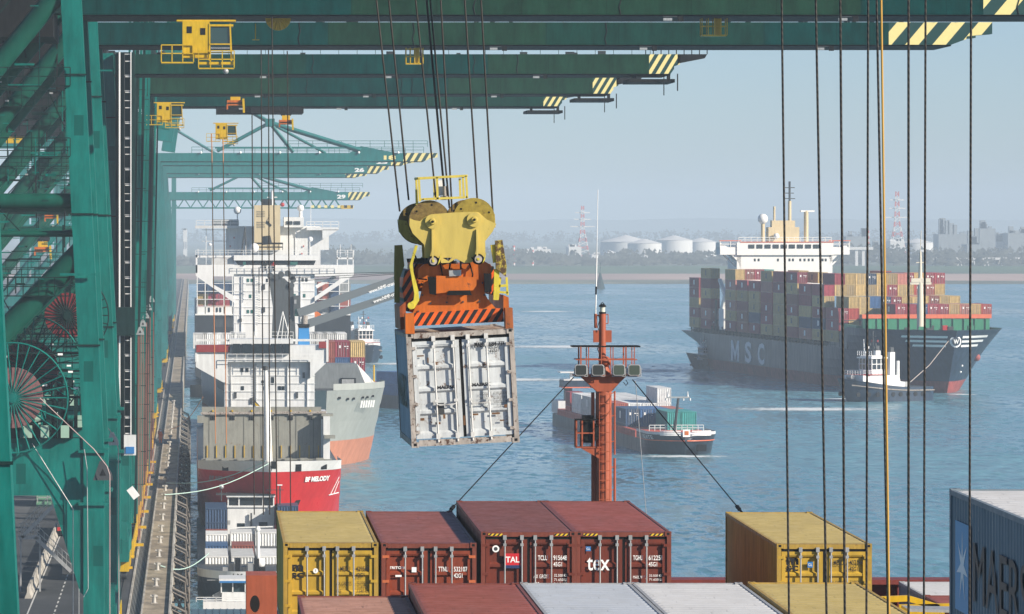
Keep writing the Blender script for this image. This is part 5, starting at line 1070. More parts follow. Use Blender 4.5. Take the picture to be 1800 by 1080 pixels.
# gangway stair of the crane portal and green container below it
gs = empty('stair_tower', (P(90, 0, 400).x, 400, QZ), 'galvanised zigzag stair and platform hanging under the crane portal', 'stairs')
b = MB(galv)
def st(a, c_, d):
    p, q = P(*a, d), P(*c_, d); b.beam(p, q, 0.12, 0.3); 
    for s_ in (0.6, 1.15): b.beam(p+Vector((0, 0, s_)), q+Vector((0, 0, s_)), 0.05)
    for k in range(9): m_ = p.lerp(q, k/8); b.beam(m_, m_+Vector((0, 0, 1.15)), 0.04)
st((38, 945), (98, 885), 400); st((62, 945), (125, 1005), 400); st((32, 945), (70, 945), 400); b.build('flight', gs)
b = MB(dgrey); b.bx(P(110, 0, 401).x, P(130, 0, 401).x, 400, 402, P(0, 1010, 400).z, P(0, 975, 400).z); b.build('platform', gs)
b = MB(galv); b.beam((P(70, 0, 400).x, 400.5, QZ), (P(70, 0, 400).x, 400.5, P(0, 945, 400).z), 0.15); b.beam((P(36, 0, 400).x, 400.5, QZ), (P(36, 0, 400).x, 400.5, P(0, 945, 400).z), 0.15); b.build('post', gs)
e = empty('electrical_cabin', (P(90, 0, 520).x, 520, QZ), 'pale green cabin standing behind the stairs beyond the portal', 'cabin')
b = MB(paint('cabin_green', (0.13, 0.30, 0.20), 0.5, 0.15)); b.bx(P(64, 0, 520).x, P(120, 0, 520).x, 520, 530, QZ+0.01, P(0, 862, 520).z); b.build('wall', e)
b = MB(galv); b.rail([(P(66, 0, 519).x, 519, QZ+0.5), (P(118, 0, 519).x, 519, QZ+0.5)], 1.1, 0.05, 1.0); b.build('railing', e)
# people by the rail
skin = plain('skin', (0.45, 0.25, 0.17), 0.6); hivis = plain('hivis_orange', (0.85, 0.16, 0.03), 0.6)
for i, (x, y) in enumerate(((-4.35, 668), (-4.5, 676))):
    e = empty('person', (x, y, QZ), ['worker in orange hi-vis nearer the camera on the quay by the yellow barrier', 'worker in orange hi-vis farther off on the quay by the yellow barrier'][i], 'person', 'dock workers on the quay')
    m_ = bpy.data.meshes.new('body'); js = [(0, 0, 0.95), (0, 0, 1.2), (0, 0, 1.42), (0, 0, 1.52), (0, 0, 1.68), (-0.19, 0, 1.40), (-0.25, -0.02, 1.13), (-0.24, -0.1, 0.9), (0.19, 0, 1.40), (0.25, 0.02, 1.13), (0.22, -0.12, 0.92), (-0.1, 0, 0.9), (-0.11, -0.03, 0.5), (-0.12, 0, 0.08), (0.1, 0, 0.9), (0.13, 0.05, 0.5), (0.14, 0.1, 0.08)]
    rad = [0.15, 0.15, 0.14, 0.06, 0.10, 0.07, 0.05, 0.04, 0.07, 0.05, 0.04, 0.10, 0.075, 0.06, 0.10, 0.075, 0.06]
    m_.from_pydata(js, [(0, 1), (1, 2), (2, 3), (3, 4), (2, 5), (5, 6), (6, 7), (2, 8), (8, 9), (9, 10), (0, 11), (11, 12), (12, 13), (0, 14), (14, 15), (15, 16)], [])
    o = bpy.data.objects.new('body', m_); C.objects.link(o); o.parent = e; m_.materials.append(hivis); md = o.modifiers.new('skin', 'SKIN'); sv = m_.skin_vertices
    if not sv: 
        import bmesh
        bm_ = bmesh.new(); bm_.from_mesh(m_); bm_.verts.layers.skin.verify(); bm_.to_mesh(m_); bm_.free(); sv = m_.skin_vertices
    for v, r_ in zip(sv[0].data, rad): v.radius = (r_, r_)
    sv[0].data[0].use_root = True
    b = MB(white2); b.ball((0, 0, 1.74), 0.13, sz=0.8); o = b.build('helmet', e, world=False)
# things in the yard far left: stacks seen hazily between the cranes
ycol = [(boxpaint('yard_red', col=(0.35, 0.08, 0.05)), 'red'), (boxpaint('yard_white', col=(0.6, 0.6, 0.58)), 'white'), (boxpaint('yard_blue', col=(0.06, 0.16, 0.35)), 'blue')]
rr = random.Random(9); n = 0
for i in range(9):
    x = -30-rr.random()*26-i*0.4; y = 900+i*70; z = QZ
    for k in range(rr.randint(2, 4)):
        cm_, cw_ = ycol[rr.randrange(3)]; b = MB(cm_); b.bx(x, x+2.44, y, y+12, z+0.01, z+2.58); corr_wall(b, (x+0.1, y-0.02, 0), (1, 0, 0), 2.24, z+0.1, z+2.5, (0, -1, 0)); z += 2.59
        n += 1; tag(b.build('stacked_container'), None, 'shipping container', 'container stacks in the hazy yard at left')['label'] = f'hazy {cw_} container in the yard at far left, {ORD[i]} stack from the front, {ORD[k]} tier'
# ================================================================ SHIPS
def hull(par, L, levels, mats, ystem, half, entry, pw=0.8, ns=26, aft=None, name='hull', deck=None, cap=True):
    """hull seen from its bow: local x across, y aft, z up. levels: heights; ystem/half/entry: functions of z; mats[i] between levels i and i+1"""
    ss = [(i/ns)**1.6 for i in range(ns+1)]; b = MB(mats[0]); aft = aft or (lambda s, z: 1.0)
    rows = []
    for s in ss:
        row = []
        for z in levels:
            y0 = ystem(z); y = y0+(L-y0)*s; q = min(1, (y-y0)/entry(z)); h = half(z)*math.sin(math.pi/2*q)**pw*aft(y/L, z); row.append((max(h, 0.02), y, z))
        rows.append(row)
    for sx in (-1, 1):
        vs = [(sx*h, y, z) for row in rows for h, y, z in row]; nl = len(levels)
        for j in range(nl-1):
            fs = []
            for i in range(ns): a = i*nl+j; f = (a, a+nl, a+nl+1, a+1); fs.append(f if sx > 0 else f[::-1])
            b.add(vs, fs, mats[j], True)
    top = [rows[i][-1] for i in range(ns+1)]; vs = [(-h, y, z) for h, y, z in top]+[(h, y, z) for h, y, z in top]
    if cap: b.add([(x, y, z-0.02) for x, y, z in vs], [(i, i+1, ns+2+i, ns+1+i) for i in range(ns)], deck or mats[-1])
    l = rows[-1]; vs = [(-h, y, z) for h, y, z in l]+[(h, y, z) for h, y, z in l]; nl = len(levels)
    b.add(vs, [(i, i+1, nl+i+1, nl+i) for i in range(nl-1)], mats[0])
    return b.build(name, par, world=False), rows
def hpt(z, y, L, ystem, half, entry, pw=0.8):
    q = max(0, min(1, (y-ystem(z))/entry(z))); return half(z)*math.sin(math.pi/2*q)**pw
def hull_text(par, s, y0, z0, h, width, side, fn, mat, bold=0.03, nm='lettering', lift=0.12):
    """lettering that follows the curved shell: y0 where it starts, runs along the hull"""
    vs, fs, gw, gh = glyphs(s, bold); b = MB(mat); out = []
    for x, z in vs:
        u = x/gw*width; zz = z0+z/gh*h; y = y0 - u if side < 0 else y0+u
        if side < 0: y = y0-u          # reads left to right towards the bow on the left-hand side
        out.append((side*(fn(zz, y)+lift), y, zz))
    b.add(out, [f if side < 0 else f[::-1] for f in fs]); return b.build(nm, par, world=False)
# ---- containers as simple shared meshes
cpal = {'och': boxpaint('box_ochre', col=(0.56, 0.40, 0.16)), 'mar': boxpaint('box_maroon', col=(0.34, 0.045, 0.065)), 'brn': boxpaint('box_brown', col=(0.36, 0.10, 0.07)), 'red': boxpaint('box_red', col=(0.50, 0.07, 0.05)), 'blu': boxpaint('box_blue', col=(0.05, 0.13, 0.30)),
        'tea': boxpaint('box_teal', col=(0.05, 0.36, 0.34)), 'gry': boxpaint('box_grey', col=(0.35, 0.37, 0.38)), 'wht': boxpaint('box_white', col=(0.76, 0.77, 0.76)), 'nvy': boxpaint('box_navy', col=(0.03, 0.07, 0.15)), 'pnk': boxpaint('box_pink', col=(0.50, 0.20, 0.16))}
cword = {'och': 'ochre', 'mar': 'maroon', 'brn': 'brown', 'red': 'red', 'blu': 'blue', 'tea': 'teal', 'gry': 'grey', 'wht': 'white', 'nvy': 'navy', 'pnk': 'faded pink'}
CM = {}
def cmesh(col, L, marked=False):
    k = (col, L, marked)
    if k in CM: return CM[k]
    m = cpal[col]; b = MB(m); W, H = 1.2, 2.57; p = 0.4 if L > 7 else 0.3
    corr_wall(b, (-W+0.08, 0.02, 0), (1, 0, 0), 2*W-0.16, 0.12, H-0.12, (0, -1, 0), 0.30, 0.07)
    corr_wall(b, (-W, L-0.08, 0), (0, -1, 0), L-0.16, 0.12, H-0.12, (-1, 0, 0), p, 0.06); corr_wall(b, (W, 0.08, 0), (0, 1, 0), L-0.16, 0.12, H-0.12, (1, 0, 0), p, 0.06)
    b.bx(-W, W, 0.06, L-0.02, H-0.12, H); b.bx(-W, W, 0.06, L-0.02, 0, 0.12); b.bx(-W, -W+0.1, 0, 0.1, 0, H); b.bx(W-0.1, W, 0, 0.1, 0, H); b.bx(-W+0.1, W-0.1, 0, 0.06, H-0.12, H); b.bx(-W+0.1, W-0.1, 0, 0.06, 0, 0.12); b.bx(-W+0.1, W-0.1, L-0.06, L-0.02, 0.12, H-0.12)
    if marked:
        mk = txt_k if col == 'och' else txt_w
        for sx in (-1,): b.bx(sx*(W+0.02), sx*(W+0.01), L*0.44, L*0.56, 0.75, 2.0, mk)
        for q in (-0.62, -0.2, 0.2, 0.62): b.bx(q-0.025, q+0.025, -0.05, -0.02, 0.1, H-0.1, galv)
        if col != 'och':
            b.bx(-0.55, -0.28, -0.02, -0.01, 1.5, 1.95, txt_w); b.bx(0.28, 0.55, -0.02, -0.01, 1.7, 1.85, txt_w); b.bx(0.7, 1.0, -0.02, -0.01, 1.7, 1.85, txt_w); b.bx(0.7, 0.95, -0.02, -0.01, 1.4, 1.5, txt_w)
    me = bpy.data.meshes.new('shipping_container'); me.from_pydata(b.v, [], b.f)
    for mm in b.mats: me.materials.append(mm)
    me.polygons.foreach_set('material_index', b.mi); CM[k] = me; return me
def put(col, L, M, x, y, z, label, group, marked=False, rz=0):
    o = bpy.data.objects.new('shipping_container', cmesh(col, L, marked)); C.objects.link(o)
    o.matrix_world = M @ Matrix.Translation((x, y, z)) @ Matrix.Rotation(rz, 4, 'Z'); return tag(o, label, 'shipping container', group)
def shipframe(name, bow, rz, label, cat='ship'):
    return empty(name, bow, label, cat, None, Matrix.Rotation(rz, 3, 'Z'))
navy = paint('hull_navy', (0.012, 0.034, 0.070), 0.45, 0.45, 0.03, 0.35, rustcol=(0.08, 0.04, 0.03)); boot = paint('boot_topping_red', (0.34, 0.07, 0.06), 0.6, 0.45, 0.1, 0.5, rustcol=(0.1, 0.06, 0.05)); orang_b = paint('antifouling_orange', (0.50, 0.20, 0.12), 0.6, 0.2, 0.1, 0.4)
deckg = paint('deck_green', (0.03, 0.22, 0.12), 0.5, 0.2, 0, 0.5); orail = paint('orange_red_trim', (0.70, 0.16, 0.07), 0.5, 0.15)
# -------- the large container ship under way
TH = R(5.9); ms = shipframe('container_ship', (167.7, 1057, 0), TH, 'large dark blue container ship stacked with containers, white letters M S C along its side'); MM = ROOTM[ms.name]
L = 214; lv = [-0.5, 0, 2.6, 2.61, 4.5, 6.5, 9.2]
ysm = lambda z: 2.5 - 0.62*z; hfm = lambda z: 15.9 if z > 2 else 15.3; enm = lambda z: 70 - 3.3*z
aftm = lambda t_, z: 1.0 if (t_ < 0.86 or z > 8.5) else 1-((t_-0.86)/0.14)**1.6*(0.95*(1-max(0, z)/8.6))
hull(ms, L, lv, [boot, boot, boot, navy, navy, navy], ysm, hfm, enm, 0.75, 30, aftm)
# raised forecastle with bulwark
b = MB(navy)
def ring(y0, y1, z0, z1, n=14):
    vs = []
    for i in range(n+1):
        y = y0+(y1-y0)*(i/n)**1.4
        for z in (z0, z1):
            yy = max(y, ysm(z)) if i else ysm(z); h = hpt(z, yy, L, ysm, hfm, enm, 0.75); vs.append((h, yy, z))
    return vs
zr = [9.2, 10.8, 12.4, 14.1]
for z0, z1 in zip(zr, zr[1:]):
    for sx in (-1, 1):
        vs = [(sx*max(h, 0.02), y, z) for h, y, z in ring(ysm(z0), 30, z0, z1)]; n = len(vs)//2
        b.add(vs, [((2*i, 2*i+2, 2*i+3, 2*i+1) if sx > 0 else (2*i+1, 2*i+3, 2*i+2, 2*i)) for i in range(n-1)], None, True)
for sx in (-1, 1): b.prism([(sx*15.88, 30, 9.1), (sx*15.88, 50, 9.1), (sx*15.88, 46, 10.4), (sx*15.88, 34, 13.2), (sx*15.88, 30, 14.1)], (-sx*0.3, 0, 0))
b.add([(-15.8, 30, 13.0), (15.8, 30, 13.0), (11, 6, 13.0), (0, -4, 13.0), (-11, 6, 13.0)], [(0, 1, 2, 3, 4)], dgrey); b.build('forecastle', ms, world=False)
fnm = lambda z, y: hpt(z, y, L, ysm, hfm, enm, 0.75)
for s_, y in (('S', 136), ('C', 121.5)): hull_text(ms, s_, y, 2.9, 5.3, 7.5, -1, fnm, txt_w, 0.035, lift=0.1)
b = MB(txt_w)
for q in (((0, 0), (0.22, 0), (0.22, 1), (0, 1)), ((0.78, 0), (1, 0), (1, 1), (0.78, 1)), ((0.22, 1), (0.22, 0.62), (0.5, 0.0), (0.5, 0.42)), ((0.5, 0.42), (0.5, 0.0), (0.78, 0.62), (0.78, 1))):
    b.add([(-(fnm(2.9+v_*5.3, 152-u_*9.5)+0.1), 152-u_*9.5, 2.9+v_*5.3) for u_, v_ in q], [(0, 1, 2, 3)])
b.build('lettering', ms, world=False)
# bow emblem: three-striped wings on either side of a round badge
b = MB(txt_w)
def onbow(x, z):   # point on the shell for half breadth |x| at height z
    lo, hi = ysm(z), 60
    for _ in range(30):
        mi = (lo+hi)/2
        if fnm(z, mi) < abs(x): lo = mi
        else: hi = mi
    return Vector((x, lo-0.12, z))
for sx in (-1, 1):
    for k, (z, xe) in enumerate(((12.3, 9.8), (11.3, 8.8), (10.3, 7.4))):
        nn_ = 8; vs = []
        for i in range(nn_+1):
            x = sx*(1.7+(xe-1.7)*i/nn_); vs += [onbow(x, z), onbow(x, z+0.5)]
        b.add(vs, [((2*i, 2*i+2, 2*i+3, 2*i+1) if sx > 0 else (2*i+1, 2*i+3, 2*i+2, 2*i)) for i in range(nn_)])
c0 = Vector((0, ysm(11.6)-0.5, 11.6)); vs = [c0]+[c0+Vector((math.cos(t)*1.3, abs(math.cos(t))*0.5, math.sin(t)*1.3)) for t in [2*math.pi*i/20 for i in range(20)]]
b.add(vs, [(0, 1+i, 1+(i+1) % 20) for i in range(20)]); b.build('bow_emblem', ms, world=False)
b = MB(navy); vs = [c0+Vector((0, -0.1, 0))]+[c0+Vector((math.cos(t)*0.95, -0.05, math.sin(t)*0.95)) for t in [2*math.pi*i/20 for i in range(20)]]; b.add(vs, [(0, 1+i, 1+(i+1) % 20) for i in range(20)]); 
b.text('W', c0+Vector((-0.6, -0.2, -0.5)), (1, 0, 0), (0, 0, 1), 1.0, 1.2, txt_w, 0.03); b.build('bow_badge', ms, world=False)
b = MB(black); b.ball(onbow(9.5, 7.6), 0.9, boot); b.build('anchor', ms, world=False)
b = MB(txt_w)
p_, q_ = onbow(12.3, 11.4), onbow(14.8, 11.4); b.text('MSC', p_+Vector((0, -0.2, 0)), q_-p_, (0, 0, 1), 1.1, 3.2, None, 0.03); 
for z in (4.6, 6.0): b.ball(onbow(3.6, z), 0.25, n=6, m=4)
b.build('name', ms, world=False)
# deck gear: green breakwater, hatch pedestals, lashing frames
b = MB(deckg); b.bx(-14.5, 14.5, 20, 22, 13.1, 16.2); b.prism([(14.5, 20, 13.1), (15.6, 24, 13.1), (15.6, 24, 15.9), (14.5, 20, 16.2)], (-0.3, 0.5, 0)); b.bx(-15.7, -14.4, 22, 36, 12.6, 14.6)
for k in range(12): b.bx(-14+k*2.5, -13.8+k*2.5, 19.7, 20, 13.1, 16.2)
bw = b.build('breakwater', ms, world=False)
b = MB(orail); b.bx(-14.9, 14.9, 19.8, 22.3, 16.2, 17.1); b.build('trim', bw, world=False)
b = MB(dteal); b.bx(-15.2, 15.2, 37, 202, 9.2, 10.35)
for k in range(40): y = 37+k*4.2; b.bx(-15.9, -15.6, y, y+0.6, 9.2, 11.2)
b.bx(-15.9, -15.7, 40, 205, 9.7, 9.85); b.build('hatch_coaming', ms, world=False)
b = MB(dgrey)
for y in [37.6-0.9+13.6*k for k in range(13)]:
    b.bx(-15.6, -15.1, y-0.3, y+0.3, 9.2, 18); b.bx(15.1, 15.6, y-0.3, y+0.3, 9.2, 18); b.bx(-15, 15, y-0.2, y+0.2, 12.6, 12.9); b.bx(-15, 15, y-0.2, y+0.2, 15.3, 15.5)
b.build('lashing_bridge', ms, world=False)
# superstructure
wm = paint('bridge_white', (0.80, 0.79, 0.76), 0.45, 0.05, 0.0, 0.3)
sy = 161.5; b = MB(wm); b.bx(-12.4, 12.4, sy, sy+11, 7.4, 27.2); b.bx(-12.5, 12.5, sy-0.6, sy+9, 27.2, 30.4)
for sx in (-1, 1): b.prism([(sx*11.3, sy, 23.2), (sx*11.3, sy, 27.2), (sx*16.8, sy, 30.4), (sx*16.8, sy, 28.6), (sx*13.6, sy, 27.0), (sx*12, sy, 25.4)], (0, 5, 0)); b.bx(min(sx*11.4, sx*16.8), max(sx*11.4, sx*16.8), sy-0.3, sy+5, 27.3, 29.2); b.beam((sx*16.3, sy+2, 28), (sx*11.5, sy+2, 23.6), 0.35)
so = b.build('superstructure', ms, world=False); so.location.z = 2.3
b = MB(glass); [b.bx(-9.5+k*2.1, -8.0+k*2.1, sy-0.75, sy-0.6, 28.9, 29.9) for k in range(9)]
[b.bx(x, x+0.5, sy-0.05, sy, 25.6, 26.3) for x in (-8, -7, -2, 1, 1.9, 3.8, 6, 7, 9.6, 10.4, 4.9)]; [b.bx(x, x+0.5, sy-0.05, sy, 21.8, 22.5) for x in (3.9, 9.2, 10.0)]; b.build('window', so, world=False)
b = MB(wm); b.rail([(-16.8, sy-0.3, 29.2), (-11.4, sy-0.3, 29.2)], 1.6, 0.08, 2.0); b.rail([(11.4, sy-0.3, 29.2), (16.8, sy-0.3, 29.2)], 1.6, 0.08, 2.0); b.rail([(-12, sy-0.4, 30.4), (12, sy-0.4, 30.4)], 1.3, 0.06, 1.6); b.build('railing', so, world=False)
b = MB(orail); b.bx(-17, -11.4, sy-0.45, sy-0.3, 30.75, 30.95); b.bx(-11.6, 12.6, sy-0.75, sy-0.6, 30.4, 30.6); b.bx(11.4, 17, sy-0.45, sy-0.3, 30.75, 30.95); b.build('trim', so, world=False)
b = MB(cream); b.bx(-3.5, 4.5, sy+3, sy+6, 30.4, 34.3); b.bx(-2.5, 3.5, sy+3.5, sy+5.5, 34.3, 36.0); b.tube((2.2, sy+4, 34), (2.2, sy+4, 41), 0.45, 8); b.tube((-1.8, sy+4, 34), (-1.8, sy+4, 39.6), 0.3, 8); b.tube((6.5, sy+4, 30), (6.5, sy+4, 38.5), 0.6, 8); b.bx(5.0, 8.6, sy+3.5, sy+4.5, 38.2, 38.6, wm); b.tube((-5, sy+3, 30.4), (-5, sy+3, 35.5), 0.5, 8); b.beam((-4, sy+4, 33), (4, sy+4, 33), 0.3)
mst = b.build('signal_mast', so, world=False)
b = MB(wm); b.ball((-5, sy+3, 36.4), 1.35); b.ball((-1.7, sy+2, 32), 0.8); b.build('radome', so, world=False)
b = MB(dgrey); b.tube((2.2, sy+4, 40.5), (2.2, sy+4, 46), 0.30, 6); [b.beam((2.2-w_, sy+4, z), (2.2+w_, sy+4, z), 0.22) for z, w_ in ((41.6, 1.4), (43, 1.1), (44.4, 1.3))]; b.build('aerial', mst, world=False)
# foremast
b = MB(paint('mast_cream', (0.66, 0.60, 0.48), 0.5, 0.1)); b.tube((-4.6, 8, 13), (-4.6, 8, 25.5), 0.85, 12, 0.6); b.tube((-4.6, 8, 25.5), (-4.6, 8, 31.3), 0.45, 10, 0.25); b.bx(-7.0, -2.2, 7.5, 8.5, 24.0, 24.5); b.bx(-6.8, -2.4, 7.4, 7.6, 24.5, 25.4); b.tube((-4.6, 8, 31), (-4.4, 8, 36), 0.08, 5); b.bx(-5.6, -3.9, 7.8, 8.2, 28.8, 29.0); b.build('foremast', ms, world=False)
b = MB(dgrey); rr = random.Random(5)
for k in range(16): x = rr.uniform(-9, 9); y = rr.uniform(4, 18); s_ = rr.uniform(0.4, 1.3); b.bx(x, x+s_, y, y+s_, 13.0, 13.6+rr.random()*1.2, rr.choice((dgrey, deckg, redp)))
b.build('mooring_gear', ms, world=False)
b = MB(wm); b.bx(-15.7, -13.6, 162, 168, 10.4, 15.8); b.beam((-15.0, 165, 15), (-15.0, 163, 19.5), 1.6, 2.4, w2=0.8, h2=1.6); b.beam((-15.0, 163, 19), (-15.0, 170, 23.2), 0.9, 1.2, h2=0.5); b.build('stores_crane', ms, world=False)
# containers, bay by bay
rr = random.Random(21); bays = [(24, 2, 14.15), (37.6, 4, 10.4), (51.2, 6, 10.4), (64.8, 6, 10.4), (78.4, 6, 10.4), (92, 6, 10.4), (105.6, 6, 10.4), (119.2, 6, 10.4), (132.8, 6, 10.4), (146.4, 6, 10.4), (176, 6, 10.4), (190.5, 5, 10.4)]
outer = {51.2: 5, 64.8: 5, 78.4: 6, 92: 6, 105.6: 6, 119.2: 5, 132.8: 5, 146.4: 6, 176: 6, 190.5: 5, 37.6: 3}
CH_ = ['och']*13+['mar']*7+['brn']*3+['red']*2+['blu', 'gry', 'tea', 'nvy', 'pnk']
bn = {24: 'bay behind the breakwater', 37.6: 'second bay from the bow', 51.2: 'third bay from the bow', 64.8: 'fourth bay from the bow', 78.4: 'fifth bay from the bow', 92: 'sixth bay from the bow', 105.6: 'seventh bay from the bow', 119.2: 'eighth bay from the bow', 132.8: 'ninth bay from the bow', 146.4: 'bay ahead of the bridge', 176: 'bay behind the bridge', 190.5: 'sternmost bay'}
def ntier(i, r):
    y, n, z = bays[i]
    if r == 0 and y in outer: return outer[y]
    if y == 24: return 2 if r >= 4 else 0
    if y == 37.6: return 4 if r < 8 else 1
    if y == 51.2: return (6 if r < 8 else 4)
    if y == 190.5: return 5
    return n - (1 if (r*7+i*3) % 23 == 0 else 0)
for i, (y, n, z0) in enumerate(bays):
    for r in range(13):
        x = -14.88+r*2.48; T = ntier(i, r); nf = ntier(i-1, r) if i and y != 176 else 0
        for k in range(T):
            vis_front = (k >= nf) if (i and y != 176) else (i == 0)
            if y in (176, 190.5): vis_front = False
            if not (r == 0 or (vis_front and (z0+k*2.6 > 15 or r < 5)) or (k == T-1 and i in (0, 1, 2, 9) )): continue
            if r > 3 and y in (176, 190.5, 146.4): continue
            col = rr.choice(CH_)
            if r == 0: col = rr.choice(['och']*8+['mar']*6+['brn', 'pnk', 'nvy'])
            side = 'outermost on the shaded side' if r == 0 else (f'row {r+1} from the shaded side' if r < 12 else 'outermost on the sunny side')
            put(col, 12.19, MM, x, y, z0+k*2.6, f'{cword[col]} container, {bn[y]}, {ORD[r]} row from the shaded side, {ORD[k]} tier', 'containers on the large dark blue ship', rr.random() < 0.75)

# -------- tugs
def tug(x, y, rz, s, label):
    e = shipframe('tugboat', (x, y, 0), rz, label, 'tug'); L_ = 21.0*s
    ys_ = lambda z: 1.6-0.55*z; hf = lambda z: 4.6*s; en = lambda z: 9.5-z
    h, _ = hull(e, L_, [-0.3, 0, 0.35, 0.9, 1.5, 2.2, 3.0], [navy]*6, ys_, hf, en, 0.62, 18, lambda t_, z: 1 if t_ < 0.8 else 1-((t_-0.8)/0.2)**2*0.3, deck=dgrey)
    for v in h.data.vertices:
        if v.co.z > 0.3: v.co.z += (v.co.z-0.3)/2.7*1.9*s*(max(0, 1-max(0, v.co.y)/(L_*0.72)))**1.7; v.co.y -= 0.12*v.co.z*(v.co.y < 3)
    def bb(mat, nm, items, par=e):
        b = MB(mat)
        for it in items: b.bx(*[v*s for v in it])
        return b.build(nm, par, world=False)
    b = MB(white2)
    b.prism([(-3.1*s, 3*s, 3.8*s), (3.1*s, 3*s, 3.8*s), (3.3*s, 13.5*s, 2.3*s), (-3.3*s, 13.5*s, 2.3*s)], (0, 0, 1.6*s)); b.bx(-2.9*s, 2.9*s, 5*s, 12*s, 3.8*s, 5.3*s); dh = b.build('deckhouse', e, world=False)
    b = MB(redp); b.bx(-3.15*s, 3.15*s, 3*s, 9*s, 5.4*s, 5.5*s); b.build('trim', dh, world=False)
    w1 = bb(white2, 'wheelhouse', [(-2.1, 2.1, 6, 9.6, 5.4, 6.5), (-2.4, 2.4, 5.7, 9.9, 8.7, 9.0), (-1.9, 1.9, 6.2, 9.4, 9.0, 9.3)]+[(x_, x_+0.16, y_, y_+0.16, 6.5, 8.7) for x_ in (-2.1, -1.1, 0, 1.0, 1.94) for y_ in (6, 9.44)]+[(x_, x_+0.16, y_, y_+0.16, 6.5, 8.7) for x_ in (-2.1, 1.94) for y_ in (7.2, 8.3)]+[(-2.15, 2.15, 5.95, 9.65, 7.5, 7.65)])
    bb(glass, 'window', [(-2.0, 2.0, 6.1, 9.5, 6.5, 8.7)], w1)
    bb(white2, 'funnel', [(-2.8, -1.9, 10.2, 11.4, 3.5, 10.2), (1.9, 2.8, 10.2, 11.4, 3.5, 10.0), (1.9, 2.4, 12.4, 12.9, 3.0, 8.2)]); bb(dgrey, 'exhaust', [(-2.7, -2.0, 10.4, 11.2, 10.2, 11.2), (2.0, 2.7, 10.4, 11.2, 10.0, 11.0)])
    b = MB(dgrey); b.tube((0, 8*s, 9.3*s), (0, 8*s, 14.2*s), 0.13*s, 6); [b.beam((-w_*s, 8*s, z*s), (w_*s, 8*s, z*s), 0.14*s) for z, w_ in ((10.6, 1.6), (12.0, 1.9), (13.2, 0.8))]
    for q in range(6): b.bx((-1.7+q*0.6)*s, (-1.4+q*0.6)*s, 7.9*s, 8.1*s, (10.6+(q % 3)*0.7)*s, (11.1+(q % 3)*0.7)*s, rr.choice((dgrey, redp, white2)))
    b.tube((-1.6*s, 7*s, 9.3*s), (-1.8*s, 7*s, 12.6*s), 0.12*s, 6, mat=white2); b.ball((-1.2*s, 7*s, 9.9*s), 0.35*s, white2, 8, 5); b.build('mast', e, world=False)
    b = MB(white2); b.rail([(-2.3*s, 5.8*s, 9.3*s), (2.3*s, 5.8*s, 9.3*s)], 0.9*s, 0.04*s, 0.6); b.rail([(-3*s, 3.1*s, 5.4*s), (3*s, 3.1*s, 5.4*s)], 0.9*s, 0.04*s, 0.8); b.rail([(3*s, 3.1*s, 5.4*s), (3*s, 9*s, 5.4*s)], 0.9*s, 0.04*s, 0.8); b.rail([(-3*s, 3.1*s, 5.4*s), (-3*s, 9*s, 5.4*s)], 0.9*s, 0.04*s, 0.8); b.rail([(-4.3*s, 15*s, 3.0), (-4.2*s, 20*s, 3.0)], 0.5, 0.04, 0.8); b.build('railing', e, world=False)
    b = MB(galv); b.tube((-0.8*s, 2.2*s, 5.0*s), (0.8*s, 2.2*s, 5.0*s), 0.5*s, 10); b.bx(-0.9*s, 0.9*s, 15*s, 16.2*s, 2.9, 4.0); b.beam((-1.5*s, 14*s, 3), (-0.6*s, 14*s, 5.4*s), 0.15); b.beam((1.5*s, 14*s, 3), (0.6*s, 14*s, 5.4*s), 0.15); b.build('winch', e, world=False)
    b = MB(paint('rubbing_strake', (0.32, 0.28, 0.24), 0.7, 0.4, 0.2, 1.0))
    for sx in (-1, 1):
        pts = [Vector((sx*(4.6*s*math.sin(math.pi/2*min(1, max(0, yy+0.3)/7.6))**0.62+0.05), yy, 2.3+1.3*s*max(0, 1-yy/(L_*0.72))**1.7)) for yy in (1, 2.5, 4, 6, 9, 12, 15, 18, L_-1)]; b.path(pts, 0.16*s, 6)
    b.build('fender_strake', e, world=False)
    b = MB(black)
    for k in range(9):
        yy = 2+k*1.9*s
        for sx in (-1, 1): h_ = 4.6*s*math.sin(math.pi/2*min(1, (yy+0.6)/8.0))**0.62; b.tube((sx*(h_+0.02)-0.1, yy, 1.5*s), (sx*(h_+0.02)+0.1, yy, 1.5*s), 0.5*s, 8)
    b.build('fender_tyre', e, world=False)
    return e
tg = tug(P(1474, 705, 1013).x, 1008, R(-60), 1.04, 'white and black tug towing beside the bow of the large ship')
tug(P(1206, 640, 1240).x, 1235, R(-65), 0.62, 'small dark tug half hidden behind the large ship\'s stern')
tug(P(655, 636, 1290).x, 1285, R(18), 0.98, 'small white and black tug left of the hanging container')
a = P(1600, 672, 1040); c_ = P(1667, 600, 1052); b = MB(paint('pale_tow_rope', (0.42, 0.36, 0.32), 0.8, 0.1)); b.path([a, a.lerp(c_, 0.5)+Vector((0, 0, -0.8)), c_], 0.10, 5); tag(b.build('tow_rope'), 'pale tow rope from the tug up to the large ship\'s bow', 'rope')

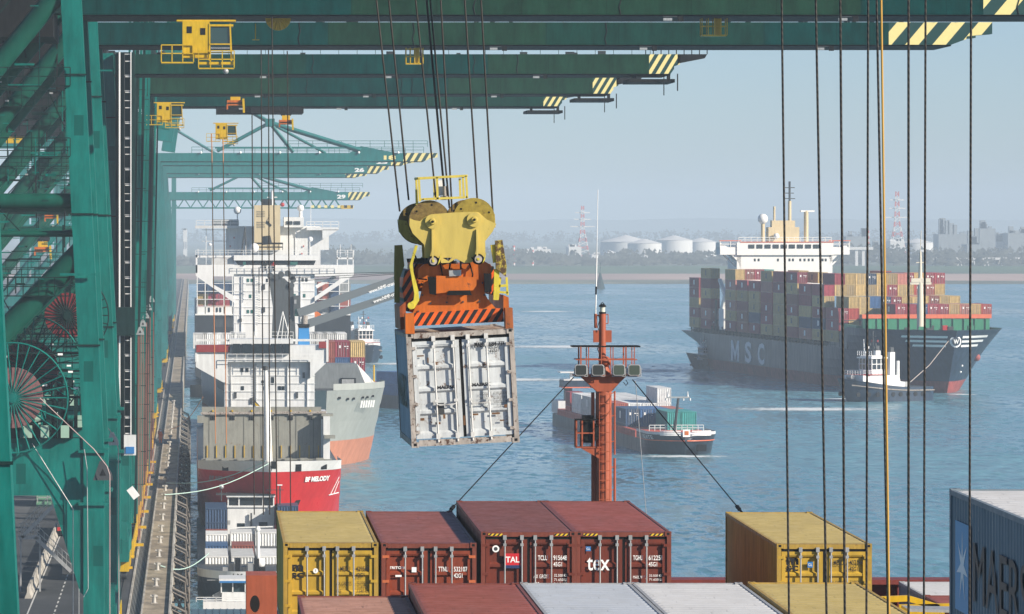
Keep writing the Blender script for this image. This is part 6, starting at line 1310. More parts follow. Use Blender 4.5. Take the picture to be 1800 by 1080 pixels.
# -------- container barge under way
bg_ = shipframe('container_barge', (P(1205, 800, 778).x, 778, 0), R(3.6), 'long dark container barge lettered VIGILATE sailing behind the red mast', 'barge'); MB_ = ROOTM[bg_.name]
bnavy = paint('barge_dark_blue', (0.02, 0.035, 0.055), 0.4, 0.3, 0.05, 0.6); bred = paint('barge_red_side', (0.50, 0.10, 0.07), 0.6, 0.3, 0.1, 0.6)
ysb = lambda z: 0.8-0.45*z; hfb = lambda z: 5.7; enb = lambda z: 9.0-z
hull(bg_, 124, [-0.3, 0, 1.0, 1.6, 2.2], [bnavy]*4, ysb, hfb, enb, 0.42, 24, lambda t_, z: 1 if t_ < 0.93 else 1-((t_-0.93)/0.07)**2*0.5, deck=dgrey)
b = MB(bnavy); fnb = lambda z, y: hpt(z, y, 105, ysb, hfb, enb, 0.42)
n = 18
for sx in (-1, 1):
    vs = []
    for i in range(n+1):
        y = (i/n)**1.5*16
        for z in (2.2, 3.3): yy = max(y-0.9, ysb(z)+0.001); vs.append((sx*(fnb(z, yy)+0.0), yy, z))
    b.add(vs, [((2*i, 2*i+2, 2*i+3, 2*i+1) if sx > 0 else (2*i+1, 2*i+3, 2*i+2, 2*i)) for i in range(n)], None, True)
b.build('bow_bulwark', bg_, world=False)
b = MB(white)
for sx in (-1, 1):
    vs = []
    for i in range(n+1):
        y = (i/n)**1.5*16
        for z in (3.3, 3.75): yy = max(y-0.9, ysb(3.3)+0.001); vs.append((sx*(fnb(3.3, yy)+0.03), yy-0.03, z))
    b.add(vs, [((2*i, 2*i+2, 2*i+3, 2*i+1) if sx > 0 else (2*i+1, 2*i+3, 2*i+2, 2*i)) for i in range(n)], None, True)
b.rail([(-4.5, 9, 3.6), (4.5, 9, 3.6)], 0.9, 0.05, 0.9); b.build('white_bulwark', bg_, world=False)
b = MB(orail)
for sx in (-1, 1):
    vs = []
    for i in range(n+1):
        y = (i/n)**1.5*16
        for z in (2.25, 2.4): yy = max(y-0.9, ysb(2.4)+0.001); vs.append((sx*(fnb(2.4, yy)+0.05), yy-0.05, z))
    b.add(vs, [((2*i, 2*i+2, 2*i+3, 2*i+1) if sx > 0 else (2*i+1, 2*i+3, 2*i+2, 2*i)) for i in range(n)], None, True)
b.build('trim', bg_, world=False)
hull_text(bg_, 'VIGILATE', 8.2, 2.5, 0.62, 5.6, -1, fnb, txt_w, 0.01, lift=0.06)
b = MB(txt_w)
for k in range(3):
    for sx in (-1, 1): b.add([(sx*(0.9+q*0.55), ysb(3.4)-0.12+ (abs(0.9+q*0.55)/5.7)**4*3.0, 3.2+k*0.32+dz) for q in range(7) for dz in (0, 0.15)], [((2*i, 2*i+2, 2*i+3, 2*i+1) if sx > 0 else (2*i+1, 2*i+3, 2*i+2, 2*i)) for i in range(6)])
b.bx(-0.6, 0.6, ysb(3.4)-0.35, ysb(3.4)-0.25, 3.0, 4.2); b.bx(-0.33, 0.33, ysb(3.4)-0.4, ysb(3.4)-0.35, 3.3, 3.95, oran); b.build('bow_emblem', bg_, world=False)
b = MB(black); b.prism([(1.8, -0.2, 0.6), (3.4, 0.0, 0.6), (3.4, -0.4, 1.7), (1.8, -0.7, 1.7)], (0, 0.7, 0)); b.build('anchor_recess', bg_, world=False)
b = MB(bred); b.bx(-5.6, 5.6, 17, 110, 2.0, 3.3); 
for k in range(50): y = 17.3+k*1.85; b.bx(-5.66, -5.6, y, y+0.8, 2.4, 3.1)
b.build('hold_coaming', bg_, world=False)
b = MB(dgrey); b.tube((-0.6, 8.5, 2.2), (0.1, 7.5, 9.2), 0.28, 10, 0.2); b.build('bow_mast', bg_, world=False)
b = MB(white); b.bx(-1.9, 1.9, 7.2, 7.6, 9.0, 9.25, galv); [b.tube((x_, 7.4, 9.2), (x_, 7.4, 10.1), 0.18, 6, 0.05) for x_ in (-1.7, 1.6)]; [b.tube((x_, 7.4, 8.6), (x_, 7.4, 9.0), 0.14, 6) for x_ in (-2.0, 0.9, 2.0)]; b.build('mast_yard', bg_, world=False)
b = MB(white); b.bx(-5.0, 5.0, 113, 122, 2.2, 4.6)
for sx in (-1, 1): b.bx(sx*3-0.7, sx*3+0.7, 113.5, 115, 4.6, 7.0, dgrey)
b.bx(-4.0, 4.2, 112.8, 118, 8.4, 8.6); b.bx(-2.6, -2.1, 114, 115, 8.6, 10.0); b.bx(-4.6, -0.8, 113, 117, 9.8, 10.0); hs = b.build('wheelhouse', bg_, world=False)
b = MB(navy); b.bx(-4.1, 4.3, 112.9, 118.1, 7.2, 8.4); b.build('window_band', hs, world=False)
b = MB(orail); b.bx(-4.15, 4.35, 112.8, 118.2, 7.0, 7.2); b.bx(1.2, 1.9, 112.6, 112.75, 7.2, 8.5, white2); b.bx(1.35, 1.75, 112.55, 112.6, 7.4, 8.2, oran); b.build('trim', hs, world=False)
G = 'containers on the barge behind the red mast'; rr = random.Random(4)
bb_ = [(18.5, [[], [], ['tea', 'tea'], ['tea', 'tea']], 'frontmost block'), (31.5, [['nvy', 'nvy'], ['blu', 'blu'], ['blu', 'blu'], ['brn', 'brn']], 'blue block'), (44.5, [['brn', 'brn'], ['wht', 'wht'], ['wht', 'wht'], ['wht', 'wht', 'wht']], 'middle block'), (57.5, [['gry', 'wht'], ['wht', 'wht'], ['wht', 'wht'], ['wht', 'wht']], 'block right of the mast'), (70.5, [['wht', 'wht'], ['wht', 'wht'], ['wht', 'wht'], ['wht', 'wht']], 'white block behind the mast'), (83.5, [['wht', 'wht'], ['wht', 'wht'], ['wht', 'wht'], ['wht', 'wht']], 'white block left of the mast')]
for y, cols, nm in bb_:
    for r, st_ in enumerate(cols):
        for k, c in enumerate(st_):
            put(c, 12.19, MB_, -3.75+r*2.5, y, (1.15 if y < 40 else 1.6)+k*2.6, f'{cword[c]} barge container, {nm}, {["left", "second", "third", "right"][r]} row, {["bottom", "upper", "top"][k]} tier', G, c in ('blu', 'nvy', 'wht') and r < 3)
for k, c in enumerate(('red', 'mar')): put(c, 6.06, MB_, -3.75, 98, 1.6+k*2.6, f'{cword[c]} short container near the barge\'s stern, {["bottom", "second", "top"][k]} tier', G)

# -------- maroon barge half hidden behind the hanging container
e2 = shipframe('container_barge', (P(816, 722, 985).x, 960, 0), R(33), 'maroon barge half hidden between grey bow and hanging container', 'barge'); M2 = ROOTM[e2.name]
hull(e2, 95, [-0.3, 0, 1.0, 2.6], [bnavy]*3, ysb, hfb, enb, 0.42, 20, deck=dgrey)
b = MB(white); b.bx(-4, 4, 86, 93, 2.6, 6.5); b.bx(-3, 3, 86, 91, 6.5, 8.4, wm); b.tube((0, 84, 6), (0, 84, 10), 0.2, 6); b.bx(-2, 2, 83.8, 84.2, 8.5, 8.8); b.build('wheelhouse', e2, world=False)
for i, (y, c) in enumerate(((14, 'blu'), (28, 'mar'), (42, 'mar'), (56, 'brn'), (70, 'mar'))):
    for k in range(2 if i == 0 else 1):
        for r in range(4): put(c, 12.19, M2, -3.75+r*2.5, y, 2.2+k*2.6, f'{cword[c]} container on the half-hidden barge, {ORD[i]} block, {ORD[r]} column, {ORD[k]} tier', 'containers on the half-hidden maroon barge')

# -------- red and white feeder ship with upright hatch cover
bfx, bfy = P(476, 0, 548).x, 548.0
bf = shipframe('cargo_ship', (bfx, bfy, 0), 0, 'red and white moored cargo ship lettered BF MELODY with an upright hatch cover'); 
bred2 = paint('hull_bright_red', (0.52, 0.012, 0.010), 0.35, 0.15, 0.02, 0.5, rustcol=(0.5, 0.2, 0.2)); bwht = paint('bulwark_white', (0.76, 0.75, 0.73), 0.45, 0.1, 0.06, 0.7)
ysf = lambda z: 3.5-0.42*z; hff = lambda z: 8.35 if z > 3 else 7.4+z*0.3; enf = lambda z: 20-1.15*z
Lf = 118; fnf = lambda z, y: hpt(z, y, Lf, ysf, hff, enf, 0.72)
hull(bf, Lf, [-0.3, 0, 2, 4, 6, 8, 9.3], [bred2]*6, ysf, hff, enf, 0.72, 28, deck=dgrey)
b = MB(bwht); n = 24
for sx in (-1, 1):
    vs = []
    for i in range(n+1):
        y = (i/n)**1.5*26
        for z in (9.3, 10.6):
            yy = max(y-2, ysf(z)+0.0); vs.append((sx*max(0.02, fnf(z, yy)), yy, z if z < 10 else 10.0+0.6*max(0, 1-y/22)))
    b.add(vs, [((2*i, 2*i+2, 2*i+3, 2*i+1) if sx > 0 else (2*i+1, 2*i+3, 2*i+2, 2*i)) for i in range(n)], None, True)
b.build('bulwark', bf, world=False)
def onf(x_, z, out=0.15):
    lo, hi = ysf(z), 30
    for _ in range(25):
        mi = (lo+hi)/2
        if fnf(z, mi) < abs(x_): lo = mi
        else: hi = mi
    return Vector((x_, lo-out, z))
b = MB(black)
for x_, z in ((-5.2, 9.7), (0.35, 10.1), (3.2, 9.7), (6.2, 9.8)):
    lo, hi = ysf(z), 30
    for _ in range(25):
        mi = (lo+hi)/2
        if fnf(z, mi) < abs(x_): lo = mi
        else: hi = mi
    b.add([onf(x_-0.35, z-0.4, 0.05), onf(x_+0.35, z-0.4, 0.05), onf(x_+0.35, z+0.45, 0.05), onf(x_-0.35, z+0.45, 0.05)], [(0, 1, 2, 3)])
b.build('fairlead', bf, world=False)
def bowtext(s, xa, xb, z0, h, mat, bold=0.05):
    vs, fs, gw, gh = glyphs(s, bold); b = MB(mat); b.add([onf(xa+(xb-xa)*x_/gw + 0.12*z/gh*h, z0+z/gh*h) for x_, z in vs], fs); return b.build('ship_name', bf, world=False)
bowtext('BF MELODY', 4.0, 6.9, 8.0, 0.62, txt_w); bowtext('BF MELODY', -7.1, -4.2, 8.0, 0.62, paint('dull_lettering', (0.35, 0.2, 0.2), 0.6, 0.3))
b = MB(txt_w); b.path([onf(8.1, 6.3), onf(6.9, 6.2)], 0.06, 5); b.path([onf(8.1, 8.3), onf(7.1, 6.3)], 0.05, 5); b.path([onf(8.1, 7.8), onf(7.5, 6.3)], 0.05, 5); b.build('plimsoll_marks', bf, world=False)
b = MB(dgrey); p_ = onf(2.6, 5.3, 0.1); b.prism([p_+Vector((-0.9, 0, 0.5)), p_+Vector((0.9, 0.2, 0.6)), p_+Vector((0.5, 0.1, -0.3)), p_+Vector((-0.3, 0, -0.6))], (0, 0.4, 0), black); b.prism([p_+Vector((-0.5, -0.15, 0.3)), p_+Vector((0.5, -0.05, 0.3)), p_+Vector((0.1, -0.1, -0.3))], (0, 0.2, 0), paint('brass_rust', (0.3, 0.15, 0.06), 0.6, 0.3)); b.build('anchor', bf, world=False)
# upright hatch cover
hcm = paint('hatch_grey_rust', (0.27, 0.27, 0.235), 0.6, 0.22, 0.30, 0.8, rustcol=(0.20, 0.13, 0.07))
yh = 30; w0, w1 = -8.0, 6.9
zb_, zt_ = CH-(808-VY)/F*578, CH-(716-VY)/F*578
b = MB(hcm); b.bx(w0+0.35, w1-0.3, yh, yh+1.2, zb_, zt_); b.bx(w0+0.15, w0+1.4, yh-0.15, yh+1.1, zt_-0.9, zt_+0.02)
for k in range(7): x_ = w0+1+k*2.1; b.bx(x_, x_+0.08, yh-0.03, yh, zb_, zt_-1.0, paint('seam_grey', (0.16, 0.16, 0.14), 0.6, 0.3))
hco = b.build('hatch_cover', bf, world=False)
b = MB(wh_f)
b.beam((w0, yh-0.2, zt_-0.75), (w1+0.3, yh-0.2, zt_-0.60), 0.28)
for k in range(6):
    x_ = w0+1.5+k*2.35; b.bx(x_-0.3, x_+0.3, yh-0.3, yh, zt_-0.95, zt_-0.55); b.bx(x_-0.1, x_+0.1, yh-0.4, yh, zt_-0.55, zt_-0.35, yel)
    for q in range(3): b.bx(x_-0.3+q*0.22, x_-0.18+q*0.22, yh-0.1, yh, zt_-1.55, zt_-1.1, black)
    b.build
b.bx(w0-0.4, w0+0.5, yh-0.5, yh, zt_-1.9, zt_-1.0, hcm); b.bx(w1-0.5, w1+0.7, yh-0.5, yh+0.2, zt_-1.4, zt_-0.9, hcm); b.build('hinge_beam', hco, world=False)
b = MB(yel)
for k in range(13): x_ = w0+0.8+k*1.12; b.bx(x_-0.05, x_+0.05, yh-0.15, yh-0.05, zb_+0.2, zb_+1.7)
b.build('lashing_post', hco, world=False)
b = MB(hcm); b.bx(-7.9, 7.8, 27, 29.4, 9.3, zb_+0.15); 
for k in range(8): x_ = -7.4+k*1.9; b.bx(x_, x_+0.9, 26.6, 27, zb_-0.4, zb_+0.35)
b.build('coaming', bf, world=False)
b = MB(white2); b.tube((-0.2, 10, 9.5), (-0.45, 10, CH-(650-VY)/F*560), 0.42, 14, 0.20); b.tube((-0.45, 10, CH-(650-VY)/F*560), (-0.45, 10, CH-(643-VY)/F*560), 0.3, 8, mat=dgrey); b.tube((0.3, 10, 9.5), (-0.1, 10, 20), 0.10, 6); b.build('foremast', bf, world=False)
b = MB(white); b.bx(6.8, 7.6, 28, 50, 9.3, 14.5); b.bx(6.6, 8.0, 29, 31, 14.5, 14.8, hcm); b.bx(6.9, 8.2, 27, 28, 11.9, 12.3, hcm); b.build('side_ladder', bf, world=False)
# accommodation of the feeder
yb = 112; D = bfy+yb
def BX(px): return (px-VX)/F*D-bfx
def BZ(py): return CH-(py-VY)/F*D
b = MB(white); b.bx(BX(395), BX(553), yb, yb+9, 9, BZ(632)); b.bx(BX(344), BX(575), yb-1, yb+4, BZ(636), BZ(607)); b.prism([(BX(344), yb-1, BZ(636)), (BX(400), yb-1, BZ(636)), (BX(400), yb-1, BZ(672)), (BX(392), yb-1, BZ(672)), (BX(344), yb-1, BZ(645))], (0, 0.8, 0)); b.prism([(BX(575), yb-1, BZ(636)), (BX(545), yb-1, BZ(636)), (BX(545), yb-1, BZ(665)), (BX(555), yb-1, BZ(655))], (0, 3, 0))
b.bx(BX(403), BX(515), yb-1.6, yb+5, BZ(604), BZ(596)); b.bx(BX(344), BX(576), yb-1.05, yb-0.9, BZ(600), BZ(596)); b.bx(BX(343), BX(346), yb-1.2, yb+2, BZ(636), BZ(598)); b.bx(BX(573), BX(577), yb-1.2, yb+2, BZ(636), BZ(598))
for py in (646, 660, 674, 688, 702): b.bx(BX(394), BX(554), yb-0.12, yb, BZ(py+0.8), BZ(py))
for px in (406, 450, 505, 540): b.bx(BX(px), BX(px+0.8), yb-0.25, yb-0.05, BZ(715), BZ(640))
ac = b.build('accommodation', bf, world=False)
b = MB(dgrey)
for x_, y_ in ((412, 690), (440, 700), (520, 690), (532, 655)): b.bx(BX(x_), BX(x_+4), yb-0.2, yb, BZ(y_+10), BZ(y_))
for k in range(18): b.bx(BX(447), BX(451), yb-0.3, yb-0.2, BZ(641+k*4), BZ(640.2+k*4), galv)
b.build('door', ac, world=False)
b = MB(glass); [b.bx(BX(a_), BX(c__), yb-1.75, yb-1.6+3, BZ(622), BZ(604.5)) for a_, c__ in ((409, 422), (425, 442), (446, 472), (476, 494), (497, 509))]; [b.bx(BX(a_), BX(a_+5), yb-0.08, yb, BZ(t_+7), BZ(t_)) for a_, t_ in ((423, 647), (432, 647), (424, 679), (464, 679), (489, 679), (495, 679), (460, 669), (477, 663), (477, 669))]; b.build('window', ac, world=False)
b = MB(paint('wing_red', (0.28, 0.03, 0.03), 0.5, 0.2)); b.bx(BX(345), BX(404), yb-1.3, yb-1.1, BZ(619), BZ(606)); b.bx(BX(560), BX(573), yb-1.3, yb-1.1, BZ(612), BZ(601)); b.build('wing_panel', ac, world=False)
b = MB(white2); b.rail([(BX(400), yb-2, BZ(636)), (BX(560), yb-2, BZ(636))], 1.1, 0.035, 1.2); b.rail([(BX(405), yb-1.5, BZ(596)), (BX(515), yb-1.5, BZ(596))], 1.0, 0.03, 1.0)
for px in (413, 495, 505): b.path([(BX(px), yb, BZ(596)), (BX(px+4), yb, BZ(555))], 0.06, 5)
b.path([(BX(487), yb, BZ(596)), (BX(497), yb, BZ(548)), (BX(510), yb, BZ(596))], 0.07, 5); b.build('railing', ac, world=False)
b = MB(plain('funnel_blue', (0.04, 0.24, 0.55), 0.45)); b.xz([(BX(525), BZ(608)), (BX(545), BZ(608)), (BX(544), BZ(577)), (BX(526), BZ(577))], yb+2, yb+6); fu = b.build('funnel', bf, world=False)
b = MB(black); b.xz([(BX(526), BZ(577)), (BX(544), BZ(577)), (BX(545), BZ(571)), (BX(524), BZ(571))], yb+1.9, yb+6.1); b.tube((BX(536), yb+4, BZ(572)), (BX(537), yb+4, BZ(556)), 0.45, 10, mat=wh_f); b.build('exhaust', fu, world=False)
b = MB(black); b.prism([(BX(440), yb-30, BZ(686)), (BX(452), yb-30, BZ(700)), (BX(443), yb-30, BZ(698))], (0, 0.05, 0)); b.prism([(BX(443), yb-30.01, BZ(693)), (BX(451), yb-30.01, BZ(700)), (BX(444), yb-30.01, BZ(699))], (0, 0.05, 0), yel); b.tube((BX(440), yb-30, 10), (BX(440), yb-30, BZ(684)), 0.04, 5); b.build('flag', bf, world=False)
# mooring ropes
for i, (pts, col, lb_) in enumerate([([P(575, 740, 580), P(420, 842, 560)], ropeg, ''), ([(-3.0, 556, 7.6), onf(-0.6, 10.6)+Vector((bfx, bfy, 0))], ropeg, 'pale green mooring rope from the quay to the red bow, upper one'), ([(-3.0, 532, 7.6), onf(-0.1, 10.4)+Vector((bfx, bfy, 0))], ropeg, 'pale green mooring rope from the quay to the red bow, lower one'), ([(-3.0, 700, 7.6), (1.5, 640, 14.5)], ropeo, 'orange mooring rope rising from the quay to the feeder ship'), ([(-3.0, 424.8, 7.5), (1.6, 455, 6.4)], ropeg, 'mooring rope from the quay to the barge in the lower left')]):
    if not lb_: continue
    p, q = Vector(pts[0]), Vector(pts[1]); n = 10; b = MB(col); b.path([p.lerp(q, k/n)-Vector((0, 0, 0.9*math.sin(math.pi*k/n))) for k in range(n+1)], 0.055, 5); tag(b.build('mooring_rope'), lb_, 'rope')

# -------- grey ship with two cranes, white bridge behind
gx, gy = P(572, 0, 738).x, 738.0
gs_ = shipframe('cargo_ship', (gx, gy, 0), R(3), 'grey cargo ship with orange waterline, grey jib crane and wide white bridge'); GM = ROOTM[gs_.name]
ghull = paint('hull_grey', (0.33, 0.35, 0.33), 0.45, 0.12, 0.02, 0.3); ysg = lambda z: 3.5-0.5*z; hfg = lambda z: 9.9+0.04*z; eng = lambda z: 34-1.5*z; fng = lambda z, y: hpt(z, y, 160, ysg, hfg, eng, 0.75)
hull(gs_, 165, [-0.3, 0, 2, 4.0, 4.01, 7, 9.6, 12], [orang_b]*3+[ghull]*4, ysg, hfg, eng, 0.75, 26, deck=dgrey)
b = MB(paint('breakwater_grey', (0.18, 0.20, 0.21), 0.5, 0.25, 0.05)); b.prism([(-8, 8, 11.9), (7.2, 8, 11.9), (5.6, 8, 15.8), (-8, 8, 15.8)], (0, 6, 0)); b.build('breakwater', gs_, world=False)
b = MB(ghull); b.prism([(7.2, 8, 11.9), (9.6, 15, 12.0), (5.6, 8, 15.8)], (-0.1, 3, 0), wht_r); n = 14
for sx in (1,):
    vs = []
    for i in range(n+1):
        y = (i/n)**1.5*24
        for z in (12, 13.0): yy = max(y-2, ysg(12)); vs.append((sx*max(0.02, fng(12, yy)), yy, z))
    b.add(vs, [(2*i, 2*i+2, 2*i+3, 2*i+1) for i in range(n)], None, True)
b.bx(3.0, 5.4, 7.8, 8, 12.2, 13.6, black); b.bx(3.2, 5.1, 7.7, 7.8, 12.3, 13.4, galv); b.tube((8.6, 12, 12.9), (8.6, 12, 15.5), 0.15, 6, mat=yel); b.build('bulwark', gs_, world=False)
b = MB(black)
for x_, z in ((2.0, 10.8), (3.4, 10.6), (4.4, 10.6), (6.0, 10.7), (6.8, 10.7), (7.8, 10.8)):
    lo, hi = ysg(z), 40
    for _ in range(25):
        mi = (lo+hi)/2
        if fng(z, mi) < x_: lo = mi
        else: hi = mi
    b.bx(x_-0.35, x_+0.35, lo-0.15, lo+0.3, z-0.16, z+0.16, black)
    if x_ == 6.0: [b.prism([(x_-0.3+q*0.42, lo-0.3+q*0.5, z-1.6), (x_-0.05+q*0.42, lo-0.3+q*0.5, z-1.6), (x_+0.15+q*0.42, lo-0.35+q*0.5, z-0.5), (x_-0.1+q*0.42, lo-0.35+q*0.5, z-0.5)], (0, 0.05, 0), txt_w) for q in range(6)]
b.build('fairlead', gs_, world=False)
# deck containers behind the feeder's bridge
Gc = 'containers on the grey cargo ship'
def GP(px, py, d): return P(px, py, d)
for i, (px, c, cw2) in enumerate([(576, 'brn', 'brn'), (602, 'mar', 'blu'), (629, 'och', 'mar')]):
    for k, c2 in enumerate((cw2, c)):
        q = P(px, 0, 790); put(c2, 12.19, Matrix(), q.x, 790, CH-(600-VY)/F*790-2.6-0.05-(1-k)*2.6, f'{cword[c2]} container right of the feeder\'s bridge, {["left", "middle", "right"][i]} column, {["lower", "upper"][k]}', Gc, c2 == 'mar')
for i in range(5):
    for s_ in (0, 1):
        px = 352+i*17+s_*196; 
        if px > 605: continue
        q = P(px, 0, 800); put('wht', 12.19 if s_ else 6.06, Matrix(), q.x, 806, CH-(586-VY)/F*806-2.6, f'white container in the high row {["left", "right"][s_]} of the blue funnel, {ORD[i]} from the left', Gc)
b = MB(dgrey); b.bx(-11, 9.5, 46, 100, 9, 12.5); b.bx(-9, 8, 44, 66, 12.5, 14); b.build('hold_coaming', gs_, world=False)
# crane of the grey ship
cg = MB(paint('crane_grey', (0.07, 0.08, 0.085), 0.5, 0.2, 0.03)); d = 820
def CQ(px, py, dy=0): return P(px, py, d)+Vector((0, dy, 0))
cg.prism([CQ(478, 600), CQ(520, 600), CQ(517, 530), CQ(516, 505), CQ(500, 490), CQ(470, 482), CQ(474, 500), CQ(480, 540)], (0, 2.6, 0)); cg.tube(CQ(500, 680, 1.5), CQ(500, 590, 1.5), 1.9, 20)
for x_, y_ in ((475, 485), (485, 487), (494, 483), (506, 481), (513, 487), (515, 492), (512, 502)): cg.tube(CQ(x_, y_, -0.3), CQ(x_, y_, 0.5), 0.55, 14)
cg.bx(CQ(516, 0).x, CQ(528, 0).x, d-0.5, d+2, CQ(0, 556).z, CQ(0, 520).z); cpo = cg.build('deck_crane', gs_)
b = MB(glassg); b.bx(CQ(519, 0).x, CQ(527, 0).x, d-0.56, d-0.5, CQ(0, 556).z, CQ(0, 543).z); b.bx(CQ(517, 0).x, CQ(521, 0).x, d-0.56, d-0.5, CQ(0, 534).z, CQ(0, 527).z, galv); b.build('cab_window', cpo)
b = MB(plain('jib_grey', (0.13, 0.15, 0.16), 0.5)); b.beam(CQ(524, 551), CQ(770, 466), 1.5, 1.6, up=(0, 1, 0), w2=1.0, h2=1.2); jb1 = b.build('jib', cpo)
b = MB(plain('jib_grey2', (0.12, 0.14, 0.15), 0.5)); b.beam(CQ(530, 573), CQ(770, 494), 1.4, 1.5, up=(0, 1, 0), w2=1.0, h2=1.2); jb2 = b.build('jib', cpo)
for (a_, c2), par in ((((649, 514), (697, 497)), jb1), (((657, 531), (703, 514)), jb2)):
    p, q = CQ(*a_, -0.9), CQ(*c2, -0.9); b = MB(txt_w); u = (q-p).normalized(); b.text('www.NMF-crane', p-Vector((0, 0, 0.25)), u, Vector((-u.z, 0, u.x)), 0.62, (q-p).length, None, 0.03); b.build('lettering', par)
b = MB(black)
for y_ in (483, 489, 495): b.tube(CQ(512, y_), CQ(770, y_-6-(y_-483)*1.0), 0.05, 4)
b.build('luffing_rope', cpo)
# wide white bridge (of the grey ship) at ~900
D2 = 895.0
def W_(px, py, dy=0): return P(px, py, D2)+Vector((0, dy, 0))
def wbx(b, x0, x1, y0, y1, dy0, dy1, mat=None): b.bx(W_(x0, 0).x, W_(x1, 0).x, D2+dy0, D2+dy1, W_(0, y1).z, W_(0, y0).z, mat)
b = MB(white2); wbx(b, 411, 553, 476, 640, 0, 10); wbx(b, 344, 622, 466, 482, -0.5, 5); wbx(b, 344, 415, 449, 453, -0.5, 4); wbx(b, 344, 347, 449, 480, -0.5, 3); wbx(b, 372, 412, 453, 467, -0.4, 3, wht_r)
b.prism([W_(344, 482, -0.5), W_(411, 482, -0.5), W_(411, 486, -0.5), W_(374, 486, -0.5), W_(374, 500, -0.5), W_(411, 520, -0.5), W_(411, 532, -0.5), W_(344, 485, -0.5)], (0, 1.0, 0))
b.prism([W_(622, 482, -0.5), W_(553, 482, -0.5), W_(553, 486, -0.5), W_(596, 486, -0.5), W_(596, 492, -0.5), W_(553, 522, -0.5), W_(553, 530, -0.5), W_(622, 484, -0.5)], (0, 1.0, 0))
wbx(b, 411, 560, 449, 458, -1.2, 8); b.beam(W_(556, 505, 1), W_(590, 486, 1), 0.6)
for px in (592, 610, 620): wbx(b, px, px+1.6, 440, 468, -0.4, 0)
wbx(b, 592, 622, 453, 456, -0.4, 2)
for py in (498, 512, 526, 540, 554, 568): wbx(b, 410, 554, py, py+0.8, -0.12, 0)
for px in (424, 448, 528): wbx(b, px, px+0.9, 486, 590, -0.25, -0.05)
wb = b.build('white_bridge', gs_)
b = MB(oran); b.tube(W_(556, 560, 2), W_(556, 560, 9), 1.2, 12); b.build('lifeboat', wb)
b = MB(dgrey)
for x_, y_, w_, h_ in ((463, 500, 3, 9), (463, 540, 3, 9), (540, 540, 3, 9), (421, 560, 4, 6), (530, 560, 5, 4)): wbx(b, x_, x_+w_, y_, y_+h_, -0.3, 0)
for k in range(22): wbx(b, 454, 457, 484+k*4, 485+k*4, -0.35, -0.3, galv)
b.build('door', wb)
b = MB(glass); b.prism([W_(412, 458, -1), W_(555, 458, -1), W_(551, 468, -0.4), W_(420, 468, -0.4)], (0, 4, 0)); b.build('bridge_window', wb)
b = MB(glassg)
for x_, y_ in ((434, 490), (441, 490), (438, 518), (434, 545), (441, 545), (533, 517), (516, 517)): wbx(b, x_, x_+4, y_, y_+6, -0.08, 0)
wbx(b, 427, 432, 460, 466, -0.9, -0.7); wbx(b, 510, 523, 460, 466, -0.9, -0.7); wbx(b, 468, 471, 490, 496, -0.08, 0, glass); wbx(b, 530, 534, 489, 495, -0.08, 0, glass); wbx(b, 537, 541, 489, 495, -0.08, 0, glass); b.build('window', wb)
b = MB(white2)
for (x0, x1, y_) in ((344, 415, 449), (410, 595, 477), (415, 560, 449), (592, 622, 449)): b.rail([W_(x0, y_, -1.0), W_(x1, y_, -1.0)], 0.95, 0.035, 1.4)
for px, py in ((372, 430), (348, 438), (598, 430), (617, 430), (432, 432), (545, 420)): b.tube(W_(px, 452), W_(px, py), 0.06, 5)
b.ball(W_(447, 436, 2), 0.9); b.ball(W_(546, 421, 2), 0.5); b.ball(W_(369, 430, 1), 0.3); b.build('railing', wb)
b = MB(dgrey); b.path([W_(424, 449, 1), W_(431, 400, 1), W_(433, 449, 1)], 0.16, 5); b.tube(W_(455, 515, -2), W_(455, 470, -2), 0.1, 5); b.beam(W_(432, 501, -2), W_(457, 501, -2), 0.12); wbx(b, 448, 498, 427, 430, 3, 8, black); wbx(b, 448, 498, 434, 436, 3, 8, black); [wbx(b, x_, x_+1, 427, 440, 3, 3.2, black) for x_ in (450, 460, 470, 480, 490, 497)]; b.build('radar_mast', wb)
for i, (px, dy) in enumerate(((480.5, 0), (466.5, 0.5))):
    e = empty('person', W_(px, 476, -0.8), ['person in a red jacket standing on the white bridge balcony', 'person in dark clothes standing on the white bridge balcony'][i], 'person', 'people on the white bridge balcony')
    b = MB(redp if i == 0 else black); o_ = e.location; b.tube(o_+Vector((0, 0, 0)), o_+Vector((0, 0, 0.85)), 0.13, 10, 0.19, mat=black); b.tube(o_+Vector((0, 0, 0.8)), o_+Vector((0, 0, 1.45)), 0.20, 10, 0.22); b.tube(o_+Vector((0, 0, 1.45)), o_+Vector((0, 0, 1.55)), 0.22, 10, 0.07); b.tube(o_+Vector((-0.24, 0, 1.4)), o_+Vector((-0.3, -0.15, 0.9)), 0.06, 6); b.tube(o_+Vector((0.24, 0, 1.4)), o_+Vector((0.3, -0.15, 0.9)), 0.06, 6); b.ball(o_+Vector((0, 0, 1.65)), 0.12, skin); b.build('body', e)
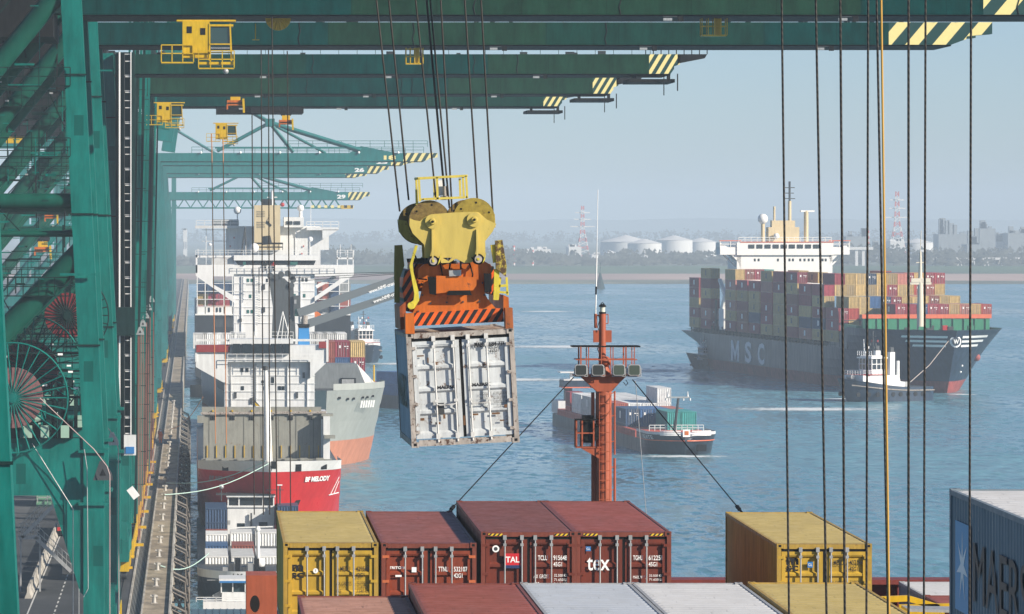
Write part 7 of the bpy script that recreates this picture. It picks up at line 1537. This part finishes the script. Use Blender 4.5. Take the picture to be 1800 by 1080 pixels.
# -------- farthest moored ship: cream funnel, second bridge, dark stern
D3 = 1090.0
fs_ = empty('container_ship', (P(480, 0, D3).x, D3, 0), 'farthest moored ship with cream funnel, second white bridge and dark hull', 'ship')
def V_(px, py, dy=0): return P(px, py, D3)+Vector((0, dy, 0))
def vbx(b, x0, x1, y0, y1, dy0, dy1, mat=None): b.bx(V_(x0, 0).x, V_(x1, 0).x, D3+dy0, D3+dy1, V_(0, y1).z, V_(0, y0).z, mat)
b = MB(paint('black_hull', (0.02, 0.024, 0.03), 0.5, 0.2)); x0, x1, zt2 = V_(343, 0).x, V_(616, 0).x, V_(0, 553).z
n = 12; vs = [(x0+ (x1-x0)*k/n, D3, 0) for k in range(n+1)]
pts = [(x0, zt2), (x0, 3), (x0+4, 0), (x1-4, 0), (x1-1.2, 4), (x1, 8), (x1, zt2)]
b.prism([(x, D3, z) for x, z in pts], (0, 240, 0)); b.build('hull', fs_)
b = MB(glass); vbx(b, 378, 392, 562, 575, -0.1, 0, dgrey); vbx(b, 397, 410, 560, 575, -0.1, 0, dgrey); b.build('mooring_port', fs_)
b = MB(wm)
vbx(b, 347, 412, 540, 553, 0, 6); vbx(b, 343, 616, 552, 554.5, -0.3, 2)
for px in (346, 360, 393, 408, 596, 612): vbx(b, px, px+1.5, 486, 552, 0, 0.5)
for py in (498, 512, 526, 538): vbx(b, 345, 412, py, py+1, -0.1, 1); vbx(b, 560, 614, py, py+1, -0.1, 1)
for x_ in (366, 380, 386): vbx(b, x_, x_+3, 541, 549, -0.1, 0, glass)
b.build('lashing_frame', fs_)
rr = random.Random(8)
for i in range(8):
    for s_ in (0, 1):
        for k in range(5):
            if s_ == 0 and i > 5 or s_ == 1 and i > 2: continue
            col = rr.choice(['brn', 'mar', 'och', 'nvy', 'brn', 'gry']); x = (V_(347, 0).x+1.2+i*2.5) if s_ == 0 else (V_(560, 0).x+1.2+i*2.5)
            z = V_(0, 540).z+k*2.6-2.2
            if z+2.6 > V_(0, 486).z: continue
            put(col, 12.19, Matrix(), x, D3+3, z, f'{cword[col]} container behind the bridge frame, {["left", "right"][s_]} side, {ORD[i]} column, {ORD[k]} tier', 'containers on the farthest moored ship')
b = MB(white); vbx(b, 398, 565, 398, 470, 8, 16); vbx(b, 343, 420, 397, 402, 6, 10, wht_r); vbx(b, 540, 597, 400, 405, 6, 10); vbx(b, 500, 535, 382, 400, 6, 14); b.prism([V_(568, 404, 6), V_(597, 404, 6), V_(572, 420, 6), V_(568, 420, 6)], (0, 0.8, 0)); vbx(b, 565, 580, 404, 440, 8, 12)
for py in (404, 424): vbx(b, 355, 400, py, py+1, 8, 14)
for px in (362, 400, 418, 520, 545): vbx(b, px, px+1.2, 402, 470, 7.8, 8)
vbx(b, 373, 420, 386, 400, 7, 12, ind_g); b2 = b.build('second_bridge', fs_)
b = MB(glass); vbx(b, 504, 515, 389, 395, 5.8, 6); vbx(b, 518, 529, 389, 395, 5.8, 6); vbx(b, 404, 409, 386, 389, 6.8, 7); [vbx(b, x_, x_+2, y_, y_+3, 7.7, 7.8, redp) for x_, y_ in ((411, 417), (404, 432), (534, 432), (531, 445))]; b.build('window', b2)
b = MB(white2); b.rail([V_(540, 400, 6), V_(597, 400, 6)], 1.3, 0.06, 1.8); b.rail([V_(345, 397, 6), V_(420, 397, 6)], 1.2, 0.05, 1.8); b.tube(V_(530, 400, 9), V_(530, 366, 9), 0.5, 8, 0.35); b.ball(V_(530, 366, 9), 0.8); b.ball(V_(418, 370, 9), 0.9); b.tube(V_(418, 400, 9), V_(418, 372, 9), 0.15, 6); b.tube(V_(548, 400, 9), V_(548, 352, 9), 0.06, 5); b.build('railing', b2)
b = MB(cream); vbx(b, 447, 493, 361, 440, 2, 10); fn2 = b.build('funnel', fs_)
b = MB(paint('louvre_tan', (0.34, 0.28, 0.17), 0.6, 0.2)); [vbx(b, 452, 466, y_, y_+2.2, 1.9, 2) for y_ in (371, 375, 379, 390, 394, 398)]; b.build('louvre', fn2)
b = MB(black); b.prism([V_(467, 392, 1.9), V_(475, 378, 1.9), V_(470, 388, 1.9), V_(478, 396, 1.9), V_(476, 399, 1.9)], (0, 0.1, 0)); b.tube(V_(472, 362, 5), V_(472, 350, 5), 1.6, 14); b.tube(V_(470, 430, -1), V_(468, 415, -1), 1.1, 12, 0.9); b.build('exhaust', fn2)
b = MB(white); b.tube(V_(479, 361, 4), V_(479, 335, 4), 0.35, 8); b.bx(V_(470, 0).x, V_(488, 0).x, D3+4, D3+4.3, V_(0, 348).z, V_(0, 346).z); b.ball(V_(497, 360, 4), 0.5, redp); b.build('signal_mast', fs_)

# -------- barge in the lower left
lbx = P(438, 0, 500).x+0.3; lb_ = shipframe('container_barge', (lbx, 478, 0), 0, 'moored barge in the lower left with white wheelhouse and mixed containers', 'barge'); LM = ROOTM[lb_.name]
hull(lb_, 100, [-0.3, 0, 0.8, 1.6, 2.2], [bnavy]*4, ysb, hfb, enb, 0.40, 20, deck=dgrey)
b = MB(white); n = 18
for sx in (-1, 1):
    vs = []
    for i in range(n+1):
        y = (i/n)**1.5*16
        for z in (2.2, 3.0): yy = max(y-0.9, ysb(2.2)+0.001); vs.append((sx*(fnb(2.2, yy)+0.03), yy-0.03, z))
    b.add(vs, [((2*i, 2*i+2, 2*i+3, 2*i+1) if sx > 0 else (2*i+1, 2*i+3, 2*i+2, 2*i)) for i in range(n)], None, True)
b.build('white_bulwark', lb_, world=False)
vs, fs, gw, gh = glyphs('I M A G O   M A', 0.02)
b = MB(txt_k); b.add([(-2.2+x_/gw*5.5, ysb(2.2)-0.25+(abs(-2.2+x_/gw*5.5)/5.7)**4*2.5, 2.4+z/gh*0.42) for x_, z in vs], fs); b.build('barge_name', lb_, world=False)
Gb = 'containers on the barge in the lower left'
def lbc(px, py_top, d, c, lab, L_=6.06): q = P(px, py_top, d); put(c, L_, Matrix(), q.x, d, q.z-2.59, lab, Gb, False)
lbc(381, 1002-24, 500, 'wht', 'white ribbed container, front row at left on the lower left barge', 12.19); lbc(427, 1002-24, 500, 'wht', 'white ribbed container, front row in the middle of the lower left barge', 12.19); lbc(471, 978, 500, 'wht', 'white container, front row at right on the lower left barge', 12.19)
lbc(381, 958, 514, 'blu', 'blue container, second row on the lower left barge'); lbc(427, 958, 514, 'brn', 'red-brown container, second row on the lower left barge')
lbc(381, 939, 521, 'wht', 'white container behind the blue one on the lower left barge'); lbc(381, 936, 528, 'brn', 'brown container in the third row of the lower left barge'); lbc(424, 936, 528, 'wht', 'white ribbed container in the third row of the lower left barge'); lbc(468, 936, 528, 'wht', 'white container in the third row at right of the lower left barge')
lbc(380, 894, 534.5, 'nvy', 'tall navy container left of the lower left barge\'s wheelhouse', 12.19); lbc(380, 918, 541, 'wht', 'white container behind the navy one', 6.06); lbc(506, 889, 545, 'nvy', 'navy container right of the lower left barge\'s wheelhouse')
lbc(380, 918, 534.4, 'nvy', 'lower navy container left of the wheelhouse'); 
D4 = 548
def Q_(px, py, dy=0): return P(px, py, D4)+Vector((0, dy, 0))
def qbx(b, x0, x1, y0, y1, a_, c2, mat=None): b.bx(Q_(x0, 0).x, Q_(x1, 0).x, D4+a_, D4+c2, Q_(0, y1).z, Q_(0, y0).z, mat)
b = MB(white); qbx(b, 400, 482, 892, 960, 0, 6); qbx(b, 398, 484, 870, 874, -0.4, 5); 
for px in (400, 419, 461, 480): qbx(b, px, px+2.2, 874, 889, -0.1, 0.1)
qbx(b, 399, 483, 889, 892, -0.2, 4); wl = b.build('wheelhouse', lb_)
b = MB(glass); qbx(b, 401, 482, 874, 889, 0.1, 4); qbx(b, 417, 430, 920, 928, -0.05, 0); qbx(b, 455, 470, 918, 927, -0.05, 0); qbx(b, 400, 405, 915, 922, -0.05, 0, galv); b.build('window', wl)
b = MB(dgrey); qbx(b, 380, 484, 869, 870.5, -0.5, 3); b.tube(Q_(389, 880, -1), Q_(389, 858, -1), 0.08, 6); b.ball(Q_(389, 855, -1), 0.3, galv); b.tube(Q_(492, 890, -1), Q_(492, 853, -1), 0.10, 6); qbx(b, 468, 498, 860, 861, -1.2, -1); qbx(b, 486, 496, 851, 853, -1.2, -1, white2); qbx(b, 440, 443, 902, 926, -0.4, -0.2); b.build('mast', lb_)
b = MB(white2); q0 = P(455, 1000, 482); b.tube(q0-Vector((0, 0, 2)), P(453, 925, 482), 0.24, 10, 0.16); b.ball(P(453, 931, 482), 0.28); b.beam(P(408, 928, 482), P(480, 926, 482), 0.12); b.ball(P(457, 990, 481), 0.55); b.build('bow_mast', lb_)
b = MB(dgrey)
for k in range(7): q = P(395+k*11, 996, 481); b.bx(q.x-0.2, q.x+0.3, 480, 482, 2.2, 3.3+0.4*(k % 3), rr.choice((dgrey, galv, black)))
b.build('windlass', lb_)
# small white launch with a glazed cabin
D5 = 440.0
lc = empty('motor_barge', (P(400, 0, D5).x, D5, 0), 'white boat with glazed wheelhouse and blue roof in front of the lower left barge', 'boat')
def T_(px, py, dy=0): return P(px, py, D5)+Vector((0, dy, 0))
def tbx(b, x0, x1, y0, y1, a_, c2, mat=None): b.bx(T_(x0, 0).x, T_(x1, 0).x, D5+a_, D5+c2, T_(0, y1).z, T_(0, y0).z, mat)
b = MB(bnavy); zd = T_(0, 1075).z
hw0, hw1 = T_(350, 0).x, T_(505, 0).x
b.prism([(hw0, D5-60, -0.3), (hw1, D5-60, -0.3), (hw1, D5+8, -0.3), ((hw0+hw1)/2, D5+13, -0.3), (hw0, D5+8, -0.3)], (0, 0, zd-0.3)); b.build('hull', lc)
b = MB(white); tbx(b, 357, 432, 1055, 1082, -2, 3); tbx(b, 390, 432, 1040, 1055, -1, 3); tbx(b, 385, 436, 1016, 1023, -1.4, 3.4)
for px in (388, 408, 430): tbx(b, px, px+2, 1022, 1041, -1, -0.8); tbx(b, px, px+2, 1022, 1041, 2.8, 3)
b.rail([T_(345, 1055, -2), T_(432, 1055, -2)], 0.4, 0.03, 0.9); wl = b.build('wheelhouse', lc)
b = MB(plain('clear_dark_glass', (0.03, 0.05, 0.06), 0.1)); tbx(b, 390, 431, 1023, 1040, -0.7, 2.7); b.build('window', wl)
b = MB(gl_b); tbx(b, 386, 435, 1019.5, 1023, -1.45, -1.4); b.build('trim', wl)
b = MB(galv); b.beam(T_(364, 1020, 0), T_(388, 1020, 0), 0.06); b.beam(T_(375, 1050, 0), T_(388, 1043, 0), 0.4); b.build('searchlight', lc)
b = MB(paint('blue_grey_hatch', (0.07, 0.13, 0.18), 0.5, 0.2)); a_, c2 = P(329, 1071, 404), P(486, 1071, 404); b.bx(a_.x+0.35, c2.x, 392, 404, 3.2, a_.z)
for k in range(12): x_ = a_.x+0.4+k*(c2.x-a_.x-0.5)/12; b.bx(x_, x_+0.1, 391.9, 404, a_.z, a_.z+0.05)
b.build('hatch_cover', lc)
# -------- haze
m = bpy.data.materials.new('haze'); m.use_nodes = True; t = m.node_tree; t.nodes.clear()
pv = t.nodes.new('ShaderNodeVolumePrincipled'); pv.inputs['Color'].default_value = (0.68, 0.84, 1.0, 1); pv.inputs['Density'].default_value = 0.00019; pv.inputs['Anisotropy'].default_value = -0.3
out = t.nodes.new('ShaderNodeOutputMaterial'); t.links.new(pv.outputs[0], out.inputs['Volume'])
b = MB(m); b.bx(-3050, 3450, -450, 12350, -4.2, 112); tag(b.build('haze'), 'pale blue winter haze over the river and the port', kind='stuff')
